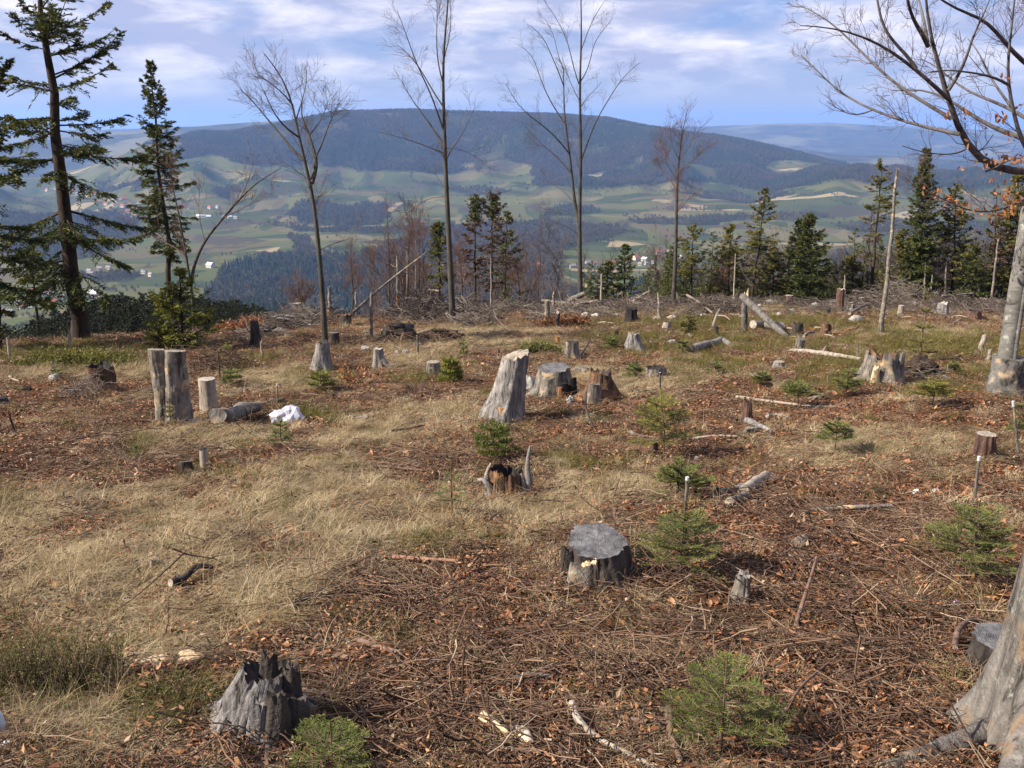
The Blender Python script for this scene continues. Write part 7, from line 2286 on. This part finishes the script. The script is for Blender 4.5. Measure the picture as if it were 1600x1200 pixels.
# ------------------------------------------------------------------ sticks and chips lying near
for lab, pts, rp, mt, sd in [
    ('reddish brown stick lying level in the middle foreground', [(614, 880), (640, 882), (680, 884), (716, 887)], 4.0, M_REDSTICK, ()),
    ('pale brown stick slanting down right in the lower middle', [(560, 1000), (590, 1014), (627, 1028)], 5.0, M_STICK, ()),
    ('dark forked branch piece with a pale torn end, left foreground', [(268, 928, 0.02), (285, 922), (310, 914, 0.03), (334, 908)], 6.0, M_DARKBARK, ([(285, 922), (278, 914, 0.04), (272, 912)],)),
    ('short dark stick sunk in the grass, left of the middle', [(457, 960), (480, 952), (503, 944)], 5.0, M_DARKBARK, ()),
    ('grey weathered branch lying level, right middle', [(1254, 806), (1285, 803), (1330, 806), (1392, 802)], 5.0, M_OLDWOOD, ([(1330, 805), (1360, 800), (1400, 796)],)),
    ('long grey forked branch with a pale cut end, bottom middle', [(1100, 1142), (1060, 1143), (980, 1140), (940, 1124), (900, 1100), (868, 1082)], 5.0, M_STICK, ([(975, 1140), (945, 1142), (922, 1152)], [(935, 1122), (920, 1134), (905, 1150)])),
    ('pale curved peeled stick running out of the bottom edge', [(893, 1132, 0.05), (902, 1152, 0.03), (940, 1172), (990, 1192), (1030, 1208)], 6.0, M_PALEWOOD, ()),
    ('brown stick standing on end by the bottom fir sapling', [(1044, 1130, 0.03), (1048, 1165), (1062, 1198)], 7.0, M_STICK, ()),
    ('pale peeled bark strip in the bottom middle', [(752, 1140, 0.02), (790, 1152), (828, 1172)], 8.0, M_FRESH, ()),
    ('torn yellowish branch with bark peeling, bottom edge of the middle', [(806, 1148), (822, 1162, 0.02), (832, 1176)], 8.0, M_PALEWOOD, ()),
    ('grey flat stick by the forked branch, bottom middle', [(790, 1072), (830, 1068), (862, 1070)], 5.0, M_OLDWOOD, ()),
    ('thin pale stick on the litter left of the jagged root remains', [(585, 732), (620, 733), (662, 739)], 2.2, M_STICK, ()),
    ('short pale stick touching the jagged root remains', [(712, 738), (735, 738), (752, 736)], 2.2, M_STICK, ()),
    ('thin brown stick lying below the white bag, right', [(610, 681), (635, 676), (664, 672)], 2.6, M_STICK, ()),
    ('long pale stick lying level below the flat fir seedling', [(1150, 622), (1210, 628), (1260, 632), (1304, 634)], 2.6, M_PALEWOOD, ()),
    ('pale straight stick left of the reddish splintered stump', [(1082, 692), (1115, 691), (1150, 692)], 2.0, M_PALEWOOD, ()),
    ('grey driftwood-like slab below the reddish splintered stump', [(1166, 665), (1190, 676), (1202, 684)], 5.0, M_SILVER, ()),
    ('pale slab at the right of the driftwood-like slab', [(1198, 658), (1215, 657), (1232, 660)], 4.0, M_SILVER, ()),
    ('hooked dark dead twig standing right of the tall tapered stump', [(915, 652, 0.24), (914, 656, 0.1), (922, 664, 0.02), (925, 668)], 2.0, M_DARKBARK, ()),
    ('thick grey branch lying in the litter, lower right', [(1338, 1001), (1362, 1003), (1392, 1010)], 4.0, M_OLDWOOD, ()),
    ('long thin stick along the bottom right', [(1225, 1184), (1290, 1176), (1370, 1168), (1440, 1166)], 3.5, M_REDSTICK, ()),
    ('brown twig slanting up by the low heather, lower right', [(1208, 1150, 0.02), (1250, 1100, 0.05), (1310, 1050, 0.04)], 3.0, M_STICK, ()),
    ('upright crooked brown twig in the leaves, right foreground', [(1243, 988), (1252, 970, 0.05), (1262, 950, 0.12), (1270, 935, 0.2)], 3.4, M_STICK, ()),
    ('curved branch lying left of the old trunk, lower right', [(1490, 1022), (1494, 1000, 0.02), (1512, 984, 0.03), (1530, 978)], 5.0, M_STICK, ()),
    ('grey stick slanting below the heather bush', [(128, 1030), (145, 1020), (160, 1010)], 4.5, M_STICK, ()),
    ('pale thin stick lying at the far left on brown litter', [(15, 590), (22, 596), (31, 603)], 2.0, M_PALEWOOD, ()),
    ('long thin twig lying across the brown litter, left', [(100, 698), (150, 690), (215, 688)], 1.8, M_STICK, ()),
    ('thin grey stick lying below the bag and tussock', [(400, 640), (412, 634), (424, 628)], 2.0, M_OLDWOOD, ()),
    ('stick poking out right of the grey stump above the fallen pale log', [(1255, 536, 0.12), (1262, 534, 0.16), (1272, 532, 0.2)], 2.2, M_OLDWOOD, ()),
    ('forked pale branch standing before the crest brush', [(1114, 512), (1119, 504, 0.25), (1124, 500, 0.4)], 1.8, M_PALEWOOD, ([(1119, 504, 0.25), (1132, 506, 0.3), (1140, 510, 0.2)],)),
    ('dark stick slanting beside the small split stump', [(905, 562), (915, 552, 0.08), (922, 548, 0.16)], 2.0, M_DARKBARK, ()),
]:
    stick(lab, pts, rp, mt, sides=sd)
for lab, px, py, w, h, mt in [
    ('yellow chip of wood left of the rotten split stump', 238, 1040, 52, 22, M_FRESH), ('long pale crumbling bark piece beside the yellow chip', 296, 1032, 44, 16, M_FRESH),
    ('small orange-yellow chip in the grass, left foreground', 306, 974, 20, 9, M_FRESH), ('orange bark chip in the left grass', 90, 914, 16, 11, M_ORANGEWOOD),
    ('pale broken wood piece in the leaves, lower right', 1352, 1036, 44, 20, M_FRESH), ('orange scrap of bark right of the pale broken piece', 1404, 1054, 20, 16, M_ORANGEWOOD),
    ('orange leaf-like chip above the long thin sticks', 636, 706, 14, 11, M_ORANGEWOOD), ('pale chip beside the forked branch piece, left', 198, 936, 20, 10, M_PALEWOOD),
    ('pale flat chip in the lower middle', 610, 1044, 28, 10, M_PALEWOOD), ('orange bark chip lying by the bottom twigs', 866, 1048, 22, 12, M_ORANGEWOOD)]:
    lump(lab, px, py, w, h, mt, 'wood_chip', 'wood chip', amp=0.45, flat=0.5, sharp=0.5)

# ------------------------------------------------------------------ rubbish and stakes
M_PLASTIC, nt, bb, out = new_mat('crumpled_plastic')
bb.inputs['Base Color'].default_value = (0.50, 0.50, 0.58, 1)
bb.inputs['Roughness'].default_value = 0.35
bb.inputs['Specular IOR Level'].default_value = 0.5
tr = nd(nt, 'ShaderNodeBsdfTranslucent', {'Color': (0.7, 0.7, 0.78, 1)})
mx = nd(nt, 'ShaderNodeMixShader', {0: 0.3, 1: bb.outputs[0], 2: tr.outputs[0]})
nt.links.new(mx.outputs[0], out.inputs[0])
lump('crumpled white plastic bag lying in the grass, left', 451, 662, 50, 34, M_PLASTIC, 'plastic_bag', 'bag', seed=3, amp=0.32, sharp=0.9)
o = [x for x in COL.objects if x.name.startswith('plastic_bag')][-1]
v = np.array([p.co for p in o.data.vertices]); u_ = px2m(np.array(o.location))
v += (0.0045 + 0 * v) * np.stack([np.abs(perlin3(v[:, 0] * 60, v[:, 1] * 60, v[:, 2] * 60 + z)) * 8 - 1 for z in (0, 3, 7)], -1)
o.data.vertices.foreach_set('co', v.astype(np.float32).ravel()); o.data.polygons.foreach_set('use_smooth', np.zeros(len(o.data.polygons), bool))
M_CLEAR = plain_mat('clear_plastic_scrap', (0.50, 0.54, 0.56), rough=0.15, var=0.2, spec=0.7)
lump('dirty clear plastic scrap at the bottom left edge', 14, 1176, 36, 12, M_CLEAR, 'plastic_scrap', 'plastic', seed=8, amp=0.5, flat=0.5, sharp=0.8)
lump('crushed plastic bottle standing at the left edge of the foreground', 2, 1152, 22, 38, M_CLEAR, 'plastic_bottle', 'bottle', seed=9, amp=0.25, sharp=0.5)
lump('small crumpled lilac scrap in the leaves below the dark fir, right', 1492, 948, 10, 14, plain_mat('lilac_scrap', (0.55, 0.45, 0.66)), 'paper_scrap', 'paper', seed=5, amp=0.5, sharp=0.8)
lump('tiny pale blue scrap among the bottom twigs', 880, 1176, 11, 9, plain_mat('blue_scrap', (0.45, 0.66, 0.78)), 'paper_scrap', 'paper', seed=6, amp=0.5, sharp=0.8)
lump('small white scrap beside the stone, right middle', 1432, 774, 12, 9, plain_mat('white_scrap', (0.66, 0.64, 0.60)), 'paper_scrap', 'paper', seed=7, amp=0.5, sharp=0.8)
M_CAP = plain_mat('white_tree_guard', (0.46, 0.49, 0.50), rough=0.4, var=0.1)
for lab, px, py, tx, ty, w in [('thin stake with a white tip in the brown leaves, right', 1522, 786, 1530, 714, 5), ('capped grey stake beside the largest fir sapling', 1070, 812, 1074, 746, 5.5),
                               ('dark stake standing in the grey-green fir sapling', 1059, 786, 1059, 738, 4), ('white-tipped stake at the right edge by the beech foot', 1592, 712, 1583, 628, 4),
                               ('slim pale stake behind the dark seedling by the white-barked stump', 343, 588, 341, 548, 2.5), ('slim stake behind the white bag', 434, 640, 433, 600, 2.5),
                               ('thin dead stake in the tallest yellow-green fir sapling', 1031, 622, 1031, 582, 3.5)]:
    o = pole(lab, px, py, tx, ty, w, M_OLDWOOD if 'dark' not in lab else M_DARKBARK, 'sapling_stake', 'stake', taper=0.9, snags=0, tipm=M_CAP, broken=0.0)
    if 'white' in lab[:30] or 'capped' in lab:
        bz = np.array(o.location); e = at(tx, ty, bz[1]); d = norm((e - bz)[None])[0]; L = np.linalg.norm(e - bz)
        m = MB(); tube1(m, [e - d * L * 0.08, e + d * L * 0.015], w * px2m(bz) * 0.56, w * px2m(bz) * 0.54, 9, caps=True); m.build('cap', M_CAP, o, bz, smooth=False)

# ------------------------------------------------------------------ the villages
M_WALLW = plain_mat('white_render', (0.50, 0.48, 0.45), var=0.06)
M_WALLC = plain_mat('cream_render', (0.58, 0.50, 0.38), var=0.08)
M_WALLG = plain_mat('grey_render', (0.40, 0.38, 0.36), var=0.08)
M_ROOFR = plain_mat('red_tile_roof', (0.32, 0.085, 0.05), var=0.2)
M_ROOFG = plain_mat('grey_roof', (0.24, 0.23, 0.235), var=0.2)
M_ROOFB = plain_mat('brown_roof', (0.16, 0.09, 0.065), var=0.2)
M_ROOFW = plain_mat('bright_tin_roof', (0.58, 0.60, 0.62), rough=0.3, var=0.04)
M_PANE = plain_mat('dark_window', (0.03, 0.035, 0.04), rough=0.2)
_hcache = {}


def house_parts(wm, rm, L, W, H, RH):
    key = (wm.name, rm.name, round(L, 1), round(W, 1))
    if key in _hcache:
        return _hcache[key]
    a, c = L / 2, W / 2
    w = MB()
    w.add([(-a, -c, -3), (a, -c, -3), (a, c, -3), (-a, c, -3), (-a, -c, H), (a, -c, H), (a, c, H), (-a, c, H), (-a, 0, H + RH), (a, 0, H + RH)],
          [(0, 1, 5, 4), (1, 2, 6, 5), (2, 3, 7, 6), (3, 0, 4, 7)], [(4, 7, 8), (5, 9, 6)])
    e, g = a + 0.5, c + 0.6
    dz = RH * 0.6 / c
    r = MB()
    r.add([(-e, -g, H - dz), (e, -g, H - dz), (e, 0, H + RH + 0.1), (-e, 0, H + RH + 0.1), (e, g, H - dz), (-e, g, H - dz),
           (-e, -g, H - dz + .35), (e, -g, H - dz + .35), (e, 0, H + RH + .45), (-e, 0, H + RH + .45), (e, g, H - dz + .35), (-e, g, H - dz + .35)],
          [(6, 7, 8, 9), (9, 8, 10, 11), (0, 3, 2, 1), (3, 5, 4, 2), (0, 1, 7, 6), (5, 11, 10, 4), (1, 2, 8, 7), (2, 4, 10, 8), (3, 0, 6, 9), (5, 3, 9, 11)])
    ch = MB()
    ch.add([(x + a * 0.4, y, z) for z in (H + RH * 0.4, H + RH + 1.2) for x, y in ((-.5, -.9), (.5, -.9), (.5, .1), (-.5, .1))], [(0, 1, 5, 4), (1, 2, 6, 5), (2, 3, 7, 6), (3, 0, 4, 7), (4, 5, 6, 7)])
    win = MB()
    win.add([(-.6, -.06, -.8), (.6, -.06, -.8), (.6, -.06, .8), (-.6, -.06, .8), (-.6, .06, -.8), (.6, .06, -.8), (.6, .06, .8), (-.6, .06, .8)], [(0, 1, 2, 3), (0, 4, 5, 1), (2, 6, 7, 3), (1, 5, 6, 2), (0, 3, 7, 4)])
    _hcache[key] = (w.mesh('wall', wm, smooth=False), r.mesh('roof', rm, smooth=False), ch.mesh('chimney', M_ROOFB, smooth=False), win.mesh('window', M_PANE, smooth=False), a, c, H)
    return _hcache[key]


def house(px, py, wpx, wm, rm, label, group=None, rz=None, seed=0):
    p = hit(px, py, rmin=131)
    r = np.random.RandomState(seed)
    L = max(wpx * px2m(p) * 0.95, 5.0)
    L = round(L / 2) * 2.0
    W, H, RH = L * 0.7, 3.2 + 0.18 * L, 0.30 * L
    w, ro, ch, wn, a, c, H = house_parts(wm, rm, L, W, H, RH)
    t = thing('house', label, 'house', p, group)
    t.rotation_euler = (0, 0, r.uniform(-0.7, 0.7) if rz is None else rz)

    def ob(n, me, par, loc=(0, 0, 0), rot=0):
        o = bpy.data.objects.new(n, me); COL.objects.link(o); o.parent = par; o.location = loc; o.rotation_euler = (0, 0, rot)
        return o
    wo_ = ob('wall', w, t)
    rf = ob('roof', ro, t)
    ob('chimney', ch, rf)
    for x in (-0.5, 0.0, 0.5):
        ob('window', wn, t, (x * a * 1.3, -c, H * 0.55))
    ob('window', wn, t, (-a, 0, H * 0.55), -math.pi / 2)
    return t


VILL = [
    # right of centre, on the valley floor
    (1029, 397, 8, M_WALLW, M_ROOFR, 'small white house with a red roof, left of the thin reddish birch in the valley', None),
    (1045, 396, 7, M_WALLW, M_ROOFG, None, 'v1'), (1050, 402, 8, M_WALLW, M_ROOFG, None, 'v1'), (1044, 404, 9, M_WALLW, M_ROOFW, None, 'v1'), (1066, 403, 7, M_WALLC, M_ROOFG, None, 'v1'), (1052, 395, 6, M_WALLW, M_ROOFW, None, 'v1'),
    (995, 406, 12, M_WALLC, M_ROOFR, 'long house with a dark red roof above the small pointed fir', None),
    (1007, 408, 9, M_WALLC, M_ROOFW, 'cream house right of the long dark red roof', None), (1010, 414, 7, M_WALLW, M_ROOFG, None, 'v2'), (1021, 412, 7, M_WALLW, M_ROOFG, None, 'v2'),
    (982, 413, 8, M_WALLG, M_ROOFB, None, 'v2'), (970, 414, 7, M_WALLG, M_ROOFB, None, 'v2'), (1000, 415, 7, M_WALLG, M_ROOFG, None, 'v2'), (958, 413, 8, M_WALLC, M_ROOFR, None, 'v2'), (932, 415, 9, M_WALLC, M_ROOFB, None, 'v2'), (918, 413, 8, M_WALLG, M_ROOFG, None, 'v2'),
    (841, 418, 11, M_WALLW, M_ROOFR, 'lone white house with a bright red roof left of the tallest bare tree', None), (850, 419, 7, M_WALLC, M_ROOFR, 'small house touching the lone bright red roof', None),
    (895, 419, 9, M_WALLG, M_ROOFG, 'grey house just left of the tallest bare tree', None),
    # left, on the foot of the hills
    ] + [(x, y, w, M_WALLW if i % 3 else M_WALLC, (M_ROOFR, M_ROOFG, M_ROOFR, M_ROOFB)[i % 4], None, 'v3') for i, (x, y, w) in enumerate(
        [(115, 300, 7), (122, 305, 8), (130, 302, 7), (138, 307, 8), (146, 304, 8), (155, 310, 8), (163, 308, 9), (170, 313, 8), (178, 311, 8), (186, 315, 8), (194, 313, 8), (152, 318, 7), (166, 320, 7), (180, 322, 7), (192, 324, 8),
         (204, 322, 8), (212, 326, 7), (226, 310, 7), (236, 311, 7), (218, 318, 7), (200, 332, 7), (210, 336, 7), (100, 297, 6), (88, 296, 6), (74, 298, 6), (245, 322, 7), (288, 324, 7), (298, 327, 8), (328, 326, 7), (340, 325, 6)])] + [
    (x, y, w, M_WALLW, (M_ROOFW, M_ROOFG)[i % 2], None, 'v4') for i, (x, y, w) in enumerate([(311, 340, 7), (318, 340, 7), (326, 341, 7), (350, 340, 6), (359, 341, 7), (368, 342, 7), (205, 342, 6), (192, 338, 6)])] + [
    (329, 418, 12, M_WALLW, M_ROOFW, 'pale house at the corner of the dark conifer wood in the valley', None),
    (147, 463, 16, M_WALLW, M_ROOFW, 'big building with a gleaming roof right of the tall lone spruce', None), (136, 468, 12, M_WALLG, M_ROOFG, 'grey shed beside the gleaming roofed building', None), (156, 470, 14, M_WALLG, M_ROOFG, 'low grey hall in front of the gleaming roof', None)] + [
    (x, y, w, (M_WALLW, M_WALLC, M_WALLG)[i % 3], (M_ROOFR, M_ROOFB, M_ROOFG)[i % 3], None, 'v5') for i, (x, y, w) in enumerate(
        [(52, 458, 11), (58, 462, 10), (66, 463, 11), (74, 459, 10), (20, 470, 12), (30, 477, 11), (40, 474, 10), (8, 490, 12), (16, 492, 12), (36, 483, 11), (90, 470, 10), (100, 466, 9), (82, 475, 9), (24, 460, 9), (2, 478, 10), (48, 480, 10), (62, 474, 9), (28, 466, 9)])] + [
    (x, y, 8, M_WALLC, M_ROOFG, None, 'v6') for x, y in [(142, 430), (156, 422), (170, 421), (140, 426), (225, 428), (236, 432)]]
VG = {'v1': ('small white house in the valley cluster left of the thin reddish birch', 'white houses in the valley cluster'), 'v2': ('small house in the row along the valley floor below the fields', 'houses in the valley row'),
      'v3': ('small village house with a tiled roof at the left foot of the hills', 'village houses at the left foot of the hills'), 'v4': ('tiny white building in the line below the left village', 'white buildings below the left village'),
      'v5': ('house of the near valley village seen past the tall lone spruce', 'houses of the near left village'), 'v6': ('single pale farmhouse on the left slopes', 'scattered farmhouses on the left')}
for i, (x, y, w, wm, rm, lab, g) in enumerate(VILL):
    if g:
        lab, g = VG[g]
    house(x, y, w, wm, rm, lab, g, seed=i)
